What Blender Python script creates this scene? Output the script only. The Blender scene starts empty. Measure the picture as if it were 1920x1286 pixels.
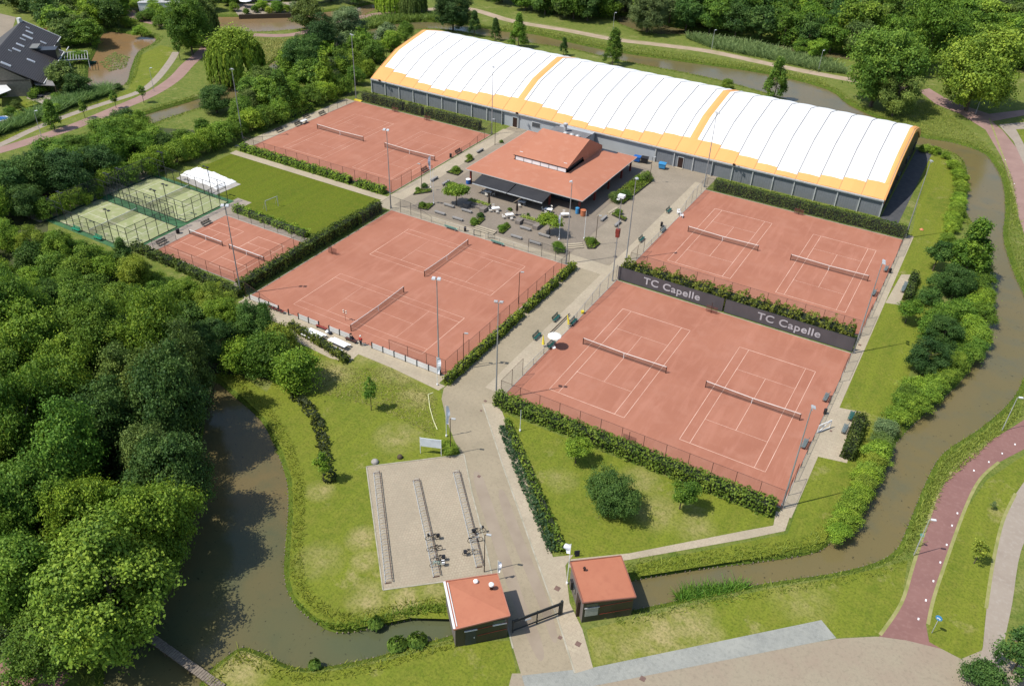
import bpy, math, random
import numpy as np
from mathutils import Vector, Matrix
from mathutils.geometry import delaunay_2d_cdt, tessellate_polygon

random.seed(7)
rng = np.random.default_rng(7)
S = bpy.context.scene
COL = S.collection
PI = math.pi

# ------------------------------------------------------------------ camera
CAM_H, YAW, PITCH, ROLL, FPX = 70.2012, -0.512227, 0.610599, 0.0373826, 1593.458
_f = Vector((math.sin(YAW) * math.cos(PITCH), math.cos(YAW) * math.cos(PITCH), -math.sin(PITCH)))
_r0 = Vector((math.cos(YAW), -math.sin(YAW), 0.0))
_u0 = _r0.cross(_f)
_r = _r0 * math.cos(ROLL) + _u0 * math.sin(ROLL)
_u = -_r0 * math.sin(ROLL) + _u0 * math.cos(ROLL)
cd = bpy.data.cameras.new('camera')
cam = bpy.data.objects.new('camera', cd)
COL.objects.link(cam)
cd.sensor_width = 36.0
cd.lens = FPX / 1920.0 * 36.0
cd.clip_start = 1.0
cd.clip_end = 3000.0
cam.matrix_world = Matrix(((_r.x, _u.x, -_f.x, 0), (_r.y, _u.y, -_f.y, 0), (_r.z, _u.z, -_f.z, CAM_H), (0, 0, 0, 1)))
S.camera = cam

# ------------------------------------------------------------------ sky and sun
SUN_EL, SHADOW_AZ = math.radians(58), math.radians(49)
SUN_DIR = Vector((math.cos(SHADOW_AZ) * math.cos(SUN_EL), math.sin(SHADOW_AZ) * math.cos(SUN_EL), -math.sin(SUN_EL)))
W = bpy.data.worlds.new('World')
S.world = W
W.use_nodes = True
wn = W.node_tree
sky = wn.nodes.new('ShaderNodeTexSky')
sky.sky_type = 'NISHITA'
sky.sun_disc = False
sky.sun_elevation = SUN_EL
_sx, _sy = -SUN_DIR.x, -SUN_DIR.y
sky.sun_rotation = math.atan2(_sx, _sy)
sky.air_density = 1.0
sky.dust_density = 1.0
bg = wn.nodes['Background']
bg.inputs['Strength'].default_value = 0.13
wn.links.new(sky.outputs[0], bg.inputs[0])
sd = bpy.data.lights.new('sun', 'SUN')
sd.energy = 4.15
sd.angle = math.radians(0.5)
sd.color = (1.0, 0.955, 0.89)
sun = bpy.data.objects.new('sun', sd)
COL.objects.link(sun)
sun.rotation_euler = SUN_DIR.to_track_quat('-Z', 'Y').to_euler()
sun.location = (-100, 0, 120)
S.view_settings.view_transform = 'Standard'
S.view_settings.look = 'None'
S.view_settings.gamma = 1.0
S.view_settings.use_curve_mapping = False
S.view_settings.exposure = 0.42
S.render.engine = 'CYCLES'


# ------------------------------------------------------------------ helpers
def G(px, py, z=0.0):
    """ground (or height z) point seen at a pixel of the 1920 wide photograph"""
    d = _r * (px - 960) / FPX - _u * (py - 643) / FPX + _f
    t = (z - CAM_H) / d.z
    return Vector((d.x * t, d.y * t, z))


def ramp_mix(nt, fac, c1, c2):
    m = nt.nodes.new('ShaderNodeMix')
    m.data_type = 'RGBA'
    nt.links.new(fac, m.inputs[0])
    for i, c in ((6, c1), (7, c2)):
        if hasattr(c, 'is_linked') or hasattr(c, 'links'):
            nt.links.new(c, m.inputs[i])
        else:
            m.inputs[i].default_value = (*c, 1)
    return m.outputs[2]


def noise(nt, scale, detail=4, rough=0.55, lo=0.35, hi=0.65, vec=None, stretch=None, dist=0.0):
    tc = vec
    if tc is None:
        tc = nt.nodes.new('ShaderNodeNewGeometry').outputs['Position']
    if stretch:
        mp = nt.nodes.new('ShaderNodeMapping')
        mp.inputs['Rotation'].default_value = (0, 0, stretch[2])
        mp.inputs['Scale'].default_value = (stretch[0], stretch[1], 1)
        nt.links.new(tc, mp.inputs[0])
        tc = mp.outputs[0]
    n = nt.nodes.new('ShaderNodeTexNoise')
    n.inputs['Scale'].default_value = scale
    n.inputs['Detail'].default_value = detail
    n.inputs['Roughness'].default_value = rough
    n.inputs['Distortion'].default_value = dist
    nt.links.new(tc, n.inputs['Vector'])
    mr = nt.nodes.new('ShaderNodeMapRange')
    mr.inputs[1].default_value = lo
    mr.inputs[2].default_value = hi
    nt.links.new(n.outputs[0], mr.inputs[0])
    return mr.outputs[0]


MATS = {}


def mat(name, c1, c2=None, rough=0.8, scale=0.3, scale2=None, c3=None, metal=0.0, bump=0.0, bscale=8.0, spec=0.3,
        stretch=None, lo=0.35, hi=0.65):
    if name in MATS:
        return MATS[name]
    m = bpy.data.materials.new(name)
    m.use_nodes = True
    nt = m.node_tree
    b = nt.nodes['Principled BSDF']
    b.inputs['Roughness'].default_value = rough
    b.inputs['Metallic'].default_value = metal
    b.inputs['Specular IOR Level'].default_value = spec
    if c2 is None:
        c2 = tuple(x * 0.82 for x in c1)
    col = ramp_mix(nt, noise(nt, scale, stretch=stretch, lo=lo, hi=hi), c1, c2)
    if c3 is not None:
        col = ramp_mix(nt, noise(nt, scale2 or scale * 6, lo=0.5, hi=0.75), col, c3)
    nt.links.new(col, b.inputs['Base Color'])
    if bump:
        nz = noise(nt, bscale, 5)
        bp = nt.nodes.new('ShaderNodeBump')
        bp.inputs['Strength'].default_value = bump
        bp.inputs['Distance'].default_value = 0.05
        nt.links.new(nz, bp.inputs['Height'])
        nt.links.new(bp.outputs[0], b.inputs['Normal'])
    MATS[name] = m
    return m


def tag(o, label=None, cat=None, group=None, kind=None):
    if label: o['label'] = label
    if cat: o['category'] = cat
    if group: o['group'] = group
    if kind: o['kind'] = kind
    return o


def thing(name, label, cat, loc=(0, 0, 0), rz=0.0, group=None):
    o = bpy.data.objects.new(name, None)
    o.empty_display_size = 0.3
    COL.objects.link(o)
    o.location = loc
    o.rotation_euler = (0, 0, rz)
    return tag(o, label, cat, group)


KIDS = {}


def link(name, me, parent=None):
    o = bpy.data.objects.new(name, me)
    COL.objects.link(o)
    if parent is not None:
        o.parent = parent
        KIDS.setdefault(parent.name, []).append(o)
    return o


def copy_tree(o, parent=None):
    c = o.copy()
    COL.objects.link(c)
    c.parent = parent
    if parent is not None:
        KIDS.setdefault(parent.name, []).append(c)
    for k in list(KIDS.get(o.name, [])):
        copy_tree(k, c)
    return c


class Proto:
    """build one, then copy it with its parts"""
    def __init__(self, root):
        self.root, self.used = root, False

    def place(self, loc, rz=0.0, label=None, group=None, scale=None, color=None):
        o = copy_tree(self.root) if self.used else self.root
        self.used = True
        o.location = loc
        o.rotation_euler = (0, 0, rz)
        if label: o['label'] = label
        if group: o['group'] = group
        elif 'group' in o: del o['group']
        if scale is not None: o.scale = scale if hasattr(scale, '__len__') else (scale,) * 3
        if color is not None:
            for k in KIDS.get(o.name, []):
                k.color = (*color, 1)
        return o

    def cleanup(self):
        if not self.used:
            for k in KIDS.get(self.root.name, []):
                for kk in KIDS.get(k.name, []): bpy.data.objects.remove(kk)
                bpy.data.objects.remove(k)
            bpy.data.objects.remove(self.root)


class MB:
    def __init__(self):
        self.v, self.f, self.m = [], [], []
        self.mi = 0

    def add(self, vs, fs):
        n = len(self.v)
        self.v += [tuple(v) for v in vs]
        self.f += [tuple(i + n for i in f) for f in fs]
        self.m += [self.mi] * len(fs)
        return self

    def box(self, x0, x1, y0, y1, z0, z1):
        return self.add([(x0, y0, z0), (x1, y0, z0), (x1, y1, z0), (x0, y1, z0), (x0, y0, z1), (x1, y0, z1), (x1, y1, z1), (x0, y1, z1)],
                        [(0, 3, 2, 1), (4, 5, 6, 7), (0, 1, 5, 4), (1, 2, 6, 5), (2, 3, 7, 6), (3, 0, 4, 7)])

    def bar(self, p, q, w, h=None, up=(0, 0, 1)):
        """rectangular bar from p to q"""
        h = w if h is None else h
        p, q = Vector(p), Vector(q)
        d = (q - p).normalized()
        u = Vector(up)
        if abs(d.dot(u)) > 0.98: u = Vector((0, 1, 0))
        s = d.cross(u).normalized() * w / 2
        t = s.cross(d).normalized() * h / 2
        vs = [p - s - t, p + s - t, p + s + t, p - s + t, q - s - t, q + s - t, q + s + t, q - s + t]
        return self.add(vs, [(0, 3, 2, 1), (4, 5, 6, 7), (0, 1, 5, 4), (1, 2, 6, 5), (2, 3, 7, 6), (3, 0, 4, 7)])

    def tube(self, p, q, r1, r2=None, n=8, cap=True):
        r2 = r1 if r2 is None else r2
        p, q = Vector(p), Vector(q)
        d = (q - p)
        if d.length < 1e-6: return self
        d.normalize()
        a = Vector((0, 0, 1)) if abs(d.z) < 0.9 else Vector((1, 0, 0))
        s = d.cross(a).normalized()
        t = d.cross(s)
        vs = []
        for c, r in ((p, r1), (q, r2)):
            for i in range(n):
                an = 2 * PI * i / n
                vs.append(c + s * (r * math.cos(an)) + t * (r * math.sin(an)))
        fs = [(i, (i + 1) % n, n + (i + 1) % n, n + i) for i in range(n)]
        if cap: fs += [tuple(range(n))[::-1], tuple(range(n, 2 * n))]
        return self.add(vs, fs)

    def path(self, pts, r, n=6):
        for a, b in zip(pts, pts[1:]): self.tube(a, b, r, r, n)
        return self

    def ring(self, c, R, r, axis='y', n=20, k=5):
        vs, fs = [], []
        for i in range(n):
            a = 2 * PI * i / n
            for j in range(k):
                b = 2 * PI * j / k
                rr = R + r * math.cos(b)
                x, z, y = rr * math.cos(a), rr * math.sin(a), r * math.sin(b)
                vs.append((c[0] + x, c[1] + y, c[2] + z) if axis == 'y' else (c[0] + x, c[1] + z, c[2] + y))
                fs.append((i * k + j, i * k + (j + 1) % k, ((i + 1) % n) * k + (j + 1) % k, ((i + 1) % n) * k + j))
        return self.add(vs, fs)

    def prism(self, pts, z0, z1):
        """vertical prism over an outline (list of xy)"""
        n = len(pts)
        a = sum(pts[i][0] * pts[(i + 1) % n][1] - pts[(i + 1) % n][0] * pts[i][1] for i in range(n))
        if a < 0: pts = pts[::-1]
        vs = [(p[0], p[1], z0) for p in pts] + [(p[0], p[1], z1) for p in pts]
        fs = [(i, (i + 1) % n, n + (i + 1) % n, n + i) for i in range(n)] + [tuple(range(n, 2 * n)), tuple(range(n))[::-1]]
        return self.add(vs, fs)

    def quad(self, a, b, c, d): return self.add([a, b, c, d], [(0, 1, 2, 3)])

    def slab(self, pts, t):
        """a sloping sheet through 3D points with real thickness t downwards"""
        n = len(pts)
        vs = [tuple(p) for p in pts] + [(p[0], p[1], p[2] - t) for p in pts]
        fs = [tuple(range(n)), tuple(range(n, 2 * n))[::-1]] + [(i, n + i, n + (i + 1) % n, (i + 1) % n) for i in range(n)]
        return self.add(vs, fs)

    def lathe(self, c, prof, n=12):
        vs, fs = [], []
        for r, z in prof:
            for i in range(n):
                a = 2 * PI * i / n
                vs.append((c[0] + r * math.cos(a), c[1] + r * math.sin(a), c[2] + z))
        for k in range(len(prof) - 1):
            for i in range(n):
                fs.append((k * n + i, k * n + (i + 1) % n, (k + 1) * n + (i + 1) % n, (k + 1) * n + i))
        fs.append(tuple(range((len(prof) - 1) * n, len(prof) * n)))
        fs.append(tuple(range(n))[::-1])
        return self.add(vs, fs)

    def build(self, name, m, parent=None, smooth=False, label=None):
        me = bpy.data.meshes.new(name)
        me.from_pydata(self.v, [], self.f)
        for mm in (m if isinstance(m, (list, tuple)) else [m]): me.materials.append(mm)
        if any(self.m): me.polygons.foreach_set('material_index', self.m)
        if smooth: me.polygons.foreach_set('use_smooth', [True] * len(me.polygons))
        me.update()
        o = link(name, me, parent)
        if label: o['label'] = label
        return o


def quads_mesh(name, V, m, var=None):
    """V: (n,4,3) array of quads -> mesh, with a per-face 'leafvar' value"""
    n = V.shape[0]
    me = bpy.data.meshes.new(name)
    me.vertices.add(n * 4)
    me.vertices.foreach_set('co', V.reshape(-1).astype(np.float32))
    me.loops.add(n * 4)
    me.loops.foreach_set('vertex_index', np.arange(n * 4, dtype=np.int32))
    me.polygons.add(n)
    me.polygons.foreach_set('loop_start', np.arange(0, n * 4, 4, dtype=np.int32))
    me.polygons.foreach_set('loop_total', np.full(n, 4, dtype=np.int32))
    if var is not None:
        a = me.attributes.new('leafvar', 'FLOAT', 'FACE')
        a.data.foreach_set('value', var.astype(np.float32))
    me.materials.append(m)
    me.update(calc_edges=True)
    return me


def smooth_px(pts, closed=False, k=5):
    """Catmull-Rom through pixel points"""
    n = len(pts)
    out = []
    rngi = range(n) if closed else range(n - 1)
    for i in rngi:
        if closed:
            p0, p1, p2, p3 = pts[i - 1], pts[i], pts[(i + 1) % n], pts[(i + 2) % n]
        else:
            p0, p1, p2, p3 = pts[max(i - 1, 0)], pts[i], pts[i + 1], pts[min(i + 2, n - 1)]
        for j in range(k):
            t = j / k
            out.append(tuple(0.5 * ((2 * b) + (-a + c) * t + (2 * a - 5 * b + 4 * c - d) * t * t + (-a + 3 * b - 3 * c + d) * t ** 3)
                             for a, b, c, d in zip(p0, p1, p2, p3)))
    if not closed: out.append(tuple(pts[-1]))
    return out


def flat(name, pts, z, m, kind='structure', parent=None):
    """flat ground sheet from world xy points"""
    vs = [Vector((p[0], p[1], z)) for p in pts]
    tris = tessellate_polygon([vs])
    me = bpy.data.meshes.new(name)
    fs = []
    for t in tris:
        a, b, c = (vs[i] for i in t)
        if (b - a).cross(c - a).z < 0: t = (t[0], t[2], t[1])
        fs.append(tuple(t))
    me.from_pydata([tuple(v) for v in vs], [], fs)
    me.materials.append(m)
    o = link(name, me, parent)
    if kind: o['kind'] = kind
    return o


def flat_px(name, px, z, m, smooth=False, kind='structure'):
    if smooth: px = smooth_px(px, True, 4)
    return flat(name, [G(*p)[:2] for p in px], z, m, kind)


def ribbon(name, px, w, z, m, k=5, kind='structure'):
    """a path of constant width along a smoothed centre line"""
    c = [G(*p) for p in smooth_px(px, False, k)]
    L, R = [], []
    for i, p in enumerate(c):
        d = (c[min(i + 1, len(c) - 1)] - c[max(i - 1, 0)]).normalized()
        n = Vector((-d.y, d.x, 0)) * w / 2
        L.append(p + n)
        R.append(p - n)
    mb = MB()
    for i in range(len(c) - 1):
        mb.quad((R[i].x, R[i].y, z), (R[i + 1].x, R[i + 1].y, z), (L[i + 1].x, L[i + 1].y, z), (L[i].x, L[i].y, z))
    o = mb.build(name, m)
    o['kind'] = kind
    return o


def inside(poly, X, Y):
    """vectorised point in polygon"""
    r = np.zeros(X.shape, bool)
    n = len(poly)
    j = n - 1
    for i in range(n):
        xi, yi = poly[i][0], poly[i][1]
        xj, yj = poly[j][0], poly[j][1]
        c = ((yi > Y) != (yj > Y)) & (X < (xj - xi) * (Y - yi) / (yj - yi + 1e-12) + xi)
        r ^= c
        j = i
    return r


def poisson(poly, dist, seed=1, tries=6000):
    r = np.random.default_rng(seed)
    xs = [p[0] for p in poly]
    ys = [p[1] for p in poly]
    P = np.stack([r.uniform(min(xs), max(xs), tries), r.uniform(min(ys), max(ys), tries)], 1)
    P = P[inside(poly, P[:, 0], P[:, 1])]
    out = []
    for p in P:
        if all((p[0] - q[0]) ** 2 + (p[1] - q[1]) ** 2 > dist * dist for q in out): out.append(p)
    return out

# ------------------------------------------------------------------ materials
def grass_mat(name, a, b, dry, dry_lo, patches=(), mow=None, fine=(0.05, 0.09, 0.012)):
    m = bpy.data.materials.new(name)
    m.use_nodes = True
    nt = m.node_tree
    P = nt.nodes['Principled BSDF']
    P.inputs['Roughness'].default_value = 0.85
    P.inputs['Specular IOR Level'].default_value = 0.15
    col = ramp_mix(nt, noise(nt, 0.09, 5, 0.6), a, b)
    col = ramp_mix(nt, noise(nt, 0.9, 5, 0.7, 0.4, 0.72), col, fine)
    pos = nt.nodes.new('ShaderNodeNewGeometry').outputs['Position']
    if mow is not None:
        col = ramp_mix(nt, noise(nt, 0.6, 3, 0.6, 0.42, 0.75, stretch=(1, 0.08, mow)), col, tuple(x * 1.16 for x in a))
    d = noise(nt, 0.16, 7, 0.72, dry_lo, dry_lo + 0.16)
    if patches:
        nz = noise(nt, 0.55, 6, 0.7, 0.3, 0.7)
        acc = None
        for (x, y, r, s) in patches:
            vd = nt.nodes.new('ShaderNodeVectorMath')
            vd.operation = 'DISTANCE'
            nt.links.new(pos, vd.inputs[0])
            vd.inputs[1].default_value = (x, y, 0)
            mr = nt.nodes.new('ShaderNodeMapRange')
            mr.inputs[1].default_value = r
            mr.inputs[2].default_value = r * 0.3
            mr.inputs[3].default_value = 0
            mr.inputs[4].default_value = s
            nt.links.new(vd.outputs['Value'], mr.inputs[0])
            if acc is None: acc = mr.outputs[0]
            else:
                mx = nt.nodes.new('ShaderNodeMath')
                mx.operation = 'MAXIMUM'
                nt.links.new(acc, mx.inputs[0])
                nt.links.new(mr.outputs[0], mx.inputs[1])
                acc = mx.outputs[0]
        ml = nt.nodes.new('ShaderNodeMath')
        ml.operation = 'MULTIPLY'
        nt.links.new(acc, ml.inputs[0])
        nt.links.new(nz, ml.inputs[1])
        ad = nt.nodes.new('ShaderNodeMath')
        ad.operation = 'MAXIMUM'
        nt.links.new(ml.outputs[0], ad.inputs[0])
        nt.links.new(d, ad.inputs[1])
        d = ad.outputs[0]
    col = ramp_mix(nt, d, col, dry)
    col = ramp_mix(nt, noise(nt, 3.5, 4, 0.7, 0.45, 0.8), col, tuple(x * 0.55 for x in b))
    nt.links.new(col, P.inputs['Base Color'])
    bp = nt.nodes.new('ShaderNodeBump')
    bp.inputs['Strength'].default_value = 0.55
    bp.inputs['Distance'].default_value = 0.12
    nt.links.new(noise(nt, 2.2, 6, 0.7, 0.2, 0.8), bp.inputs['Height'])
    nt.links.new(bp.outputs[0], P.inputs['Normal'])
    MATS[name] = m
    return m


def _p(px, py, r, s): 
    g = G(px, py)
    return (g.x, g.y, r, s)


PATCH = [_p(680, 1010, 2.2, 1.5), _p(684, 1052, 1.8, 1.5), _p(690, 1120, 2.6, 1.3), _p(760, 1122, 2.6, 1.4), _p(815, 1108, 2.0, 1.2), _p(620, 700, 4.5, 1.1), _p(760, 690, 5, 1.1),
         _p(745, 820, 3.5, 1.0), _p(600, 920, 2.0, 1.1), _p(1235, 1190, 4.0, 1.4), _p(1290, 1160, 3.5, 1.3), _p(1310, 1185, 3, 1.3),
         _p(1200, 900, 3.0, .9), _p(1230, 960, 3.5, .9), _p(1300, 985, 3, .8), _p(1050, 900, 2.5, .7), _p(450, 1250, 3.5, 1.3), _p(600, 1050, 3, .8), _p(1500, 1120, 4, .7), _p(1150, 1210, 4, .8),
         _p(790, 655, 3, 1), _p(690, 660, 4, .9), _p(780, 745, 3, 1.1)]
M_lawn = grass_mat('lawn', (0.1426, 0.1668, 0.0165), (0.0966, 0.1352, 0.0120), (0.3130, 0.2616, 0.1122), 0.575, PATCH, mow=0.9, fine=(0.1749, 0.1803, 0.0263))
M_field = grass_mat('field_turf', (0.0980, 0.1240, 0.0074), (0.0784, 0.1120, 0.0062), (0.1960, 0.1680, 0.0310), 0.66, (), mow=0.02, fine=(0.1274, 0.1360, 0.0124))
M_rough = grass_mat('rough_grass', (0.1257, 0.1601, 0.0304), (0.0791, 0.1224, 0.0152), (0.2514, 0.2354, 0.0912), 0.55, PATCH, fine=(0.1862, 0.1883, 0.0456))
M_bank = grass_mat('bank_grass', (0.1040, 0.1400, 0.0160), (0.0715, 0.1064, 0.0100), (0.2080, 0.1568, 0.0600), 0.60)
M_under = mat('forest_floor', (0.035, 0.050, 0.012), (0.060, 0.065, 0.022), scale=0.5)

M_clay = mat('clay', (0.3298, 0.1416, 0.0906), (0.2910, 0.1199, 0.0763), rough=0.92, scale=0.12, c3=(0.3443, 0.1565, 0.1039), scale2=0.35, bump=0.15, bscale=6, spec=0.1)
M_clay2 = mat('clay_worn', (0.450, 0.185, 0.112), (0.40, 0.155, 0.093), rough=0.92, scale=0.3, c3=(0.36, 0.13, 0.075), scale2=1.2, spec=0.1)
M_line = mat('court_line', (0.60, 0.38, 0.28), (0.45, 0.22, 0.155), rough=0.8, scale=0.25)
M_line_b = mat('court_line_fresh', (0.66, 0.44, 0.34), (0.50, 0.29, 0.21), rough=0.8, scale=0.4)


def sweep(m, c, amt_lo=.5, amt_hi=.85):
    """drag-mat sweeps: long faint streaks over a clay material"""
    nt = m.node_tree
    b = nt.nodes['Principled BSDF']
    src = b.inputs['Base Color'].links[0].from_socket
    a = ramp_mix(nt, noise(nt, 0.9, 4, 0.65, amt_lo, amt_hi, stretch=(1, .12, .12), dist=.6), src, c)
    a = ramp_mix(nt, noise(nt, 0.22, 6, 0.7, .52, .80, dist=1.2), a, tuple(x * .86 for x in c))
    nt.links.new(a, b.inputs['Base Color'])


sweep(M_clay, (0.38, 0.172, 0.116))


def paver_mat(name, c1, c2, mortar, size, rot=0.0, rough=0.85, patch=None, ms=0.03, row=None):
    m = bpy.data.materials.new(name)
    m.use_nodes = True
    nt = m.node_tree
    P = nt.nodes['Principled BSDF']
    P.inputs['Roughness'].default_value = rough
    P.inputs['Specular IOR Level'].default_value = 0.25
    pos = nt.nodes.new('ShaderNodeNewGeometry').outputs['Position']
    mp = nt.nodes.new('ShaderNodeMapping')
    mp.inputs['Rotation'].default_value = (0, 0, rot)
    nt.links.new(pos, mp.inputs[0])
    bt = nt.nodes.new('ShaderNodeTexBrick')
    bt.inputs['Scale'].default_value = 1.0
    bt.inputs['Brick Width'].default_value = size
    bt.inputs['Row Height'].default_value = row or size
    bt.inputs['Mortar Size'].default_value = size * ms
    bt.inputs['Mortar Smooth'].default_value = 0.4
    bt.inputs['Color1'].default_value = (*c1, 1)
    bt.inputs['Color2'].default_value = (*c2, 1)
    bt.inputs['Mortar'].default_value = (*mortar, 1)
    nt.links.new(mp.outputs[0], bt.inputs[0])
    col = bt.outputs[0]
    col = ramp_mix(nt, noise(nt, 0.22, 6, 0.65, 0.4, 0.75), col, patch or tuple(x * 0.75 for x in c1))
    col = ramp_mix(nt, noise(nt, 2.5, 5, 0.7, 0.5, 0.85), col, tuple(x * 0.62 for x in c1))
    nt.links.new(col, P.inputs['Base Color'])
    MATS[name] = m
    return m


M_plaza = paver_mat('plaza_pavers', (0.2707, 0.2279, 0.1665), (0.2517, 0.2085, 0.1536), (0.1900, 0.1600, 0.1152), 0.3)
M_terrace = paver_mat('terrace_pavers', (0.2205, 0.1843, 0.1419), (0.2009, 0.1668, 0.1290), (0.1470, 0.1212, 0.0946), 0.3)
M_light = paver_mat('light_slabs', (0.3773, 0.3216, 0.2279), (0.3528, 0.2928, 0.2107), (0.2646, 0.2208, 0.1548), 0.5)
M_bike = paver_mat('bike_park_tiles', (0.3468, 0.2945, 0.2107), (0.3277, 0.2707, 0.1935), (0.2232, 0.1852, 0.1290), 0.33, rot=-0.77, ms=0.06)
M_road = paver_mat('road_pavers', (0.3006, 0.2524, 0.1697), (0.2861, 0.2372, 0.1615), (0.2230, 0.1867, 0.1242), 0.22, rot=-0.75, row=0.11)
M_track = mat('worn_track', (0.2327, 0.1862, 0.1350), (0.2707, 0.2205, 0.1620), scale=0.4)
M_front = paver_mat('forecourt_pavers', (0.2852, 0.2438, 0.1707), (0.2682, 0.2254, 0.1591), (0.2214, 0.1886, 0.1319), 0.22, rot=0.3, row=0.11, patch=(0.2554, 0.1978, 0.1436))
M_grey = paver_mat('grey_blocks', (0.245, 0.250, 0.225), (0.215, 0.220, 0.195), (0.16, 0.165, 0.13), 0.2, rot=0.4, patch=(0.30, 0.30, 0.26))
M_cycle = mat('cycle_asphalt', (0.2106, 0.1092, 0.0918), (0.1872, 0.0949, 0.0804), scale=0.3, c3=(0.2340, 0.1302, 0.1107), scale2=2.0)
M_cyclefar = mat('far_cycle_path', (0.2805, 0.1804, 0.1487), (0.2380, 0.1496, 0.1232), scale=0.3)
M_foot = mat('footpath', (0.285, 0.240, 0.190), (0.255, 0.21, 0.165), scale=0.4, c3=(0.31, 0.27, 0.22), scale2=2)
M_dirt = mat('dirt_path', (0.36, 0.27, 0.20), (0.27, 0.22, 0.13), scale=0.3)
M_kerb = mat('kerb_stone', (0.36, 0.33, 0.26), (0.26, 0.24, 0.17), scale=1.0)
M_dryedge = mat('dry_verge', (0.27, 0.25, 0.10), (0.19, 0.20, 0.055), scale=1.0)

M_white = mat('white_membrane', (0.70, 0.70, 0.69), (0.66, 0.66, 0.65), rough=0.6, scale=0.05)
M_orange = mat('orange_membrane', (0.66, 0.325, 0.105), (0.62, 0.30, 0.095), rough=0.6, scale=0.1)
M_seam = mat('roof_seam', (0.30, 0.30, 0.30), rough=0.7)
M_hallwall = mat('hall_cladding', (0.1628, 0.1733, 0.1837), (0.1470, 0.1575, 0.1680), rough=0.6, scale=1.2, stretch=(1, 1, 0))
M_hallpale = mat('hall_pale_wall', (0.34, 0.36, 0.37), (0.31, 0.33, 0.34), rough=0.6)
M_galv = mat('galvanised', (0.46, 0.47, 0.46), (0.36, 0.37, 0.36), rough=0.5, metal=0.2, scale=2)
M_dark = mat('dark_void', (0.012, 0.012, 0.014), rough=0.6)
M_black = mat('black_sheet', (0.022, 0.022, 0.025), (0.016, 0.016, 0.018), rough=0.5)
M_terra = mat('terracotta_roof', (0.3744, 0.1517, 0.0882), (0.3528, 0.1394, 0.0798), rough=0.75, scale=0.15, c3=(0.3960, 0.1763, 0.1092), scale2=0.6)
M_terra2 = mat('kiosk_roof', (0.3696, 0.1406, 0.0780), (0.3498, 0.1273, 0.0702), rough=0.7, scale=0.3, c3=(0.3300, 0.1184, 0.0663), scale2=1.5)
M_red = mat('red_paint', (0.19, 0.035, 0.025), rough=0.5)
M_redline = mat('red_trim', (0.30, 0.06, 0.035), rough=0.5)
M_trim = mat('pale_trim', (0.62, 0.62, 0.60), rough=0.5)
M_anthr = mat('anthracite_panel', (0.030, 0.028, 0.030), (0.022, 0.020, 0.022), rough=0.35, spec=0.5)
M_sidew = mat('grey_brown_cladding', (0.16, 0.135, 0.12), (0.13, 0.11, 0.10), rough=0.6, scale=3, stretch=(1, 0.1, 0))
M_door = mat('slate_door', (0.035, 0.045, 0.05), rough=0.4)
M_dbrown = mat('dark_brown_door', (0.035, 0.018, 0.014), rough=0.5)
M_glass = mat('window_glass', (0.05, 0.06, 0.07), rough=0.1, spec=0.8)
M_palewin = mat('frosted_glazing', (0.72, 0.71, 0.70), rough=0.4)
M_steel = mat('lamp_steel', (0.33, 0.34, 0.34), (0.27, 0.28, 0.28), rough=0.45, metal=0.3)
M_lampw = mat('lamp_white', (0.72, 0.73, 0.74), rough=0.4)
M_post = mat('fence_post', (0.030, 0.034, 0.032), rough=0.5)
M_postbrown = mat('brown_post', (0.07, 0.030, 0.022), rough=0.5)
M_benchg = mat('green_bench', (0.020, 0.095, 0.080), (0.016, 0.075, 0.062), rough=0.5, scale=3)
M_benchgrey = mat('grey_bench', (0.13, 0.17, 0.17), (0.10, 0.13, 0.13), rough=0.5, scale=3)
M_teal = mat('pale_teal_bench', (0.16, 0.36, 0.29), (0.12, 0.28, 0.23), rough=0.5, scale=3)
M_padgreen = mat('bright_green_bench', (0.015, 0.20, 0.11), (0.01, 0.16, 0.09), rough=0.5)
M_padel = mat('padel_turf', (0.2700, 0.2900, 0.1380), (0.2250, 0.2550, 0.1092), scale=0.35, c3=(0.3600, 0.3500, 0.2300), scale2=0.9)
M_padline = mat('padel_line', (0.55, 0.55, 0.42), rough=0.8)
M_padcarpet = mat('padel_green_carpet', (0.050, 0.135, 0.055), (0.035, 0.10, 0.04), scale=0.4)
M_concrete = mat('concrete', (0.34, 0.32, 0.28), (0.27, 0.25, 0.22), scale=0.5, c3=(0.4, 0.38, 0.34), scale2=3)
M_wood = mat('weathered_wood', (0.20, 0.165, 0.125), (0.14, 0.115, 0.09), scale=3)
M_greenw = mat('green_wood', (0.08, 0.06, 0.035), scale=3)
M_whitep = mat('white_plastic', (0.80, 0.80, 0.78), rough=0.4)
M_creamp = mat('cream_plastic', (0.74, 0.69, 0.60), rough=0.4)
M_blue = mat('blue_plastic', (0.02, 0.11, 0.36), rough=0.4)
M_lblue = mat('light_blue_plastic', (0.05, 0.25, 0.48), rough=0.4)
M_yellow = mat('yellow_plastic', (0.75, 0.60, 0.04), rough=0.5)
M_orangep = mat('copper_orange', (0.50, 0.17, 0.08), rough=0.5)
M_banner = mat('charcoal_windbreak', (0.080, 0.073, 0.076), (0.068, 0.062, 0.065), rough=0.75, scale=0.4)
M_letter = mat('grey_lettering', (0.42, 0.41, 0.42), rough=0.8)
M_trunk = mat('bark', (0.105, 0.080, 0.055), (0.07, 0.055, 0.04), scale=4)
M_tile = mat('dark_roof_tiles', (0.050, 0.042, 0.040), (0.036, 0.032, 0.031), rough=0.6, scale=1.5, spec=0.5)
M_brickw = mat('house_brick', (0.22, 0.19, 0.15), (0.17, 0.145, 0.115), scale=3)
M_skin = mat('skin', (0.42, 0.25, 0.17), rough=0.6)
M_shirt = mat('red_shirt', (0.50, 0.03, 0.025), rough=0.8)
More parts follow.
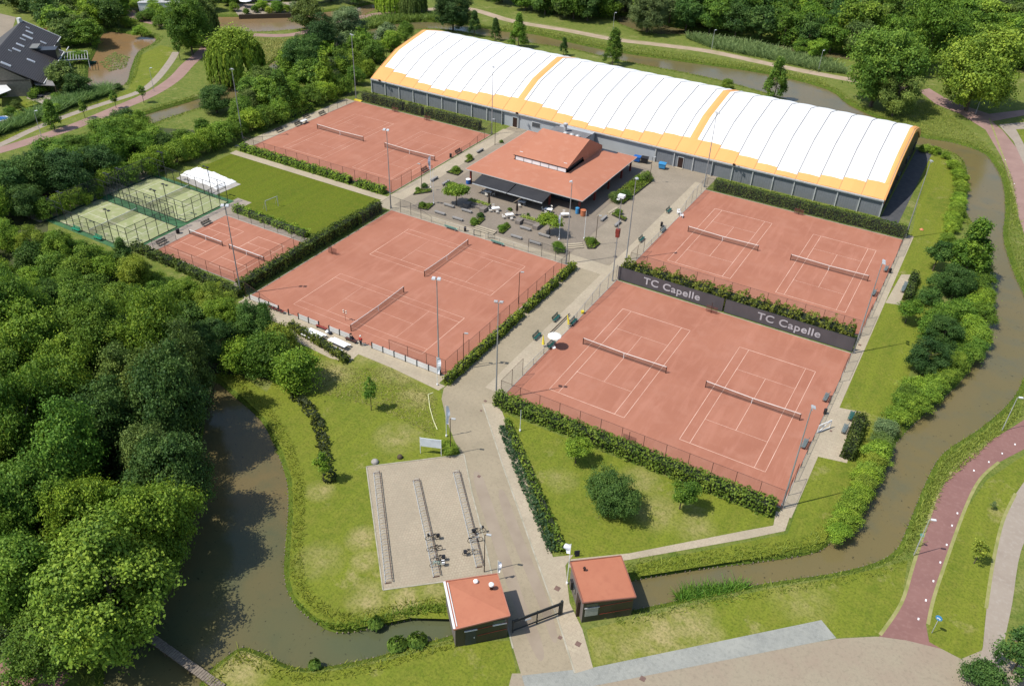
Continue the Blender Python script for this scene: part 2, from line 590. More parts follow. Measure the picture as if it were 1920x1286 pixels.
M_cloth = mat('dark_cloth', (0.03, 0.032, 0.04), rough=0.9)
M_awning = mat('black_awning', (0.030, 0.030, 0.032), (0.024, 0.024, 0.026), rough=0.85, scale=0.5)


def net_mat(name, col, opacity):
    m = bpy.data.materials.new(name)
    m.use_nodes = True
    nt = m.node_tree
    P = nt.nodes['Principled BSDF']
    P.inputs['Base Color'].default_value = (*col, 1)
    P.inputs['Roughness'].default_value = 0.8
    P.inputs['Alpha'].default_value = opacity
    MATS[name] = m
    return m


M_net = net_mat('tennis_netting', (0.045, 0.035, 0.03), 0.42)
M_chain = net_mat('chain_link', (0.06, 0.065, 0.06), 0.16)
M_chaind = net_mat('chain_link_dense', (0.05, 0.055, 0.05), 0.30)
M_padglass = net_mat('padel_glass', (0.10, 0.14, 0.12), 0.12)


def leaf_mat(name, trans=0.34):
    m = bpy.data.materials.new(name)
    m.use_nodes = True
    nt = m.node_tree
    P = nt.nodes['Principled BSDF']
    P.inputs['Roughness'].default_value = 0.6
    P.inputs['Specular IOR Level'].default_value = 0.22
    oi = nt.nodes.new('ShaderNodeObjectInfo')
    at = nt.nodes.new('ShaderNodeAttribute')
    at.attribute_name = 'leafvar'
    hs = nt.nodes.new('ShaderNodeHueSaturation')
    mh = nt.nodes.new('ShaderNodeMapRange')
    mh.inputs[3].default_value = 0.525
    mh.inputs[4].default_value = 0.478
    nt.links.new(at.outputs['Fac'], mh.inputs[0])
    nt.links.new(mh.outputs[0], hs.inputs['Hue'])
    mv = nt.nodes.new('ShaderNodeMapRange')
    mv.inputs[3].default_value = 0.58
    mv.inputs[4].default_value = 1.85
    nt.links.new(at.outputs['Fac'], mv.inputs[0])
    nt.links.new(mv.outputs[0], hs.inputs['Value'])
    nt.links.new(oi.outputs['Color'], hs.inputs['Color'])
    nt.links.new(hs.outputs[0], P.inputs['Base Color'])
    tr = nt.nodes.new('ShaderNodeBsdfTranslucent')
    nt.links.new(hs.outputs[0], tr.inputs['Color'])
    mx = nt.nodes.new('ShaderNodeMixShader')
    mx.inputs[0].default_value = trans
    nt.links.new(P.outputs[0], mx.inputs[1])
    nt.links.new(tr.outputs[0], mx.inputs[2])
    nt.links.new(mx.outputs[0], nt.nodes['Material Output'].inputs['Surface'])
    return m


M_leaf = leaf_mat('leaves')


def water_mat(name, c1, c2, c3):
    m = bpy.data.materials.new(name)
    m.use_nodes = True
    nt = m.node_tree
    P = nt.nodes['Principled BSDF']
    P.inputs['Roughness'].default_value = 0.12
    P.inputs['IOR'].default_value = 1.33
    P.inputs['Specular IOR Level'].default_value = 0.5
    col = ramp_mix(nt, noise(nt, 0.035, 4, 0.5, 0.4, 0.62), c1, c2)
    col = ramp_mix(nt, noise(nt, 0.16, 6, 0.6, 0.48, 0.78), col, c3)
    col = ramp_mix(nt, noise(nt, 2.6, 4, 0.6, 0.66, 0.72), col, (0.03, 0.028, 0.015))
    nt.links.new(col, P.inputs['Base Color'])
    bp = nt.nodes.new('ShaderNodeBump')
    bp.inputs['Strength'].default_value = 0.12
    bp.inputs['Distance'].default_value = 0.03
    nt.links.new(noise(nt, 1.6, 4, 0.6, 0.1, 0.9), bp.inputs['Height'])
    nt.links.new(bp.outputs[0], P.inputs['Normal'])
    return m


M_water = water_mat('canal_water', (0.125, 0.104, 0.044), (0.145, 0.112, 0.046), (0.100, 0.098, 0.058))
M_pond = water_mat('pond_water', (0.080, 0.088, 0.042), (0.125, 0.096, 0.040), (0.066, 0.078, 0.040))
M_brownw = water_mat('brown_water', (0.205, 0.125, 0.055), (0.175, 0.125, 0.065), (0.15, 0.11, 0.06))

# ------------------------------------------------------------------ ground, water, banks
WZ = -0.55
WATER = {
    'canal': (M_water, [(-60, 372), (60, 325), (115, 282), (190, 250), (270, 217), (355, 192), (430, 165), (500, 125), (545, 95), (620, 72), (690, 57), (740, 46), (800, 42),
                        (870, 48), (945, 60), (1000, 65), (1080, 83), (1165, 100), (1290, 118), (1440, 140), (1550, 168), (1590, 196), (1650, 225), (1722, 257), (1780, 267), (1838, 285),
                        (1862, 308), (1880, 345), (1884, 400), (1880, 445), (1897, 505), (1925, 570), (1945, 640), (1920, 705), (1895, 752), (1835, 805), (1768, 850), (1735, 905),
                        (1700, 990), (1680, 1030), (1640, 1055), (1560, 1075), (1440, 1093), (1320, 1115), (1215, 1138), (1150, 1148), (1130, 1110), (1192, 1088), (1320, 1067), (1440, 1052), (1530, 1036),
                        (1562, 1012), (1590, 975), (1640, 905), (1678, 835), (1725, 785), (1790, 728), (1828, 675), (1843, 600), (1848, 510), (1838, 440), (1812, 400), (1815, 345), (1806, 302),
                        (1765, 281), (1722, 275), (1660, 262), (1600, 240), (1520, 205), (1400, 166), (1300, 142), (1170, 117), (1080, 96), (1000, 84), (940, 76), (870, 62), (800, 56), (745, 66), (700, 80), (640, 98), (560, 128), (520, 152), (450, 182), (365, 207),
                        (275, 238), (200, 275), (120, 325), (60, 360), (-60, 405)]),
    'pond': (M_pond, [(400, 716), (440, 745), (490, 790), (520, 850), (538, 905), (540, 960), (535, 1020), (533, 1080), (545, 1122), (578, 1158), (632, 1187), (700, 1178), (770, 1162), (838, 1155),
                      (862, 1170), (850, 1190), (765, 1212), (700, 1233), (592, 1252), (540, 1247), (500, 1227), (455, 1214), (420, 1235), (388, 1262), (372, 1290), (362, 1340), (200, 1350), (196, 1290), (200, 1240), (240, 1190), (320, 1110), (350, 1000), (365, 900),
                      (380, 820), (388, 760)]),
    'garden_pond': (M_brownw, [(205, 60), (250, 66), (292, 72), (283, 86), (258, 100), (246, 128), (236, 158), (205, 172), (150, 187), (60, 226), (-60, 275), (-60, 250), (50, 207), (140, 172), (163, 160), (166, 128), (182, 92), (190, 68)]),
    'terrace_canal': (M_brownw, [(330, 26), (400, 32), (470, 32), (560, 29), (650, 18), (700, 8), (712, 14), (650, 42), (545, 58), (470, 62), (400, 58), (330, 40)]),
    'wood_pool': (M_water, [(1150, 30), (1200, 34), (1262, 52), (1330, 62), (1440, 80), (1530, 96), (1600, 104), (1600, 114), (1530, 108), (1440, 92), (1330, 78), (1280, 68), (1220, 66), (1165, 48)]),
}
outlines = {}
for nm, (m, px) in WATER.items():
    pts = [Vector(G(*p, WZ)[:2]) for p in smooth_px(px, True, 3)]
    a = sum(pts[i].x * pts[(i + 1) % len(pts)].y - pts[(i + 1) % len(pts)].x * pts[i].y for i in range(len(pts)))
    if a < 0: pts.reverse()
    outlines[nm] = pts
verts, edges, outer = [], [], {}
R_ = 1100.0
for x, y in ((-R_, -400), (R_, -400), (R_, 1500), (-R_, 1500)): verts.append(Vector((x, y)))
edges += [(0, 1), (1, 2), (2, 3), (3, 0)]
for nm, pts in outlines.items():
    n = len(pts)
    off = []
    for i, p in enumerate(pts):
        d = (pts[(i + 1) % n] - pts[i - 1]).normalized()
        off.append(p + Vector((d.y, -d.x)) * (0.8 if nm != 'pond' else 0.7))
    outer[nm] = off
    b = len(verts)
    verts += off
    edges += [(b + i, b + (i + 1) % n) for i in range(n)]
ov, oe, of_, _, _, _ = delaunay_2d_cdt(verts, edges, [], 0, 1e-4)
cx = np.array([sum(ov[i].x for i in f) / 3 for f in of_])
cy = np.array([sum(ov[i].y for i in f) / 3 for f in of_])
hole = np.zeros(len(of_), bool)
for nm, pts in outer.items(): hole |= inside([tuple(p) for p in pts], cx, cy)
gm = bpy.data.meshes.new('ground')
gm.from_pydata([(v.x, v.y, 0.0) for v in ov], [], [tuple(f) for f, h in zip(of_, hole) if not h])
gm.materials.append(M_rough)
g = link('ground', gm)
g['kind'] = 'structure'
for nm, pts in outlines.items():
    off = outer[nm]
    n = len(pts)
    mb = MB()
    for i in range(n):
        j = (i + 1) % n
        mb.quad((*off[i], 0.0), (*off[j], 0.0), (*pts[j], WZ + 0.06), (*pts[i], WZ + 0.06))
        mb.quad((*pts[i], WZ + 0.06), (*pts[j], WZ + 0.06), (*pts[j], -1.6), (*pts[i], -1.6))
    o = mb.build('bank', M_bank)
    o['kind'] = 'structure'
    # water sheet reaches a little under its banks
    wp = [p + Vector(((pts[(i + 1) % n] - pts[i - 1]).normalized().y, -(pts[(i + 1) % n] - pts[i - 1]).normalized().x)) * 0.15 for i, p in enumerate(pts)]
    flat(nm + '_water', wp, WZ, WATER[nm][0])
# timber revetment along the waterline where the photograph shows it
rev = MB()
for nm, a, b in (('pond', 0.05, 0.36), ('canal', 0.12, 0.62)):
    pts = outlines[nm]
    n = len(pts)
    for i in range(n - 1):
        p, q = pts[i], pts[i + 1]
        L = (q - p).length
        cpx = p
        if nm == 'canal' and not (cpx.x > -20 and (cpx.y > 30)): continue
        if nm == 'pond' and not (cpx.x > -62 and cpx.y < 80): continue
        k = max(1, int(L / 0.5))
        for t in range(k):
            c = p.lerp(q, t / k)
            if random.random() < 0.2: continue
            h = WZ + random.uniform(0.08, 0.2)
            rev.box(c.x - 0.06, c.x + 0.06, c.y - 0.06, c.y + 0.06, -0.9, h)
o = rev.build('bank_stakes', M_wood)
tag(o, 'low weathered timber stakes edging the water along the grassy banks', 'revetment', kind='stuff')


def rect(x0, x1, y0, y1): return [(x0, y0), (x1, y0), (x1, y1), (x0, y1)]


# ------------------------------------------------------------------ lawns, roads, paving (sheets a few mm apart)
flat_px('lawn', [(560, 640), (640, 670), (720, 655), (825, 722), (836, 800), (868, 862), (690, 872), (722, 1104), (836, 1090), (846, 1160), (770, 1158), (700, 1172), (632, 1180), (585, 1152), (552, 1118), (542, 1080), (545, 1020), (550, 960),
                 (548, 900), (530, 845), (498, 785), (450, 740), (400, 700), (430, 690), (500, 735)], 0.008, M_lawn)
flat_px('lawn', [(938, 772), (1455, 975), (1440, 995), (1190, 1042), (1060, 1050), (1040, 985), (1000, 880), (965, 800)], 0.008, M_lawn)
flat_px('lawn', [(1712, 430), (1735, 300), (1760, 288), (1800, 310), (1800, 380), (1790, 430), (1745, 520), (1740, 610), (1690, 740), (1650, 820), (1630, 880), (1580, 960), (1545, 1015), (1440, 1042), (1200, 1080), (1192, 1058), (1477, 1000), (1530, 860), (1590, 700), (1665, 520)], 0.008, M_lawn)
flat('lawn', rect(-132.0, -93.6, 96.6, 114.2), 0.008, M_field)
flat_px('lawn', [(1100, 1180), (1205, 1155), (1330, 1128), (1450, 1102), (1560, 1085), (1660, 1062), (1702, 1050), (1690, 1130), (1650, 1190), (1570, 1195), (1540, 1165), (1112, 1250)], 0.008, M_lawn)
flat_px('lawn', [(376, 1300), (400, 1262), (425, 1240), (460, 1225), (500, 1236), (545, 1258), (595, 1262), (700, 1244), (850, 1205), (955, 1200), (978, 1300)], 0.008, M_lawn)
flat_px('lawn', [(1742, 1205), (1740, 1150), (1765, 1070), (1808, 960), (1850, 900), (1925, 850), (1925, 900), (1882, 965), (1860, 1060), (1848, 1150), (1842, 1215), (1825, 1232), (1790, 1232)], 0.008, M_lawn, smooth=False)
flat_px('lawn', [(80, 232), (240, 168), (262, 105), (300, 85), (322, 90), (330, 110), (300, 145), (262, 178), (150, 215), (60, 250), (-40, 290), (-40, 270)], 0.008, M_lawn)
flat_px('lawn', [(1890, 235), (1930, 225), (1960, 300), (1925, 320)], 0.008, M_lawn)

# bare soil / undergrowth below the woods
flat_px('undergrowth', [(-400, 560), (60, 600), (240, 650), (330, 690), (400, 716), (386, 770), (372, 830), (352, 930), (335, 1040), (300, 1110), (230, 1185), (190, 1235), (100, 1262), (-10, 1235), (-400, 1300)], 0.012, M_under)
flat_px('undergrowth', [(-200, 330), (60, 330), (110, 332), (200, 285), (275, 246), (300, 240), (440, 250), (250, 330), (90, 415), (90, 470), (200, 505), (290, 545), (430, 600), (520, 650), (550, 700), (530, 722), (480, 705), (400, 700), (300, 660), (60, 585), (-200, 560)], 0.012, M_under)

# entrance road and plaza
flat_px('entrance_road', [(985, 1290), (962, 1215), (948, 1160), (925, 1090), (907, 1010), (885, 930), (868, 860), (852, 825), (838, 790), (828, 748), (832, 728), (860, 706), (1075, 495), (1160, 497), (1160, 528), (1045, 625), (962, 712), (932, 748), (945, 800), (985, 900), (1030, 1040), (1062, 1140), (1095, 1255)], 0.014, M_road)
flat('plaza', rect(-93.0, -43.9, 111.8, 160.9), 0.012, M_plaza)
flat('terrace', rect(-87.2, -54.4, 114.6, 131.0), 0.050, M_terrace)
flat('terrace', rect(-87.2, -57.0, 131.0, 156.5), 0.050, M_terrace)
flat_px('tyre_track', [(888, 900), (905, 895), (945, 1010), (985, 1130), (1012, 1190), (1020, 1230), (1006, 1232), (970, 1150), (925, 1020)], 0.019, M_track, smooth=True)
flat_px('tyre_track', [(935, 930), (948, 925), (985, 1020), (1025, 1120), (1045, 1190), (1035, 1200), (1005, 1120), (960, 1010)], 0.019, M_track, smooth=True)
# light slabs beside the road, along the fences and round the courts
flat_px('pavement', [(903, 757), (936, 757), (952, 800), (986, 900), (1019, 1000), (1037, 1044), (1075, 1040), (1060, 1060), (1068, 1130), (1092, 1180), (1112, 1252), (1078, 1262), (1042, 1150), (990, 1005), (945, 880)], 0.024, M_light)
flat('pavement', rect(-46.9, -43.9, 76.5, 156.0), 0.024, M_light)
flat('pavement', rect(-90.5, -54.4, 111.8, 113.9), 0.024, M_light)
flat('pavement', rect(-93.4, -90.2, 112.0, 158.5), 0.022, M_light)
flat('pavement', rect(-132.6, -93.4, 114.2, 116.0), 0.022, M_light)
flat('pavement', rect(-54.4, -46.9, 112.2, 115.5), 0.022, M_light)
flat('pavement', rect(-6.6, -5.2, 75.0, 156.0), 0.024, M_light)
flat_px('pavement', [(1690, 515), (1707, 515), (1687, 572), (1660, 568)], 0.020, M_light)
flat_px('pavement', [(1572, 764), (1614, 772), (1588, 868), (1530, 855)], 0.020, M_light)
flat_px('pavement', [(1455, 958), (1482, 965), (1472, 995), (1400, 1010), (1180, 1049), (1066, 1064), (1070, 1048), (1180, 1037), (1400, 994), (1450, 985)], 0.020, M_light)
flat_px('pavement', [(455, 553), (478, 572), (600, 622), (742, 680), (835, 724), (822, 732), (735, 690), (672, 664), (655, 680), (620, 672), (555, 640), (530, 610), (470, 585)], 0.020, M_light)
flat('pavement', rect(-89.5, -52.6, 73.9, 75.7), 0.026, M_light)
flat('pavement', rect(-134.6, -131.7, 117.5, 153.6), 0.010, M_light)
flat('pavement', rect(-142.0, -136.6, 74.0, 101.0), 0.016, M_light)
flat('pavement', rect(-115.9, -112.4, 76.5, 100.0), 0.016, M_foot)
flat('pavement', rect(-94.0, -91.9, 76.0, 96.0), 0.016, M_foot)
flat('pavement', rect(-112.4, -94.0, 93.6, 95.2), 0.016, M_foot)
flat('shadowed_apron', rect(-11.9, -8.6, 157.0, 201.0), 0.018, mat('shadowed_apron', (0.05, 0.052, 0.055), (0.07, 0.07, 0.07), scale=1))  # asphalt strip by the east gable, its near-black colour also painting the hall's shadow
# bicycle park
bk = [G(687, 875), G(870, 852), G(907, 1080), G(836, 1090), G(718, 1106)]
flat_px('bicycle_park', [(868, 853), (886, 930), (908, 1010), (926, 1090), (900, 1085), (890, 1000)], 0.022, M_bike)
flat('bicycle_park', [p[:2] for p in bk], 0.020, M_bike)
flat_px('bicycle_park', [(836, 1090), (907, 1080), (935, 1080), (850, 1130), (845, 1100)], 0.021, M_bike)
kb = MB()
for a, b in ((0, 1), (0, 4), (4, 3)): kb.bar((bk[a].x, bk[a].y, 0.02), (bk[b].x, bk[b].y, 0.02), 0.14, 0.10)
for pts in ([(905, 757), (945, 880), (990, 1005), (1042, 1150), (1078, 1262)], [(870, 852), (885, 925), (907, 1010), (925, 1090), (948, 1160), (962, 1215)]):
    q = [G(*p) for p in pts]
    for a, b in zip(q, q[1:]): kb.bar((a.x, a.y, 0.02), (b.x, b.y, 0.02), 0.16, 0.06)
o = kb.build('kerb', M_kerb)
o['kind'] = 'structure'
# forecourt and lower lane
flat_px('forecourt', [(1080, 1262), (1180, 1262), (1568, 1197), (1640, 1193), (1700, 1195), (1760, 1213), (1802, 1235), (1850, 1215), (1900, 1240), (1990, 1290), (1990, 1500), (900, 1500), (960, 1262)], 0.010, M_front)
flat_px('grey_lane', [(1112, 1251), (1540, 1162), (1568, 1196), (1182, 1272), (1090, 1290), (985, 1290), (978, 1266)], 0.018, M_grey)
# cycle paths and roads on the right
flat_px('cycle_path', [(1648, 1193), (1668, 1172), (1688, 1132), (1710, 1060), (1735, 985), (1762, 915), (1800, 868), (1850, 830), (1900, 800), (1990, 740), (1990, 800), (1920, 842), (1870, 868), (1835, 900), (1808, 950), (1775, 1040), (1748, 1120), (1736, 1170), (1742, 1203), (1765, 1216), (1700, 1200)], 0.016, M_cycle)
flat_px('side_road', [(1960, 860), (1905, 925), (1880, 980), (1862, 1060), (1850, 1140), (1843, 1212), (1838, 1240), (1880, 1260), (1882, 1210), (1898, 1130), (1915, 1030), (1960, 930)], 0.016, M_foot, smooth=True)
flat_px('cycle_path', [(1722, 170), (1755, 196), (1800, 214), (1848, 244), (1878, 295), (1897, 350), (1908, 400), (1930, 470), (1965, 470), (1948, 390), (1925, 320), (1908, 280), (1880, 245), (1860, 228), (1930, 215), (1930, 205), (1855, 214), (1812, 200), (1770, 183), (1742, 166)], 0.016, M_cyclefar)
flat_px('side_road', [(1872, 234), (1960, 226), (1960, 240), (1905, 243), (1930, 290), (1975, 330), (1990, 400), (1965, 470), (1948, 390), (1925, 320), (1900, 265)], 0.020, M_foot)
ribbon('dirt_path', [(770, 22), (870, 16), (960, 40), (1060, 57), (1150, 74), (1240, 85), (1330, 97), (1440, 120), (1540, 140), (1640, 158), (1725, 172)], 3.4, 0.014, M_dirt)
ribbon('cycle_path', [(-80, 300), (0, 282), (95, 252), (150, 233), (210, 208), (280, 178), (325, 150), (352, 122), (375, 102), (388, 84), (360, 64), (310, 48), (262, 36), (240, 20)], 3.3, 0.016, M_cyclefar)
ribbon('footpath', [(-60, 292), (0, 272), (60, 244), (130, 216), (200, 193), (262, 172), (292, 150), (318, 118), (330, 98)], 1.9, 0.016, M_foot)
ribbon('footpath', [(475, 66), (545, 66), (620, 48), (700, 28), (770, 22)], 3.0, 0.016, M_cyclefar)
ribbon('footpath', [(100, 1300), (60, 1275), (0, 1260), (-80, 1240)], 4.0, 0.018, M_cycle)
# dry verges along the paths
for px in ([(1650, 1190), (1690, 1130), (1712, 1060), (1737, 985), (1764, 912), (1802, 865), (1852, 827)], [(1740, 1170), (1751, 1120), (1778, 1040), (1811, 950), (1838, 898), (1873, 866)],
           [(1849, 1140), (1861, 1060), (1879, 980), (1904, 925)], [(1855, 222), (1872, 270), (1893, 330), (1908, 400)], [(960, 36), (1060, 53), (1150, 70), (1240, 81), (1330, 93), (1440, 116)]):
    ribbon('verge', px, 0.35, 0.022, M_dryedge)
# road stud dashes down the cycle path
ds = MB()
for p in [(1722, 1160), (1736, 1125), (1750, 1089), (1763, 1054), (1775, 1021), (1785, 985), (1795, 962), (1826, 882), (1854, 866), (1879, 850), (1903, 833), (1902, 345), (1893, 325), (1885, 300)]:
    c = G(*p)
    ds.box(c.x - .08, c.x + .08, c.y - .15, c.y + .15, 0.017, 0.026)
ds.build('road_marking', M_whitep)['kind'] = 'structure'
# manhole covers and drain grates
mh = MB()
for p, s in (((1045, 1103), .45), ((1084, 1207), .42), ((1050, 1195), .3), ((898, 893), .3), ((910, 752), .3), ((902, 770), .22), ((1205, 1272), .4), ((1903, 1198), .4), ((1558, 808), .25), ((1674, 538), .25), ((1612, 647), .35)):
    c = G(*p)
    mh.box(c.x - s * .62, c.x + s * .62, c.y - s * .62, c.y + s * .62, 0.02, 0.034)
mh.build('drain_cover', mat('rust_iron', (0.16, 0.10, 0.08), scale=3))['kind'] = 'structure'

# ------------------------------------------------------------------ clay courts
PADS = {'AB': (-43.9, -6.6, 76.0, 111.9), 'CD': (-43.9, -6.6, 117.4, 153.5), 'EF': (-89.3, -52.8, 75.8, 111.8), 'GH': (-131.6, -93.8, 117.8, 153.6), 'mini': (-112.4, -94.0, 78.0, 93.6)}
for k, (x0, x1, y0, y1) in PADS.items():
    flat('clay_court', rect(x0, x1, y0, y1), 0.030, M_clay)
    kb = MB()
    for a in ((x0 - .1, x1 + .1, y0 - .1, y0), (x0 - .1, x1 + .1, y1, y1 + .1), (x0 - .1, x0, y0, y1), (x1, x1 + .1, y0, y1)): kb.box(*a, -0.02, 0.07)
    kb.build('court_edging', M_concrete)['kind'] = 'structure'


def court_lines(cx, cy, rot, m, strong=()):
    mb = MB()
    w = 0.034

    def ln(x0, y0, x1, y1, ww=w):
        if rot: x0, y0, x1, y1 = -y0, x0, -y1, x1
        x0, x1 = sorted((x0, x1)); y0, y1 = sorted((y0, y1))
        if x1 - x0 < y1 - y0: mb.quad(*[(cx + a, cy + b, 0.040) for a, b in ((x0 - ww, y0), (x1 + ww, y0), (x1 + ww, y1), (x0 - ww, y1))])
        else: mb.quad(*[(cx + a, cy + b, 0.044) for a, b in ((x0, y0 - ww), (x1, y0 - ww), (x1, y1 + ww), (x0, y1 + ww))])
    for x in (-5.485, 5.485): ln(x, -11.885, x, 11.885)
    for x in (-4.115, 4.115): ln(x, -11.885, x, 11.885)
    for y in (-11.885, 11.885): ln(-5.485, y, 5.485, y, 0.045)
    for y in (-6.4, 6.4): ln(-4.115, y, 4.115, y, 0.026)
    ln(0, -6.4, 0, 6.4, 0.028)
    o = mb.build('court_lines', m)
    o['kind'] = 'structure'
    wm = MB()
    for sgn in (-1, 1):
        pts = []
        for i in range(26):
            a = 2 * PI * i / 26
            rr = 1 + 0.12 * math.sin(3 * a + cx) + 0.08 * math.sin(5 * a + cy)
            x, y = 4.6 * rr * math.cos(a), sgn * 12.6 + 1.7 * rr * math.sin(a)
            if rot: x, y = -y, x
            pts.append((cx + x, cy + y))
    return o


COURTS = [(-34.0, 92.75, 0, 'left of the two lower right clay courts'), (-15.43, 92.7, 0, 'right of the two lower right clay courts'), (-33.95, 134.6, 0, 'left of the two upper right clay courts'),
          (-15.43, 134.6, 0, 'right of the two upper right clay courts'), (-70.4, 102.1, 1, 'upper of the two middle clay courts'), (-70.3, 83.6, 1, 'lower of the two middle clay courts'),
          (-120.6, 134.8, 0, 'left of the two upper left clay courts'), (-102.0, 134.8, 0, 'right of the two upper left clay courts')]
# net prototype
t = thing('tennis_net', 'x', 'tennis net')
mb = MB()
vs = []
N = 16
for i in range(N + 1):
    x = -6.4 + 12.8 * i / N
    h = 0.914 + (1.07 - 0.914) * (abs(x) / 6.4)
    vs.append((x, h))
for (xa, ha), (xb, hb) in zip(vs, vs[1:]): mb.quad((xa, 0, 0.05), (xb, 0, 0.05), (xb, 0, hb - .04), (xa, 0, ha - .04))
mb.build('netting', M_net, t)
mb = MB()
for (xa, ha), (xb, hb) in zip(vs, vs[1:]): mb.bar((xa, 0, ha), (xb, 0, hb), 0.05, 0.09)
mb.build('top_band', mat('net_band', (0.78, 0.70, 0.64), rough=0.8), t)
MB().box(-.03, .03, -.025, .025, 0.04, .914).build('centre_strap', M_whitep, t)
for s in (-1, 1): MB().box(s * 6.4 - .05, s * 6.4 + .05, -.05, .05, 0, 1.1).build('post', M_postbrown, t)
PN = Proto(t)
for cx_, cy_, rot, where in COURTS:
    court_lines(cx_, cy_, rot, M_line_b if cx_ > -60 else M_line)
    PN.place((cx_, cy_, 0.03), PI / 2 if rot else 0, 'long tennis net across the ' + where)
# two small practice courts
t = thing('mini_net', 'x', 'tennis net')
MB().quad((-3.9, 0, 0.05), (3.9, 0, 0.05), (3.9, 0, .8), (-3.9, 0, .8)).build('netting', M_net, t)
MB().bar((-3.9, 0, .84), (3.9, 0, .84), .05, .1).build('top_band', M_whitep, t)
for s in (-1, 1): MB().box(s * 3.9 - .05, s * 3.9 + .05, -.05, .05, 0, .95).build('post', M_postbrown, t)
MB().box(-.03, .03, -.025, .025, 0.04, .84).build('centre_strap', M_whitep, t)
PM = Proto(t)
for cx_, lab in ((-108.3, 'short net on the left practice court beside the padel courts'), (-98.9, 'short net on the right practice court beside the hedge')):
    mb = MB()
    for x0, y0, x1, y1 in ((-3, -5.5, -3, 5.5), (3, -5.5, 3, 5.5), (-3, -5.5, 3, -5.5), (-3, 5.5, 3, 5.5), (-3, -3, 3, -3), (-3, 3, 3, 3), (0, -3, 0, 3)):
        if x0 == x1: mb.quad(*[(cx_ + a, 85.4 + b, 0.040) for a, b in ((x0 - .05, y0), (x0 + .05, y0), (x0 + .05, y1), (x0 - .05, y1))])
        else: mb.quad(*[(cx_ + a, 85.4 + b, 0.044) for a, b in ((x0, y0 - .05), (x1, y0 - .05), (x1, y0 + .05), (x0, y0 + .05))])
    mb.build('court_lines', M_line)['kind'] = 'structure'
    PM.place((cx_, 85.2, 0.03), 0, lab)

# ------------------------------------------------------------------ tennis hall
hall = thing('tennis_hall', 'long indoor tennis hall with a white arched membrane roof edged in orange', 'sports hall')
X0, X1, NB = -132.3, -12.25, 29
pit = (X1 - X0) / NB
PROF = [(160.8, 3.40), (163.0, 4.50), (165.5, 5.66), (168.2, 6.86), (171.0, 8.02), (174.8, 8.78), (178.7, 9.50), (182.6, 10.16), (186.4, 9.30), (190.2, 8.30), (193.8, 6.95), (197.4, 5.25), (200.8, 3.40)]


def roofz(y):
    for (a, za), (b, zb) in zip(PROF, PROF[1:]):
        if a <= y <= b: return za + (zb - za) * (y - a) / (b - a)
    return 3.4


def roof_strip(x0, x1, ya, yb, lift=0.10, th=0.06):
    ys = [ya] + [y for y, _ in PROF if ya + .05 < y < yb - .05] + [yb]
    mb = MB()
    for a, b in zip(ys, ys[1:]):
        za, zb = roofz(a) + lift, roofz(b) + lift
        xm = (x0 + x1) / 2
        sag = 0.10  # membrane bellies slightly between the arches
        mb.add([(x0, a, za), (xm, a, za + sag), (x1, a, za), (x0, b, zb), (xm, b, zb + sag), (x1, b, zb)], [(0, 1, 4, 3), (1, 2, 5, 4)])
    a, b = ys[0], ys[-1]
    for y in (a, b):
        z = roofz(y) + lift
        mb.add([(x0, y, z), ((x0 + x1) / 2, y, z + .1), (x1, y, z), (x0, y, z - .1), (x1, y, z - .1)], [(0, 3, 4, 2, 1)])
    return mb


sh = MB()
for (a, za), (b, zb) in zip(PROF, PROF[1:]): sh.quad((X0, a, za), (X1, a, za), (X1, b, zb), (X0, b, zb))
sh.build('roof_frame', M_seam, hall)
STEP = [164.75, 164.0, 163.35, 162.6, 162.0, 162.6, 163.2, 163.85, 164.3, 164.5, 164.45, 163.75, 163.1, 162.4, 161.85, 162.4, 163.1, 163.75, 164.4, 164.5, 164.5, 163.75, 163.1, 162.4, 161.8, 162.4, 163.0, 163.7, 164.35]
gp = 0.11
for i in range(NB):
    xa, xb = X0 + i * pit + gp, X0 + (i + 1) * pit - gp
    ys = STEP[i]
    yb = 361.6 - ys
    cuts = [(xa, xb)]
    if i in (9, 19):
        sa = -93.35 if i == 9 else -52.15
        sb = sa + 1.65
        roof_strip(sa, sb, ys, yb, 0.10).build('orange_stripe', M_orange, hall)
        cuts = [(xa, sa - 0.01), (sb + 0.01, xb)]
    if i == 0:
        roof_strip(xa, X0 + 1.15, ys, yb).build('orange_stripe', M_orange, hall)
        cuts = [(X0 + 1.16, xb)]
    if i == NB - 1:
        roof_strip(X1 - 1.0, xb, ys, yb).build('orange_stripe', M_orange, hall)
        cuts = [(xa, X1 - 1.01)]
    for a, b in cuts: roof_strip(a, b, ys + .005, yb - .005).build('white_roof_panel', M_white, hall)
    roof_strip(xa - .08, xb + .08, 160.8, ys - .005).build('orange_roof_panel', M_orange, hall)
    roof_strip(xa, xb, yb + .005, 200.7).build('orange_roof_panel', M_orange, hall)
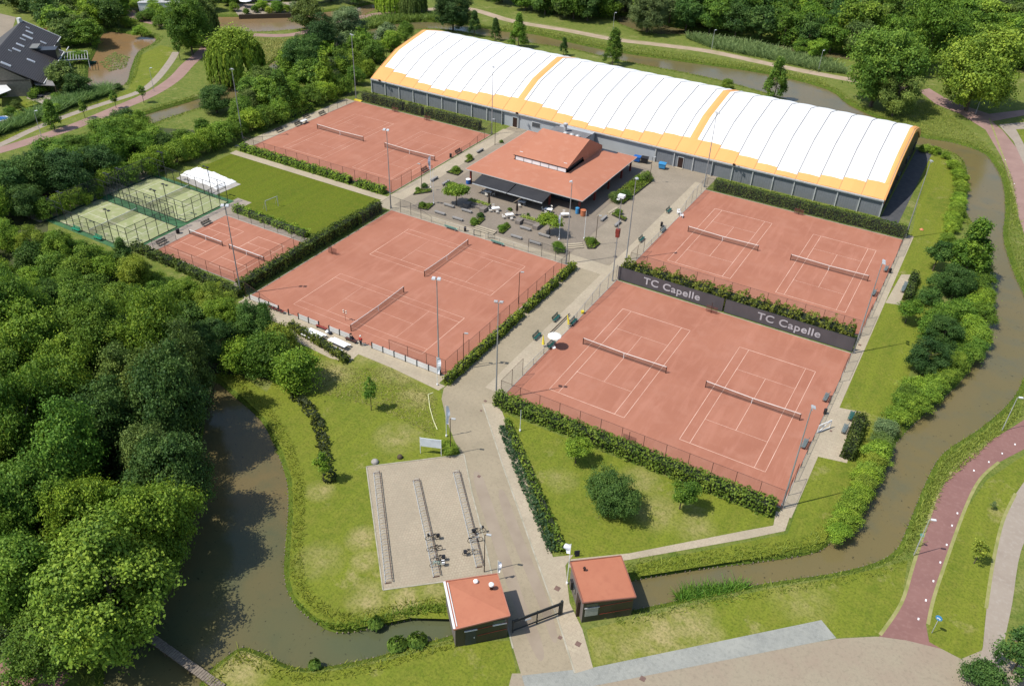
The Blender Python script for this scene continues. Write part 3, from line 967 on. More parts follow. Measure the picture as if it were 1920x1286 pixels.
# eave gutter, posts, cladding
MB().box(X0 - .1, X1 + .1, 160.45, 160.80, 3.22, 3.42).build('gutter', M_galv, hall)
MB().box(X0 - .02, X1 + .02, 160.56, 160.72, 3.02, 3.20).build('eave_beam', M_galv, hall)
MB().box(X0, X1, 200.4, 200.6, 0, 3.4).build('back_wall', M_hallwall, hall)
PALE = range(9, 19)
for i in range(NB + 1):
    x = X0 + i * pit
    if 11 <= i <= 17: continue
    MB().box(x - .11, x + .11, 160.66, 160.92, 0, 3.02).build('wall_post', M_galv if not (i in (9,)) else M_hallwall, hall)
for i in range(NB):
    xa, xb = X0 + i * pit + .11, X0 + (i + 1) * pit - .11
    pale = 9 <= i <= 17
    if pale: xa, xb = xa - .11, xb + .11
    mb = MB()
    if 11 <= i <= 13 and False: pass
    mb.box(xa, xb, 160.90, 161.05, 0, 3.3)
    if not pale:
        # vertical ribs of the cladding
        k = xa + .22
        while k < xb - .1:
            mb.box(k - .03, k + .03, 160.875, 160.90, 0.05, 3.2)
            k += 0.45
    mb.build('wall_panel', M_hallpale if pale else M_hallwall, hall)
# doors in the long wall
for px, py in ((964, 240), (1271, 318)):
    c = G(px, py)
    d = MB().box(c.x - .55, c.x + .55, 160.78, 160.87, 0, 2.2).build('door', M_dbrown, hall)
    MB().box(c.x - .66, c.x - .56, 160.74, 160.87, 0, 2.28).box(c.x + .56, c.x + .66, 160.74, 160.87, 0, 2.28).box(c.x - .66, c.x + .66, 160.73, 160.86, 2.28, 2.38).build('door_frame', M_galv, hall)
    MB().box(c.x - .8, c.x + .8, 160.0, 160.7, 0, 0.12).build('door_step', M_light, hall)
w = G(991, 245, 1.5)
MB().box(w.x - 1.0, w.x + 1.0, 160.8, 160.88, 1.2, 2.2).build('window', M_glass, hall)
MB().box(w.x - 1.1, w.x + 1.1, 160.84, 160.899, 1.1, 2.3).build('window_frame', M_trim, hall)
# gable ends
for x, s in ((X0, -1), (X1, 1)):
    n = len(PROF)
    mb = MB()
    vs = [(x, y, z - .02) for y, z in PROF] + [(x, y, 0.0) for y, z in PROF]
    mb.add(vs, [(i, i + 1, n + i + 1, n + i) for i in range(n - 1)])
    for k in range(0, 20):
        y = 162.5 + k * 1.95
        mb.box(min(x, x + s * .05), max(x, x + s * .05), y - .04, y + .04, 0, roofz(y) - .8)
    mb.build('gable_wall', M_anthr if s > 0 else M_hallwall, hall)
    mb = MB()
    for (a, za), (b, zb) in zip(PROF, PROF[1:]):
        xo = x + s * 0.22
        mb.add([(x, a, za + .12), (xo, a, za + .02), (xo, b, zb + .02), (x, b, zb + .12), (xo, a, za - .75), (xo, b, zb - .75), (x, a, za - .75), (x, b, zb - .75)],
               [(0, 1, 2, 3), (1, 4, 5, 2), (4, 6, 7, 5)])
    mb.build('orange_verge', M_orange, hall)
for y in (166, 176, 186, 195): MB().box(X1 + .05, X1 + .30, y - 1.2, y + 1.2, 2.2, 3.2).build('window', M_glass, hall)
# air units and downpipes against the hall
MB().tube((X0 + 9 * pit, 160.5, 0), (X0 + 9 * pit, 160.5, 3.2), .1).build('downpipe', M_galv, hall)
MB().tube((X0 + 21 * pit, 160.5, 0), (X0 + 21 * pit, 160.5, 3.2), .08).build('downpipe', M_galv, hall)
# little dark floodlight brackets on the eave
for px, py in ((716, 150), (971, 212), (1378, 308)):
    d = G(px, py, 3.5)
    MB().box(d.x - .25, d.x + .25, 160.2, 160.5, 3.4, 3.75).build('eave_lamp', M_dbrown, hall)

# ------------------------------------------------------------------ clubhouse
club = thing('clubhouse', 'low square clubhouse with a wide terracotta roof on posts beside the hall', 'clubhouse')
ex0, ex1, ey0, ey1, ez = -84.6, -59.2, 129.5, 154.1, 3.0
ux0, ux1, uy0, uy1 = -78.3, -66.6, 137.3, 152.8     # plan of the raised upper roof
uz0, rz0, ry = 3.9, 7.3, 147.0
A = [(ex0, ey0, ez), (ex1, ey0, ez), (ex1, ey1, ez), (ex0, ey1, ez)]
ctr = [(-78.5, 137.5, 3.72), (-66.5, 137.5, 3.72), (-66.5, 150.5, 3.7), (-78.5, 150.5, 3.7)]
for i, nm in enumerate(('front', 'right', 'back', 'left')):
    j = (i + 1) % 4
    MB().slab([A[i], A[j], ctr[j], ctr[i]], 0.12).build('roof_slope', M_terra, club)
# fascia
fm = MB()
for i in range(4):
    j = (i + 1) % 4
    fm.bar((A[i][0], A[i][1], ez - .08), (A[j][0], A[j][1], ez - .08), .12, .16)
fm.build('fascia', mat('fascia_grey', (0.40, 0.38, 0.36), rough=.5), club)
# clerestory band and upper roof with its gable
MB().box(ux0 + .1, ux1 - .4, uy0 + .12, 151.5, 3.5, 4.55).build('clerestory_wall', M_anthr, club)
nwin = 6
for k in range(nwin):
    xa = ux0 + .35 + k * (ux1 - ux0 - .5) / nwin
    f = MB().box(xa, xa + 1.78, uy0 + .02, uy0 + .115, 3.80, 4.55).build('window', M_palewin, club)
    MB().box(xa - .06, xa, uy0 - .01, uy0 + .11, 3.75, 4.58).build('mullion', M_black, club)
for k in range(3): MB().box(ux1 - .38, ux1 - .30, uy0 + 1 + k * 2.2, uy0 + 2.8 + k * 2.2, 3.95, 4.45).build('window', M_glass, club)
uf = 4.74
MB().slab([(ux0 - .1, uy0, uf), (ux1 + .1, uy0, uf), (ux1 - .15, ry, rz0), (ux0 + .9, ry, rz0)], 0.15).build('upper_roof_front', M_terra, club)
MB().slab([(ux0 + .9, ry, rz0), (ux1 - .15, ry, rz0), (ux1 + .1, uy1, 4.3), (ux0 - .1, uy1, 4.3)], 0.15).build('upper_roof_back', M_terra, club)
MB().slab([(ux0 - .1, uy0, uf), (ux0 + .9, ry, rz0), (ux0 - .1, uy1, 4.3), (ux0 - 2.2, 150.0, 3.9)], 0.1).build('upper_roof_left', M_terra, club)
MB().add([(ux1 + .1, uy0 + .3, uf - .02), (ux1 - .13, ry, rz0 - .05), (ux1 + .14, uy1 - .1, 4.3), (ux1 + .2, uy1 - .1, 3.55), (ux1 + .2, uy0 + 7.2, 3.7), (ux1 + .13, uy0 + 6.6, uf + .1)],
         [(0, 1, 5), (1, 2, 3, 4, 5)]).build('gable_cladding', M_terra, club)
MB().bar((ux0 - .1, uy0 - .02, uf - .08), (ux1 + .1, uy0 - .02, uf - .08), .08, .12).bar((ux1 + .14, uy0, uf - .10), (ux1 + .14, uy0 + 6.6, uf - .1), .12, .2).build('upper_fascia', M_black, club)
for x, y, z in ((-77.4, 138.6, 4.98), (-67.6, 138.6, 4.98), (-66.9, 150.5, 5.0)):
    MB().bar((x - .35, y, z + .08), (x + .35, y, z + .08), .16, .1).build('roof_vent', M_trim, club)
# flat kitchen roof behind
MB().box(-80.0, -71.6, 152.9, 158.4, 3.4, 3.7).build('kitchen_roof', mat('felt_roof', (0.16, 0.155, 0.155), scale=1), club)
MB().box(-79.8, -71.8, 153.0, 160.4, 0, 3.4).build('kitchen_wall', M_hallpale, club)
MB().lathe((-77.0, 156.6, 3.7), [(.35, 0), (.35, 1.3), (.5, 1.4), (.5, 1.7), (.1, 1.9)]).build('extractor_chimney', M_galv, club)
for x in (-76.2, -74.7, -73.3): MB().lathe((x, 155.2, 3.7), [(.45, 0), (.5, .3), (.2, .5)]).build('roof_cowl', M_galv, club)
# body and posts below
MB().box(-80.3, -63.2, 133.2, 153.5, 0, 3.3).build('wall', M_anthr, club)
for k in range(8):
    xa = -79.8 + k * 2.1
    MB().box(xa, xa + 1.8, 133.1, 133.2, .3, 2.4).build('window', M_glass, club)
for k in range(7):
    MB().box(-63.2, -63.12, 134 + k * 2.6, 136.2 + k * 2.6, .4, 2.4).build('window', M_glass, club)
for x, y in ((-83.9, 130.3), (-60.2, 130.5), (-72.0, 130.2), (-66.3, 130.2), (-60.1, 136.8), (-60.1, 143.0), (-60.1, 149.0), (-60.1, 153.4), (-83.9, 140), (-83.9, 149)):
    MB().box(x - .16, x + .16, y - .16, y + .16, 0, 2.9).build('post', M_red, club)
cl_in = MB()
cl_in.box(-80.3, -63.2, 133.2 - .01, 133.2, 2.4, 2.9)
for x0a, x1a in ((-80.9, -73.3), (-73.1, -65.7)):
    aw = thing('awning', 'wide black fabric awning under the front eave of the clubhouse, %s half' % ('left' if x0a < -75 else 'right'), 'awning')
    MB().slab([(x0a, 126.2, 2.15), (x1a, 126.2, 2.15), (x1a, 129.8, 2.75), (x0a, 129.8, 2.75)], .05).build('fabric', M_awning, aw)
    MB().box(x0a, x1a, 126.05, 126.2, 2.05, 2.2).build('front_bar', M_galv, aw)
    for xx in (x0a + .6, x1a - .6): MB().bar((xx, 126.2, 2.08), (xx, 129.6, 2.6), .08).build('arm', M_galv, aw)
for k in range(3): MB().box(-63.0 + k * .9, -62.5 + k * .9, 133.0 - .02, 133.1, 1.2, 2.0).build('notice_panel', M_whitep, club)

# ------------------------------------------------------------------ entrance kiosks
def kiosk(p1, ang, w, d, hs, label, left):
    """p1 front-left base corner; hs = heights FL, FR, BR, BL"""
    t = thing('entrance_kiosk', label, 'kiosk', (p1[0], p1[1], 0), ang)
    c = [(0, 0), (w, 0), (w, d), (0, d)]
    names = ('front', 'right', 'back', 'left')
    for i in range(4):
        j = (i + 1) % 4
        a, b = c[i], c[j]
        mb = MB()
        mb.add([(*a, 0), (*b, 0), (*b, hs[j]), (*a, hs[i])], [(0, 1, 2, 3)])
        mb.build('wall', M_sidew if i == 3 else M_anthr, t)
    o = .14
    e = [(-o, -o, hs[0] + .06), (w + o, -o, hs[1] + .06), (w + o, d + o, hs[2] + .06), (-o, d + o, hs[3] + .06)]
    if left: tri = [(0, 1, 3), (1, 2, 3)]
    else: tri = [(0, 1, 2), (0, 2, 3)]
    mb = MB()
    for tt in tri: mb.slab([e[k] for k in tt], .08)
    mb.build('roof', M_terra2, t)
    fm = MB()
    for i in range(4):
        j = (i + 1) % 4
        fm.bar((e[i][0], e[i][1], e[i][2]), (e[j][0], e[j][1], e[j][2]), .10, .16)
    fm.build('roof_edge', mat('roof_edge_brown', (0.24, 0.10, 0.07), rough=0.5) if not left else mat('roof_edge_red', (0.36, 0.15, 0.10), rough=0.5), t)
    # trims, red lines, doors
    zl = lambda f, x: 0
    if left:
        MB().bar((-.1, d + .1, hs[3] + .1), (-.1, -.1, hs[0] + .1), .22, .14).build('white_gutter', M_trim, t)
        MB().bar((.18, d - .1, hs[3] + .13), (.18, .1, hs[0] + .13), .08, .1).build('white_gutter', M_trim, t)
        dr = MB().box(.95, 2.0, -.05, -.003, .05, 2.1).build('door', M_door, t)
        MB().box(1.75, 1.85, -.1, -.05, .95, 1.15).build('handle', M_galv, dr)
        MB().box(.85, 2.1, -.09, -.002, 2.1, 2.2).build('door_head', M_trim, t)
        MB().box(3.6, 4.95, -.08, -.003, 2.2, 2.32).build('window_head', M_trim, t)
        MB().box(3.65, 4.9, -.03, -.002, 2.35, 2.85).build('window', M_glass, t)
        for z0, z1 in ((2.12, 2.35), (1.15, 1.35)): MB().bar((2.15, -.02, z0), (5.0, -.02, z1), .03, .05).build('red_line', M_redline, t)
        for x, y, nm in ((2.9, 4.4, 'vent_ball'), (4.2, 3.3, 'flue')):
            z = 3.3
            if nm == 'flue': MB().lathe((x, y, z), [(.16, 0), (.16, .45), (.24, .5), (.24, .75), (.08, .85)]).build('flue', M_dbrown, t); MB().lathe((x, y, z + .62), [(.26, 0), (.26, .16), (.1, .26)]).build('flue_cap', M_whitep, t)
            else: MB().lathe((x, y, z), [(.14, 0), (.24, .15), (.24, .3), (.1, .42)]).build('vent', M_whitep, t)
    else:
        MB().box(.25, 1.55, -.06, -.003, .95, 2.1).build('notice_board', mat('board_grey', (0.30, 0.30, 0.25), scale=4), t)
        MB().box(.15, 1.65, -.09, -.002, 2.1, 2.2).build('window_head', M_galv, t)
        MB().box(.3, 1.5, -.03, -.002, 2.3, 2.75).build('window', M_glass, t)
        for z0, z1 in ((2.15, 2.35), (.95, 1.1)): MB().bar((1.7, -.02, z0), (5.0, -.02, z1), .03, .05).build('red_line', M_redline, t)
        MB().box(-.06, -.003, 1.1, 2.0, .05, 2.1).build('door', M_dbrown, t)
        MB().box(-.35, -.01, .75, 1.0, .0, 2.2).build('door_post', M_dbrown, t)
        MB().box(-.06, -.003, 2.6, 3.3, 1.0, 1.9).build('window', M_glass, t)
        MB().box(-.3, -.01, 3.4, 3.9, .8, 1.9).build('letter_box', M_anthr, t)
        MB().lathe((1.0, 3.6, 3.3), [(.09, 0), (.09, .3), (.16, .33), (.12, .45)]).build('flue', M_dbrown, t)
    return t


kiosk((-28.03, 41.09), math.radians(44.7), 5.07, 4.9, (2.84, 3.31, 3.2, 3.45), 'dark kiosk left of the gate, terracotta roof with white gutter and vents', True)
kiosk((-19.08, 49.92), math.radians(41.7), 5.1, 4.75, (3.18, 2.85, 3.1, 3.25), 'dark kiosk right of the gate, terracotta roof with brown edge', False)
# gate between them
ga, gb = Vector((-24.3, 45.3, 0)), Vector((-21.25, 49.75, 0))
t = thing('entrance_gate', 'black metal sliding gate between the two entrance kiosks', 'gate', ga, math.atan2(gb.y - ga.y, gb.x - ga.x))
L = (gb - ga).length
for z, n in ((1.75, 'rail'), (1.5, 'rail'), (0.25, 'rail')): MB().box(0, L - .15, -.05, .05, z, z + (.12 if z < 1.7 else .1)).build(n, M_post, t)
for x in (.1, L * .5, L - .25): MB().box(x - .06, x + .06, -.055, .055, .05, 1.9).build('upright', M_post, t)
bm_ = MB()
k = .25
while k < L - .3:
    bm_.box(k - .012, k + .012, -.012, .012, .3, 1.5)
    k += .12
bm_.build('infill_bars', M_post, t)['kind'] = 'stuff'
MB().box(L - .12, L + .1, -.11, .11, 0, 2.05).build('gate_post', M_post, t)
MB().box(1.35, 2.0, -.09, -.06, 1.2, 1.42).build('sign_plate', M_whitep, t)

# ------------------------------------------------------------------ foliage
def unit(v): return v / (np.linalg.norm(v, axis=-1, keepdims=True) + 1e-9)


def leaf_quads(C, Nrm, size, r, aspect=1.5):
    """leaf-sized rhombs at C, facing roughly along Nrm"""
    n = len(C)
    N = unit(Nrm)
    a = unit(np.cross(N, r.normal(size=(n, 3))))
    b = np.cross(N, a)
    s = size if hasattr(size, '__len__') else np.full(n, size)
    s = s[:, None]
    fold = N * s * 0.18
    return np.stack([C - a * s * aspect / 2, C - b * s / 2 + fold, C + a * s * aspect / 2, C + b * s / 2 + fold], 1)


def crown(name, seed, R=1.0, H=1.0, zc=1.0, lobes=22, clumps=16, leaves=36, leaf=0.05, flat_=1.0, shape='round', spread=0.12, sparse=0.0):
    """unit crown: radius R across, half height H, centre zc, made of lobes > clumps > leaves"""
    r = np.random.default_rng(seed)
    V, var = [], []
    for i in range(lobes):
        d = unit(r.normal(size=3))
        if shape == 'round':
            d[2] = d[2] * 0.95 + 0.04
            p = d * r.uniform(0.50, 0.84)
            lr = r.uniform(0.19, 0.35)
        elif shape == 'cone':
            h = r.uniform(-1, 1) ** 1.0
            w = max(0.08, (1 - (h + 1) / 2.1)) * 0.85
            an = r.uniform(0, 2 * PI)
            p = np.array([w * math.cos(an), w * math.sin(an), h * .85])
            lr = r.uniform(0.16, 0.28)
        elif shape == 'column':
            h = r.uniform(-1, 1)
            w = math.sqrt(max(0.05, 1 - h * h)) * r.uniform(.3, .75)
            an = r.uniform(0, 2 * PI)
            p = np.array([w * math.cos(an), w * math.sin(an), h * .8])
            lr = r.uniform(0.2, 0.34)
        elif shape == 'umbrella':
            an = r.uniform(0, 2 * PI)
            w = math.sqrt(r.uniform(0, 1)) * .75
            p = np.array([w * math.cos(an), w * math.sin(an), r.uniform(-.2, .5) - w * .4])
            lr = r.uniform(.2, .34)
        else:  # bush
            an = r.uniform(0, 2 * PI)
            el = r.uniform(0.0, 1.0)
            p = np.array([math.cos(an) * math.cos(el * 1.4), math.sin(an) * math.cos(el * 1.4), math.sin(el * 1.4) * 1.2 - .5]) * r.uniform(.4, .75)
            lr = r.uniform(.24, .42)
        lobe_var = r.normal(0, .13)
        for k in range(clumps):
            if r.random() < sparse: continue
            e = unit(r.normal(size=3))
            if e[2] < -0.7: e[2] *= -0.6
            e = unit(e)
            c = p + e * lr * r.uniform(.75, 1.05)
            cr = spread * r.uniform(.6, 1.35)
            n = int(leaves * r.uniform(.6, 1.3))
            off = r.normal(size=(n, 3)) * cr * np.array([1, 1, .6])
            C = c + off
            C = C * np.array([R, R, H])
            C[:, 2] += zc
            nr = unit(e * 1.0 + unit(p + 1e-3) * .35 + np.array([0, 0, .45]))
            Nn = nr + r.normal(size=(n, 3)) * .55
            V.append(leaf_quads(C, Nn, leaf * r.uniform(.65, 1.4, n), r))
            base = .5 + lobe_var + r.normal(0, .13)
            var.append(np.clip(base + r.normal(0, .16, n), 0, 1))
    return quads_mesh(name, np.concatenate(V), M_leaf, np.concatenate(var))


def willow_crown(name, seed):
    r = np.random.default_rng(seed)
    V, var = [], []
    for i in range(330):
        an = r.uniform(0, 2 * PI)
        rad = math.sqrt(r.uniform(0.03, 1)) * 1.0
        top = 2.15 - 0.75 * rad ** 2.2 + r.normal(0, .07)
        ln = r.uniform(.7, 1.25) * (0.55 + 0.75 * rad)
        n = int(46 * ln)
        t = r.uniform(0, 1, n)
        out = .16 * np.minimum(t * 4, 1)
        x = (rad + out) * math.cos(an) + r.normal(0, .028, n)
        y = (rad + out) * math.sin(an) + r.normal(0, .028, n)
        z = np.maximum(top - ln * np.maximum(t - .06, 0) * 1.15, .08 + r.uniform(0, .15))
        C = np.stack([x, y, z], 1)
        nr = np.stack([np.full(n, math.cos(an)), np.full(n, math.sin(an)), .5 * (1 - t)], 1) + r.normal(size=(n, 3)) * .35
        # hanging slivers
        N = unit(nr)
        a = np.array([0, 0, 1.0]) + r.normal(size=(n, 3)) * .18
        a = unit(a)
        b = unit(np.cross(N, a))
        s = r.uniform(.035, .075, n)[:, None]
        V.append(np.stack([C - a * s * 1.6, C - b * s * .45, C + a * s * 1.6, C + b * s * .45], 1))
        var.append(np.clip(.5 + r.normal(0, .14) + r.normal(0, .1, n) + .12 * (1 - t), 0, 1))
    for i in range(60):
        an, rad = r.uniform(0, 2 * PI), math.sqrt(r.uniform(0, .8))
        c = np.array([rad * math.cos(an), rad * math.sin(an), 2.2 - .6 * rad * rad])
        n = 60
        C = c + r.normal(size=(n, 3)) * .12
        V.append(leaf_quads(C, np.array([0, 0, 1.]) + r.normal(size=(n, 3)) * .5, r.uniform(.03, .07, n), r))
        var.append(np.clip(.62 + r.normal(0, .15, n), 0, 1))
    return quads_mesh(name, np.concatenate(V), M_leaf, np.concatenate(var))


def limbed_trunk(name, seed, h, r0, reach=.6, top=1.5, multi=1, lean=.1):
    r = random.Random(seed)
    mb = MB()
    for s in range(multi):
        ax, ay = (r.uniform(-lean, lean), r.uniform(-lean, lean)) if multi == 1 else (math.cos(s * 2.4) * .3, math.sin(s * 2.4) * .3)
        p = Vector((ax * .1, ay * .1, -.05))
        q = Vector((ax * .5, ay * .5, h))
        mb.tube(p, q, r0, r0 * .7, 7, False)
        e = Vector((ax, ay, top))
        mb.tube(q, e, r0 * .7, r0 * .18, 6, False)
        for k in range(5):
            t = r.uniform(0, .8)
            b = q.lerp(e, t)
            an = r.uniform(0, 2 * PI)
            d = b + Vector((math.cos(an), math.sin(an), r.uniform(.5, 1.1))) * reach * r.uniform(.5, 1)
            mb.tube(b, d, r0 * .38, r0 * .1, 5, False)
    me = bpy.data.meshes.new(name)
    me.from_pydata(mb.v, [], mb.f)
    me.polygons.foreach_set('use_smooth', [True] * len(me.polygons))
    me.materials.append(M_trunk)
    return me


def tree_proto(name, cat, cm, tm):
    t = thing(name, 'x', cat)
    if tm: link('trunk', tm, t)
    link('crown', cm, t)
    return Proto(t)


# broad crowns, unit = crown radius 1 m, ground at z 0
BROAD = [tree_proto('broadleaf_tree', 'tree', crown('crown', 10 + i, 1, 1.0, 1.0 + .06 * (i % 2), 30 + 2 * i, 17, 54, .037, spread=.085), limbed_trunk('trunk', i, .6, .055, .55, 1.4)) for i in range(6)]
FINE = [tree_proto('broadleaf_tree', 'tree', crown('crown', 60 + i, 1, 1.0, .98, 42, 18, 50, .033, spread=.075), limbed_trunk('trunk', 40 + i, .5, .05, .55, 1.4)) for i in range(2)]
SMALL = [tree_proto('small_tree', 'tree', crown('crown', 170 + i, 1, .95, 1.95, 20, 14, 30, .07, spread=.11), limbed_trunk('trunk', 170 + i, 1.3, .05, .5, 2.2)) for i in range(2)]
FARB = [tree_proto('broadleaf_tree', 'tree', crown('crown', 30 + i, 1, .95, .92, 26, 12, 30, .058, spread=.09), limbed_trunk('trunk', 20 + i, .6, .05, .5, 1.3)) for i in range(4)]
BUSH = [tree_proto('bush', 'bush', crown('crown', 80 + i, 1, .95, .62, 20, 14, 40, .050, shape='bush', spread=.11), limbed_trunk('trunk', 90 + i, .25, .05, .35, .7, multi=3)) for i in range(4)]
CONE = [tree_proto('conical_tree', 'tree', crown('crown', 110 + i, .8, 1.25, 1.55, 34, 11, 28, .055, shape='cone', spread=.085), limbed_trunk('trunk', 50 + i, .5, .05, .3, 2.2)) for i in range(3)]
SAP = [tree_proto('sapling', 'tree', crown('crown', 130 + i, .75, 1.05, 2.0, 15, 10, 16, .085, shape='column', spread=.12, sparse=.2), limbed_trunk('trunk', 70 + i, 1.0, .045, .35, 2.3)) for i in range(3)]
UMB = [tree_proto('umbrella_tree', 'tree', crown('crown', 150, 1.0, .7, 1.35, 20, 14, 26, .085, shape='umbrella', spread=.11), limbed_trunk('trunk', 77, .7, .05, .6, 1.2))]
WIL = [tree_proto('weeping_willow', 'tree', willow_crown('crown', 5), limbed_trunk('trunk', 99, 1.0, .09, .7, 1.9))]
ALL_PROTOS = SMALL + BROAD + FINE + FARB + BUSH + CONE + SAP + UMB + WIL

# leaf colours (real-world base colours, species differ)
MID = (0.1, 0.178, 0.02)
BRIGHT = (0.158, 0.245, 0.024)
LIME = (0.185, 0.275, 0.028)
YEL = (0.205, 0.262, 0.030)
DARK = (0.06, 0.118, 0.022)
DEEP = (0.04, 0.082, 0.022)
OLIVE = (0.115, 0.165, 0.034)
GREYG = (0.14, 0.19, 0.07)
TONE = {(0.165, 0.262, 0.030): 'bright green', MID: 'mid green', BRIGHT: 'bright green', LIME: 'lime green', YEL: 'yellow-green', DARK: 'dark green', DEEP: 'very dark green', OLIVE: 'olive green', GREYG: 'grey-green'}


def jit(c, a=.12, r=random):
    k = 1 + r.uniform(-a, a) * 1.5
    return (max(.004, c[0] * k * (1 + r.uniform(-.06, .06))), max(.004, c[1] * k), max(.004, c[2] * k * (1 + r.uniform(-a, a))))


used_labels = {}


def tree_at(protos, p, R, color, label, group=None, hs=1.0, idx=None):
    i = random.randrange(len(protos)) if idx is None else idx
    return protos[i].place((p.x, p.y, 0), random.uniform(0, 2 * PI), label, group, (R * random.uniform(.93, 1.07), R * random.uniform(.93, 1.07), R * hs), jit(color))


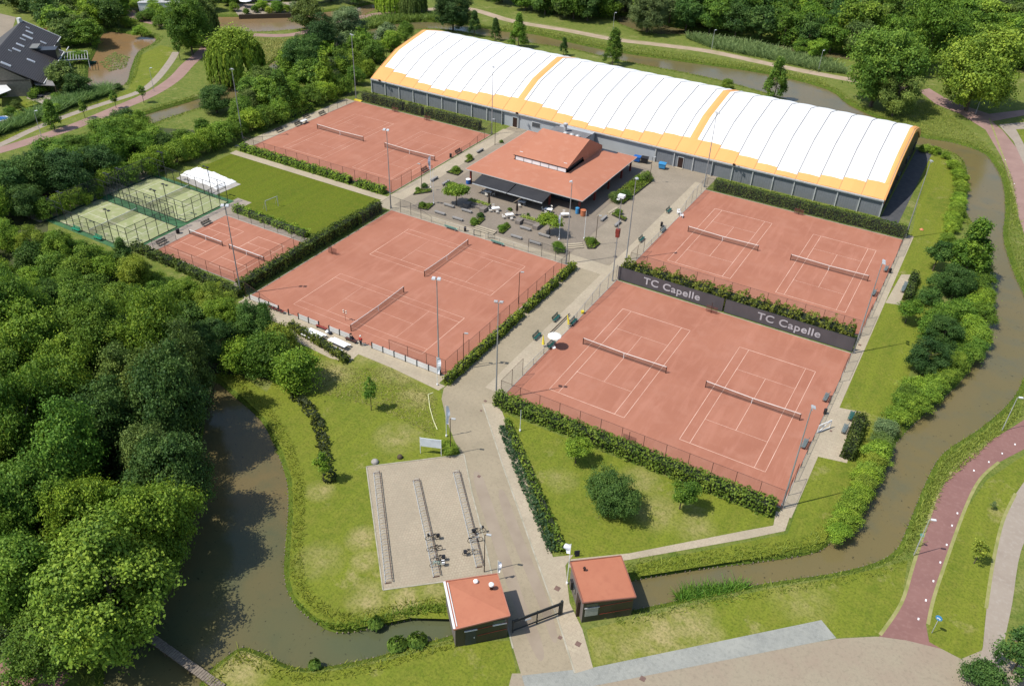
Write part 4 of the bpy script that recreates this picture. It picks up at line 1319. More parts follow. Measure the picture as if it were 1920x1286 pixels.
# --- single trees and bushes one can point to: (protos, base px, crown radius m, height factor, colour, label)
SINGLE = [
    (SAP, (696, 769), 1.35, 1.25, MID, 'slim young tree alone in the weedy meadow, casting a thin shadow', 0),
    (SAP, (607, 903), 1.5, 1.0, BRIGHT, 'small pale tree on the lawn between the rose bed and the bicycle park', 1),
    (FINE, (1148, 958), 3.0, .95, DARK, 'big dense dark round tree in the middle of the triangular lawn', 0),
    (SMALL, (1079, 868), 1.55, .85, BRIGHT, 'small round tree touching the long hedge, left of the big dark one', 1),
    (SMALL, (1274, 954), 1.75, .9, MID, 'small round tree touching the long hedge, right of the big dark one', 2),
    (SAP, (1826, 1056), 1.3, .8, YEL, 'leaning yellow sapling on the verge between the two paths', 2),
    (SAP, (1858, 955), .5, .8, GREYG, 'tiny bare sapling at the top of the verge by the red path', 2),
    (SMALL, (1697, 606), 1.8, .8, MID, 'small round tree behind the hedge block by the eastern path', 3),
    (SMALL, (1748, 508), 2.3, .85, DARK, 'small dark tree on the lawn left of the canal bushes', 4),
    (CONE, (1806, 522), 4.2, .92, MID, 'tall broad conical tree on the canal bank, highest of the eastern row', 0),
    (BROAD, (1783, 560), 3.0, 1.0, DARK, 'dark dense tree below the tall conical tree on the canal bank', 5),
    (BROAD, (1730, 700), 2.7, 1.0, DEEP, 'very dark rounded tree in the middle of the canal shrubbery', 0),
    (BROAD, (1760, 650), 2.6, .95, DARK, 'dark tree standing just above the very dark rounded one', 1),
    (WIL, (447, 152), 5.9, .92, LIME, 'large weeping willow with long hanging branches beside the pink path', 0),
    (WIL, (735, 22), 4.6, .8, LIME, 'left of the two weeping willows behind the hall end', 0),
    (WIL, (772, 26), 4.2, .78, OLIVE, 'right of the two weeping willows behind the hall end', 0),
    (WIL, (375, 80), 5.0, 1.05, OLIVE, 'olive weeping willow partly hidden behind the large one', 0),
    (CONE, (103, 243), 2.7, .85, MID, 'stocky egg-shaped tree on the grass between footpath and pink path', 1),
    (SAP, (160, 222), 1.5, .9, MID, 'thin sapling beside the footpath, right of the egg-shaped tree', 0),
    (SAP, (218, 203), 1.5, .9, MID, 'second thin sapling along the footpath', 1),
    (SAP, (270, 193), 1.5, .9, MID, 'third thin sapling along the footpath, nearest the bend', 2),
    (SAP, (338, 113), 2.0, 1.05, MID, 'young tree on a bare stem at the sharp bend of the footpath', 1),
    (BROAD, (361, 103), 6.0, 1.25, MID, 'very tall tree with bare trunk at the meeting of the pink path and footpath', 2),
    (BROAD, (407, 212), 4.0, .75, DARK, 'dark round bush-like tree left of the western floodlight mast', 3),
    (BROAD, (242, 262), 4.2, .8, DARK, 'dark round tree on the canal bank below the pink path', 4),
    (BROAD, (575, 150), 5.2, 1.1, DARK, 'dark spreading alder over the canal behind the upper left courts', 5),
    (BROAD, (600, 112), 5.0, 1.15, DEEP, 'very dark tall alder behind the spreading one', 0),
    (BROAD, (655, 85), 5.0, 1.05, GREYG, 'grey-green loose tree by the canal left of the hall', 1),
    (CONE, (612, 178), 3.8, .95, BRIGHT, 'bright pointed tree behind the upper left courts, right of the mast', 2),
    (CONE, (530, 215), 4.0, .9, MID, 'pointed green tree above the hedge behind the upper left courts', 0),
    (BROAD, (500, 180), 4.0, .85, OLIVE, 'olive rounded tree on the canal side of the pointed green tree', 2),
    (FINE, (850, 58), 6.2, 1.05, DEEP, 'tall very dark tree right behind the left end of the hall', 1),
    (CONE, (890, 68), 2.6, 1.0, DARK, 'small dark cone beside the tall very dark tree behind the hall', 0),
    (CONE, (929, 76), 2.2, 1.0, DARK, 'narrow small conifer behind the hall roof, second from left', 1),
    (CONE, (972, 90), 3.3, 1.0, MID, 'larger dark conifer rising over the hall roof left of the first orange stripe', 2),
    (CONE, (1056, 105), 1.8, 1.0, DARK, 'smallest conifer rising over the hall roof near the orange stripe', 0),
    (CONE, (1148, 122), 3.4, 1.0, MID, 'bushy conifer standing alone over the middle of the hall roof', 1),
    (CONE, (1449, 186), 3.6, 1.0, MID, 'bushy conifer over the right part of the hall roof', 2),
    (BROAD, (1362, 170), 1.8, .8, BRIGHT, 'low bright shrub-like tree over the hall roof by the canal', 3),
    (FINE, (1812, 208), 11.3, .98, LIME, 'huge yellow-green rounded tree beside the fork of the cycle path', 0),
    (BROAD, (1632, 200), 9.0, 1.1, MID, 'large green tree by the canal left of the huge yellow-green one', 5),
    (BROAD, (1672, 218), 5.2, 1.1, OLIVE, 'lower olive tree with white trunk by the canal end', 0),
    (BROAD, (1725, 135), 8.5, 1.2, MID, 'tall green tree behind the huge yellow-green one on its left', 1),
    (FINE, (1212, 62), 6.5, 1.05, GREYG, 'grey-green spreading tree beside the pool behind the far path', 1),
    (CONE, (1898, 1262), 2.9, 1.0, DARK, 'dark dense evergreen in the bottom right corner', 0),
    (BUSH, (1842, 1290), 2.2, 1.0, DARK, 'dark low evergreen beside the corner evergreen', 0),
    (FINE, (228, 1195), 6.3, 1.08, (0.165, 0.262, 0.030), 'large bright broad tree leaning over the pond near the footbridge', 0),
    (BROAD, (95, 1250), 4.0, .8, MID, 'round tree at the wood edge nearest the corner cycle path', 1),
    (BUSH, (566, 722), 3.6, 1.15, BRIGHT, 'big bright bush at the end of the wood beside the weedy meadow', 1),
    (BUSH, (505, 690), 3.6, 1.15, MID, 'big leafy bush left of the bright one at the meadow edge', 2),
    (CONE, (238, 505), 2.3, .85, DARK, 'dark tree rising in front of the padel courts', 2),
    (UMB, (856, 385), 2.5, .95, BRIGHT, 'flat-topped bright tree on the terrace beside the left planter', 0),
    (UMB, (1030, 440), 2.2, .95, BRIGHT, 'flat-topped bright tree on the terrace beside the right planter', 0),
]
for protos, px, R, hs, colr, lab, idx in SINGLE: tree_at(protos, G(*px), R, colr, lab, None, hs, idx % len(protos))

LANDMARKS = [('the pond', (450, 950)), ('the footbridge', (330, 1220)), ('the padel courts', (230, 400)), ('the practice courts', (430, 470)), ('the left photo edge', (0, 800)), ('the dark-roofed house', (50, 90)),
             ('the pink path', (150, 240)), ('the left floodlight mast', (455, 260)), ('the hall roof', (1200, 120)), ('the far dirt path', (1000, 45)), ('the wood pool', (1220, 50)), ('the top right corner', (1900, 20)),
             ('the huge yellow-green tree', (1812, 150)), ('the top edge of the view', (1450, 5)), ('the garden pond', (215, 110)), ('the football lawn', (570, 350)), ('the corner cycle path', (40, 1270)), ('the weedy meadow', (600, 700)),
             ('the middle of the wood', (200, 850)), ('the wide end of the canal', (1820, 700)), ('the lower canal bend', (1590, 980)), ('the laurel belt end', (300, 318)), ('the middle of the laurel belt', (420, 270)), ('the hall corner', (690, 130)), ('the tall conical tree', (1806, 522)), ('the upper canal bend', (1785, 330)), ('the thickest canal shrubs', (1780, 640)),
             ('the narrow canal shrubs', (1660, 815)), ('the wood edge by the belt', (120, 620)), ('the top of the pond', (390, 735)), ('the far street lamp', (1534, 134)), ('the reeds by the wood', (1450, 90)), ('the tall alder', (600, 112)), ('the bottom left corner', (0, 1150)), ('the top left corner', (0, 0)), ('the red garden shrub', (95, 70))]
LMW = [(n, G(*p)) for n, p in LANDMARKS]


seen_labels = {}


def to_px(p):
    d = Vector((p.x, p.y, 0)) - Vector((0, 0, CAM_H))
    z = d.dot(_f)
    return 960 + FPX * d.dot(_r) / z, 643 - FPX * d.dot(_u) / z


def near(p):
    """where a thing stands, told from the nearest landmark"""
    n, q = min(LMW, key=lambda l: (l[1] - p).length)
    (ax, ay), (bx, by) = to_px(p), to_px(q)
    dx, dy = ax - bx, ay - by
    r_ = math.hypot(dx, dy)
    if r_ < 22: return 'at ' + n
    a = math.degrees(math.atan2(-dy, dx)) % 360
    w = ['right of', 'above right of', 'above', 'above left of', 'left of', 'below left of', 'below', 'below right of'][int((a + 22.5) // 45) % 8]
    k = 'just ' if r_ < 55 else ('' if r_ < 100 else ('well ' if r_ < 170 else 'far '))
    return k + w + ' ' + n


def once(lab, alts):
    """vary a label until it has not been used before"""
    for a in [''] + list(alts):
        c = (a + ' ' + lab).strip()
        if c not in seen_labels:
            seen_labels[c] = 1
            return c
    return lab


BIGT = G(232, 1190)


def wood(px, dist, Rr, protos, cols, what, group, seed, hs=(.9, 1.15), limit=400, cat=None):
    poly = [tuple(G(*q)[:2]) for q in px]
    r = random.Random(seed)
    k = 0
    for x, y in poisson(poly, dist, seed):
        p = Vector((float(x), float(y), 0))
        if any(inside([tuple(q) for q in outlines[w]], np.array([x]), np.array([y]))[0] for w in outlines): continue
        if (p - BIGT).length < 8.0: continue
        vx, vy = to_px(p)
        if vx < -90 or vx > 1990 or vy < -6 or vy > 1480: continue
        c = r.choice(cols)
        R = r.uniform(*Rr)
        size = 'tall' if R > (Rr[0] * .35 + Rr[1] * .65) else ('low' if R < (Rr[0] * .65 + Rr[1] * .35) else 'middling')
        r2 = near(p)
        pr = protos[r.randrange(len(protos))]
        pr.place((p.x, p.y, 0), r.uniform(0, 2 * PI), once('%s %s %s %s' % (size, TONE[c], what, r2), ['denser', 'lopsided', 'fuller']), group, (R * r.uniform(.9, 1.1), R * r.uniform(.9, 1.1), R * r.uniform(*hs)), jit(c, .15, r))
        k += 1
        if k >= limit: break
    return k


# the wood on the left
n1 = wood([(-110, 700), (-60, 620), (60, 635), (240, 672), (330, 715), (385, 750), (372, 820), (352, 930), (335, 1040), (300, 1110), (230, 1175), (190, 1200), (100, 1225), (0, 1205), (-60, 1190)], 5.3, (3.3, 4.9), BROAD + FINE,
          [MID, BRIGHT, BRIGHT, MID, DARK, YEL, MID, OLIVE], 'pond wood tree,', 'trees of the wood by the pond', 21, (1.3, 1.75))
n1 += wood([(-70, 450), (60, 462), (110, 488), (200, 522), (290, 556), (420, 600), (500, 640), (548, 680), (560, 715), (530, 728), (480, 700), (400, 692), (300, 662), (60, 610), (-60, 600)], 3.9, (2.1, 3.4), BROAD + BUSH, [MID, BRIGHT, DARK, BRIGHT, YEL, MID], 'belt tree,',
           'trees of the belt between wood and courts', 22, (1.0, 1.35))
n2 = 0
n1 += wood([(480, 215), (560, 180), (640, 150), (690, 110), (740, 80), (700, 85), (640, 102), (560, 132), (500, 165), (450, 195)], 5.2, (2.8, 4.2), FARB + BUSH, [MID, BRIGHT, DARK, GREYG, MID], 'canal tree,', 'trees between canal and laurel belt', 25, (.9, 1.2), 22)
n1 += wood([(-100, 345), (60, 338), (160, 300), (260, 262), (300, 262), (262, 310), (130, 378), (70, 415), (-100, 430)], 5.0, (3.0, 4.6), BROAD, [DARK, MID, MID, DEEP, BRIGHT], 'tree,', 'trees between canal and padel courts', 23, (.8, 1.1))
# laurel belt above the football lawn
for i, (px, R, c) in enumerate([((270, 330), 2.4, BRIGHT), ((300, 318), 2.6, BRIGHT), ((332, 308), 2.6, BRIGHT), ((360, 296), 2.7, BRIGHT), ((390, 284), 2.6, BRIGHT), ((418, 270), 2.6, BRIGHT), ((445, 256), 2.4, MID), ((472, 246), 2.7, BRIGHT),
                                ((500, 238), 2.6, MID), ((528, 225), 2.6, BRIGHT), ((556, 212), 2.6, BRIGHT), ((584, 198), 2.6, MID), ((612, 190), 2.6, BRIGHT), ((640, 176), 2.5, BRIGHT), ((668, 160), 2.4, MID), ((690, 143), 2.3, BRIGHT),
                                ((345, 282), 2.4, MID), ((310, 290), 2.4, DARK), ((385, 262), 2.3, MID), ((455, 225), 2.8, MID), ((665, 135), 3.0, BRIGHT), ((635, 150), 3.0, BRIGHT), ((545, 190), 2.8, BRIGHT), ((700, 118), 3.2, MID), ((735, 95), 3.0, BRIGHT), ((760, 78), 2.8, MID), ((470, 205), 2.6, OLIVE),
                                ((150, 385), 2.0, BRIGHT), ((180, 368), 2.0, BRIGHT), ((120, 398), 2.0, BRIGHT), ((95, 410), 2.0, MID), ((205, 352), 2.2, BRIGHT), ((235, 342), 2.2, MID)]):
    tree_at(BUSH, G(*px), R * 1.12, c, once('%s laurel shrub %s' % (TONE[c], near(G(*px))), ['wide', 'tall', 'full', 'next', 'broad']), 'shrubs of the laurel belt', 1.25)
for i, (px, R, c) in enumerate([((100, 452), 1.5, MID), ((125, 462), 1.5, BRIGHT), ((150, 472), 1.6, MID), ((178, 482), 1.7, BRIGHT), ((205, 494), 1.7, MID), ((232, 506), 1.8, BRIGHT), ((262, 518), 1.7, MID), ((290, 532), 1.8, BRIGHT),
                                ((318, 545), 1.8, MID), ((346, 556), 1.8, BRIGHT), ((374, 568), 1.9, MID), ((402, 580), 1.9, DARK), ((340, 580), 2.2, BRIGHT), ((300, 562), 2.2, MID), ((262, 545), 2.2, BRIGHT), ((80, 470), 2.0, MID), ((110, 482), 2.2, BRIGHT)]):
    tree_at(BUSH, G(*px), R, c, once('%s belt edge bush %s' % (TONE[c], near(G(*px))), ['broad', 'rounder', 'fuller']), 'low bushes at the belt edge', .95)
# canal side shrubs on the east
for i, (px, R, c, hs) in enumerate([((1735, 284), 1.2, LIME, .7), ((1752, 288), 1.2, BRIGHT, .7), ((1790, 320), 1.3, BRIGHT, .8), ((1800, 341), 1.3, LIME, .8), ((1801, 364), 1.3, BRIGHT, .8), ((1796, 386), 1.3, LIME, .8), ((1790, 406), 1.4, BRIGHT, .8), ((1784, 428), 1.5, LIME, .9), ((1812, 500), 2.2, BRIGHT, 1), ((1838, 535), 2.0, MID, 1), ((1845, 565), 1.8, BRIGHT, .9), ((1840, 600), 2.0, MID, 1), ((1832, 640), 2.0, BRIGHT, .9), ((1810, 675), 2.0, MID, .9), ((1735, 755), 1.9, BRIGHT, .8), ((1700, 750), 1.9, MID, .8), ((1648, 850), 1.5, BRIGHT, .9), ((1634, 876), 1.5, YEL, .9), ((1621, 904), 1.5, LIME, .9), ((1608, 932), 1.5, BRIGHT, .9), ((1582, 980), 1.5, LIME, .9), ((1772, 298), 1.0, LIME, .8), ((1785, 312), 1.0, LIME, .8), ((1795, 330), 1.1, BRIGHT, .8), ((1800, 352), 1.1, LIME, .8), ((1798, 375), 1.1, BRIGHT, .8), ((1792, 395), 1.2, LIME, .8), ((1785, 415), 1.3, BRIGHT, .8), ((1780, 436), 1.5, LIME, .9),
                                    ((1775, 458), 1.6, BRIGHT, .9), ((1790, 480), 2.0, MID, 1), ((1830, 515), 2.1, MID, 1), ((1822, 545), 2.2, MID, 1), ((1760, 545), 2.2, DARK, 1), ((1740, 570), 2.0, DARK, 1), ((1825, 585), 2.2, BRIGHT, 1), ((1795, 600), 2.4, MID, 1), ((1820, 625), 2.2, BRIGHT, .9),
                                    ((1765, 605), 2.4, MID, 1), ((1790, 650), 2.2, BRIGHT, .9), ((1822, 660), 1.8, MID, .9), ((1745, 630), 2.4, MID, 1), ((1785, 690), 2.0, BRIGHT, .9), ((1715, 740), 2.1, BRIGHT, .8), ((1745, 735), 2.1, BRIGHT, .8), ((1770, 715), 2.0, BRIGHT, .8), ((1690, 765), 1.9, MID, .8),
                                    ((1715, 770), 1.9, BRIGHT, .8), ((1680, 790), 1.7, BRIGHT, .8), ((1660, 812), 1.6, GREYG, .8), ((1650, 838), 1.5, OLIVE, .9), ((1640, 862), 1.4, LIME, .9), ((1628, 890), 1.5, LIME, .9), ((1615, 918), 1.5, YEL, .9), ((1602, 945), 1.6, BRIGHT, .9), ((1590, 968), 1.5, LIME, .9), ((1575, 990), 1.5, BRIGHT, .95), ((1567, 1010), 1.2, BRIGHT, .9)]):
    tree_at(BUSH, G(*px), R * (1.35 if R < 1.45 else 1.08), c, once('%s bank shrub %s' % (TONE[c], near(G(*px))), ['broad', 'lower', 'rounder', 'fuller', 'wider']), 'shrubs along the eastern canal bank', hs)
# the far wood beyond the canal
n2 = wood([(1270, 60), (1330, 50), (1440, 66), (1560, 88), (1690, 105), (1760, 100), (1900, 130), (1960, 140), (1960, 20), (1900, -45), (1500, -40), (1000, -40), (880, -14), (960, 18), (1080, 38), (1150, 25), (1200, 26)], 6.9, (4.9, 7.6), FARB, [DARK, MID, OLIVE, MID, DARK, BRIGHT, GREYG],
          'far wood tree,', 'trees of the wood beyond the canal', 31, (.85, 1.15), 260)
n2 += wood([(60, 26), (100, 50), (120, 85), (160, 95), (182, 82), (190, 66), (215, 52), (225, 30), (250, -10), (180, -30), (0, -30), (0, 8)], 5.0, (3.2, 5.0), FARB, [MID, BRIGHT, OLIVE, DARK, BRIGHT], 'pond garden tree,', 'trees round the garden pond', 32, (.9, 1.2), 60)
n2 += wood([(300, 20), (345, 30), (420, 26), (440, 10), (420, -20), (300, -20)], 6.0, (3.2, 4.6), FARB, [MID, OLIVE, DARK], 'background tree,', 'trees behind the tall bare-trunked tree', 35, (.9, 1.2), 12)
n2 += wood([(-20, 120), (20, 128), (100, 150), (130, 145), (140, 190), (100, 215), (0, 225), (-20, 180)], 4.6, (1.0, 1.8), BUSH, [MID, BRIGHT, DARK, OLIVE], 'garden shrub,', 'shrubs in the gardens by the ditch', 36, (.8, 1.0), 18)
n2 += wood([(560, 12), (640, -10), (700, -10), (720, 2), (640, 14), (600, 40), (575, 60)], 7.5, (3.6, 5.2), FARB, [MID, DARK, BRIGHT, OLIVE], 'terrace tree,', 'trees by the terrace canal', 33, (.9, 1.2), 30)
n2 += wood([(220, 20), (245, 45), (232, 62), (290, 72), (330, 55), (330, 35), (280, 20)], 6, (2.4, 3.2), BUSH, [MID, BRIGHT], 'bush,', 'bushes by the garden pond', 34, (.8, 1.0), 8)
for i, (px, R, c) in enumerate([((985, 20), 4.8, MID), ((1022, 28), 5.0, DARK), ((1060, 34), 4.6, OLIVE), ((1102, 40), 5.0, DARK), ((1136, 34), 4.6, MID), ((1285, 58), 5.2, DARK), ((1330, 60), 5.4, MID), ((1378, 68), 5.2, DARK), ((1425, 75), 5.4, DARK), ((1470, 82), 5.2, MID),
                                ((1512, 90), 5.0, DARK), ((1555, 97), 4.6, MID), ((1600, 100), 5.2, OLIVE), ((1530, 112), 3.0, BRIGHT), ((1500, 104), 2.6, MID)]):
    tree_at(FARB, G(*px), R, c, once('%s wood edge tree %s' % (TONE[c], near(G(*px))), ['fuller', 'wider', 'rounder']), 'trees of the wood beyond the canal', 1.05)
print('trees', n1, n2)

# garden hedges and shrubs near the house
for i, (px, R, c) in enumerate([((440, 22), 1.8, BRIGHT), ((478, 24), 1.4, MID), ((492, 20), 2.2, BRIGHT), ((506, 26), 1.5, YEL), ((520, 24), 2.4, MID), ((536, 24), 1.7, BRIGHT), ((552, 22), 2.0, GREYG), ((462, 27), 1.2, MID)]):
    tree_at(BUSH, G(*px), R, c, once('%s shrub in the quay gardens of the terrace houses, %s' % (TONE[c], ['by the left end', 'by the parasol', 'beside the parasol', 'in the middle', 'right of the middle', 'before the last house', 'at the right end', 'under the parasol'][i]), []), None, 1.1)
for px, R, c, lab in [((72, 178), 1.9, BRIGHT, 'bright round shrub by the garden shed roof'), ((35, 172), 2.2, BRIGHT, 'bright shrub above the striped garden awning'), ((125, 165), 4.0, OLIVE, 'drooping olive bush tree between shed and garden pond'), ((150, 180), 3.0, DARK, 'dark drooping bush at the garden pond corner'),
                      ((108, 190), 1.6, MID, 'round green shrub beside the garden table'), ((20, 215), 1.5, MID, 'small garden shrub by the blue pool'), ((40, 225), 1.5, BRIGHT, 'bright low shrub on the ditch side of the garden'), ((60, 216), 1.4, BRIGHT, 'bright low shrub between garden and ditch'),
                      ((110, 125), 2.6, BRIGHT, 'bright bush behind the garden pergola'), ((150, 118), 2.6, MID, 'green bush where the pergola meets the pond'), ((135, 88), 3.2, MID, 'green bush tree above the pergola'), ((222, 168), 1.2, DARK, 'little dark bush at the lower end of the garden pond'),
                      ((95, 70), 2.2, (0.16, 0.05, 0.02), 'small rust-red garden shrub beside the dark-roofed house'), ((283, 35), 2.4, MID, 'green shrub beside the white garden building'), ((265, 68), 2.4, BRIGHT, 'bright bush on the upper bank of the garden pond')]:
    tree_at(BUSH if R < 3 else FARB, G(*px), R, c, lab, None, .9)

# terrace shrubs and plant beds
SHR = [((1211, 338), 1.4, OLIVE, 'tall reddish shrub at the far end of the raised bed'), ((1153, 378), 1.5, OLIVE, 'dark reddish shrub at the near end of the raised bed'), ((1172, 372), 1.3, DARK, 'dark shrub in the raised bed next to the reddish one'), ((1185, 352), .9, BRIGHT, 'low bright plant in the middle of the raised bed'),
       ((1196, 340), .9, MID, 'low green plant in the raised bed near the far shrub'), ((1046, 470), 1.25, MID, 'round green shrub at the corner of the terrace steps'), ((1110, 457), .9, MID, 'green shrub in the triangular bed beside the lamp'), ((889, 420), .9, MID, 'round shrub in the bed left of the garden steps'),
       ((901, 408), .75, DARK, 'small round shrub behind the one left of the garden steps'), ((941, 432), .85, MID, 'round shrub in the bed right of the garden steps'), ((950, 425), .6, MID, 'smaller shrub beside the one right of the garden steps'), ((956, 395), .45, MID, 'small potted shrub between the white tables'),
       ((990, 405), .4, DARK, 'small potted shrub beside the right planter'), ((880, 298), .8, BRIGHT, 'small plant in the bed left of the clubhouse, farther one'), ((855, 322), .9, MID, 'small plant in the bed left of the clubhouse, nearer one'), ((796, 352), .7, DARK, 'small dark plant in the bed by the slim lamp'),
       ((783, 357), .5, MID, 'tiny plant at the edge of the bed by the slim lamp'), ((792, 388), .7, MID, 'leafy plant in the bed by the flag poles'), ((1160, 402), .8, MID, 'clump of leaves in the bed by the short steps'), ((845, 850), 1.0, LIME, 'bright lime shrub beside the white signboard'),
       ((835, 838), .8, LIME, 'small lime shrub under the slim lamp beside the road'), ((940, 268), .5, MID, 'little plant against the clubhouse path by the hall door')]
for px, R, c, lab in SHR: tree_at(BUSH, G(*px), R, c, lab, None, 1.0)
for pr in ALL_PROTOS: pr.cleanup()


# ------------------------------------------------------------------ hedges
def hedge(pts, w, h, color, label, leaf=.17, dens=34, wob=.12, gaps=(), seed=1, name='hedge', cat='hedge', core=True):
    """clipped hedge along world points: dark inner mass and a skin of leaves"""
    r = np.random.default_rng(seed)
    pts = [Vector((p[0], p[1], 0)) for p in pts]
    t = thing(name, label, cat)
    V, var = [], []
    cm = MB()
    s0 = 0.0
    for a, b in zip(pts, pts[1:]):
        L = (b - a).length
        d = (b - a).normalized()
        nv = np.array([-d.y, d.x, 0])
        dv = np.array([d.x, d.y, 0])
        for face in ('top', 'l', 'r', 'e0', 'e1'):
            area = L * w if face == 'top' else (L * h if face in 'lr' else w * h)
            n = int(area * dens)
            u = r.uniform(0, L, n)
            k = r.uniform(-.5, .5, n)
            zz = r.uniform(.03, 1, n)
            wv = 1 + wob * np.sin((u + s0) * 1.9 + seed) + wob * .8 * np.sin((u + s0) * 4.3 + 2)
            if face == 'top':
                P = np.outer(u, dv) + np.outer(k * w * wv, nv)
                P[:, 2] = h * (1 + wob * .8 * np.sin((u + s0) * 2.3) + wob * .6 * np.sin((u + s0) * 5.1)) - np.abs(k) ** 3 * h * .6
                N = np.array([0, 0, 1.])
            elif face in 'lr':
                sg = 1 if face == 'l' else -1
                P = np.outer(u, dv) + np.outer(sg * w / 2 * wv * (1 - .25 * zz ** 3), nv)
                P[:, 2] = zz * h
                N = nv * sg + np.array([0, 0, .25])
            else:
                sg = -1 if face == 'e0' else 1
                P = np.outer(np.full(n, L if sg > 0 else 0.0), dv) + np.outer(k * w, nv)
                P[:, 2] = zz * h
                N = dv * sg
            keep = np.ones(n, bool)
            for g0, g1 in gaps: keep &= ~((u + s0 > g0) & (u + s0 < g1))
            if face in ('e0', 'e1'): keep[:] = True
            P = P[keep]
            n = len(P)
            P = P + np.array([a.x, a.y, 0]) + r.normal(size=(n, 3)) * .07
            V.append(leaf_quads(P, N + r.normal(size=(n, 3)) * .6, leaf * r.uniform(.6, 1.5, n), r))
            cl = .5 + .18 * np.sin(P[:, 0] * 1.7 + P[:, 1] * 1.3) + .08 * np.sin(P[:, 0] * 4 + P[:, 1] * 3)
            var.append(np.clip(cl + r.normal(0, .17, n), 0, 1))
        if core:
            cuts = sorted([(max(0, g0 - s0), min(L, g1 - s0)) for g0, g1 in gaps if g1 > s0 and g0 < s0 + L])
            c0 = 0.0
            segs = []
            for g0, g1 in cuts:
                if g0 > c0: segs.append((c0, g0))
                c0 = g1
            if c0 < L: segs.append((c0, L))
            for e0, e1 in segs:
                p, q = a + d * (e0 + .12), a + d * max(e1 - .12, e0 + .13)
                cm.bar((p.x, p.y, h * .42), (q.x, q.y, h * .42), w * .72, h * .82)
        s0 += L
    me = quads_mesh('foliage', np.concatenate(V), M_leaf, np.concatenate(var))
    o = link('foliage', me, t)
    o.color = (*color, 1)
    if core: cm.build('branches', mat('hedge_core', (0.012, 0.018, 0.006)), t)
    return t


GD = (0.075, 0.110, 0.016)
hedge([(-132.0, 117.0), (-94.6, 116.7)], 1.5, 1.35, BRIGHT, 'informal hedge between the upper left courts and the football lawn', gaps=((29.2, 30.8),), seed=2)
hedge([(-130.6, 155.4), (-97.4, 155.0)], 1.6, 2.0, (0.085, 0.115, 0.018), 'dark clipped hedge between the upper left courts and the hall', gaps=((12, 12.8), (17.5, 18.6)), seed=3)
hedge([(-91.1, 76.2), (-91.1, 104.0)], 1.7, 2.1, GD, 'tall dark hedge dividing the middle clay courts from the practice courts', seed=4)
hedge([(-91.1, 104.6), (-91.2, 110.6)], 1.6, 1.9, GD, 'far end of the dark dividing hedge beside the football lawn', seed=5)
hedge([(-112.6, 96.2), (-95.0, 95.6)], 1.5, 1.0, BRIGHT, 'low loose hedge between the football lawn and the practice courts', seed=6, wob=.25)
hedge([(-51.6, 74.2), (-51.6, 111.6)], 1.05, 1.25, (0.165, 0.215, 0.022), 'narrow bright hedge along the left side of the entrance road', seed=7, gaps=((20.2, 21.0), (31.4, 32.0)))
hedge([(-44.0, 114.6), (-7.4, 115.2)], 2.4, 2.2, (0.130, 0.150, 0.022), 'bushy hedge behind the charcoal windbreak banner', seed=8, wob=.28, leaf=.2)
hedge([(-42.6, 154.9), (-6.4, 154.9)], 1.4, 2.1, (0.075, 0.115, 0.016), 'straight dark hedge between the upper right courts and the hall', seed=9, wob=.06)
hedge([(-44.0, 74.6), (-7.2, 74.6)], 1.9, 1.7, (0.115, 0.170, 0.020), 'long thick hedge below the lower right courts', seed=10, wob=.1)
q = [G(*p) for p in ((950, 790), (972, 845), (1000, 905), (1030, 975), (1056, 1036))]
hedge(q, .75, .6, (0.125, 0.185, 0.02), 'low bright hedge strip running down the lawn edge to the right kiosk', seed=11, wob=.2)
q = [G(*p) for p in ((944, 800), (962, 850), (985, 905), (1012, 970), (1040, 1035))]
hedge(q, 1.3, .22, (0.040, 0.080, 0.030), 'strip of dark ground cover between the pavement and the low bright hedge', seed=12, wob=.1, name='ground_cover', cat='ground cover', core=False, dens=60)
q = [G(*p) for p in ((1587, 862), (1612, 790))]
hedge(q, 1.5, 1.5, (0.060, 0.085, 0.014), 'short clipped hedge block behind the seats by the eastern path, nearer one', seed=13, wob=.05)
q = [G(*p) for p in ((1700, 565), (1714, 522))]
hedge(q, 1.2, 1.4, (0.055, 0.085, 0.016), 'short clipped hedge block behind the grey seats, farther one', seed=14, wob=.08)
q = [G(*p) for p in ((545, 612), (600, 645), (652, 680))]
hedge(q, 1.1, .9, (0.10, 0.125, 0.016), 'low hedge behind the two white picnic tables', seed=15, wob=.15)
q = [G(*p) for p in ((518, 232), (584, 205))]
hedge(q, 1.6, 1.5, BRIGHT, 'rounded clipped hedge behind the dark benches of the upper left courts', seed=16, wob=.06)
q = [G(*p) for p in ((252, 468), (330, 500), (410, 540), (452, 556))]
hedge(q, 1.5, 1.3, (0.070, 0.105, 0.016), 'hedge below the practice courts', seed=17, wob=.15)
q = [G(*p) for p in ((548, 738), (575, 762), (596, 795), (606, 835), (612, 880), (622, 905))]
hedge(q, 1.1, .65, (0.038, 0.050, 0.018), 'curving bed of dark rose bushes between pond lawn and meadow', seed=18, wob=.35, leaf=.22, dens=22, name='rose_bed', cat='rose bed', core=False)
for i, (px, w, lab) in enumerate([(((700, 170), (725, 181)), .8, 'short green planting at the hall corner')]):
    pass


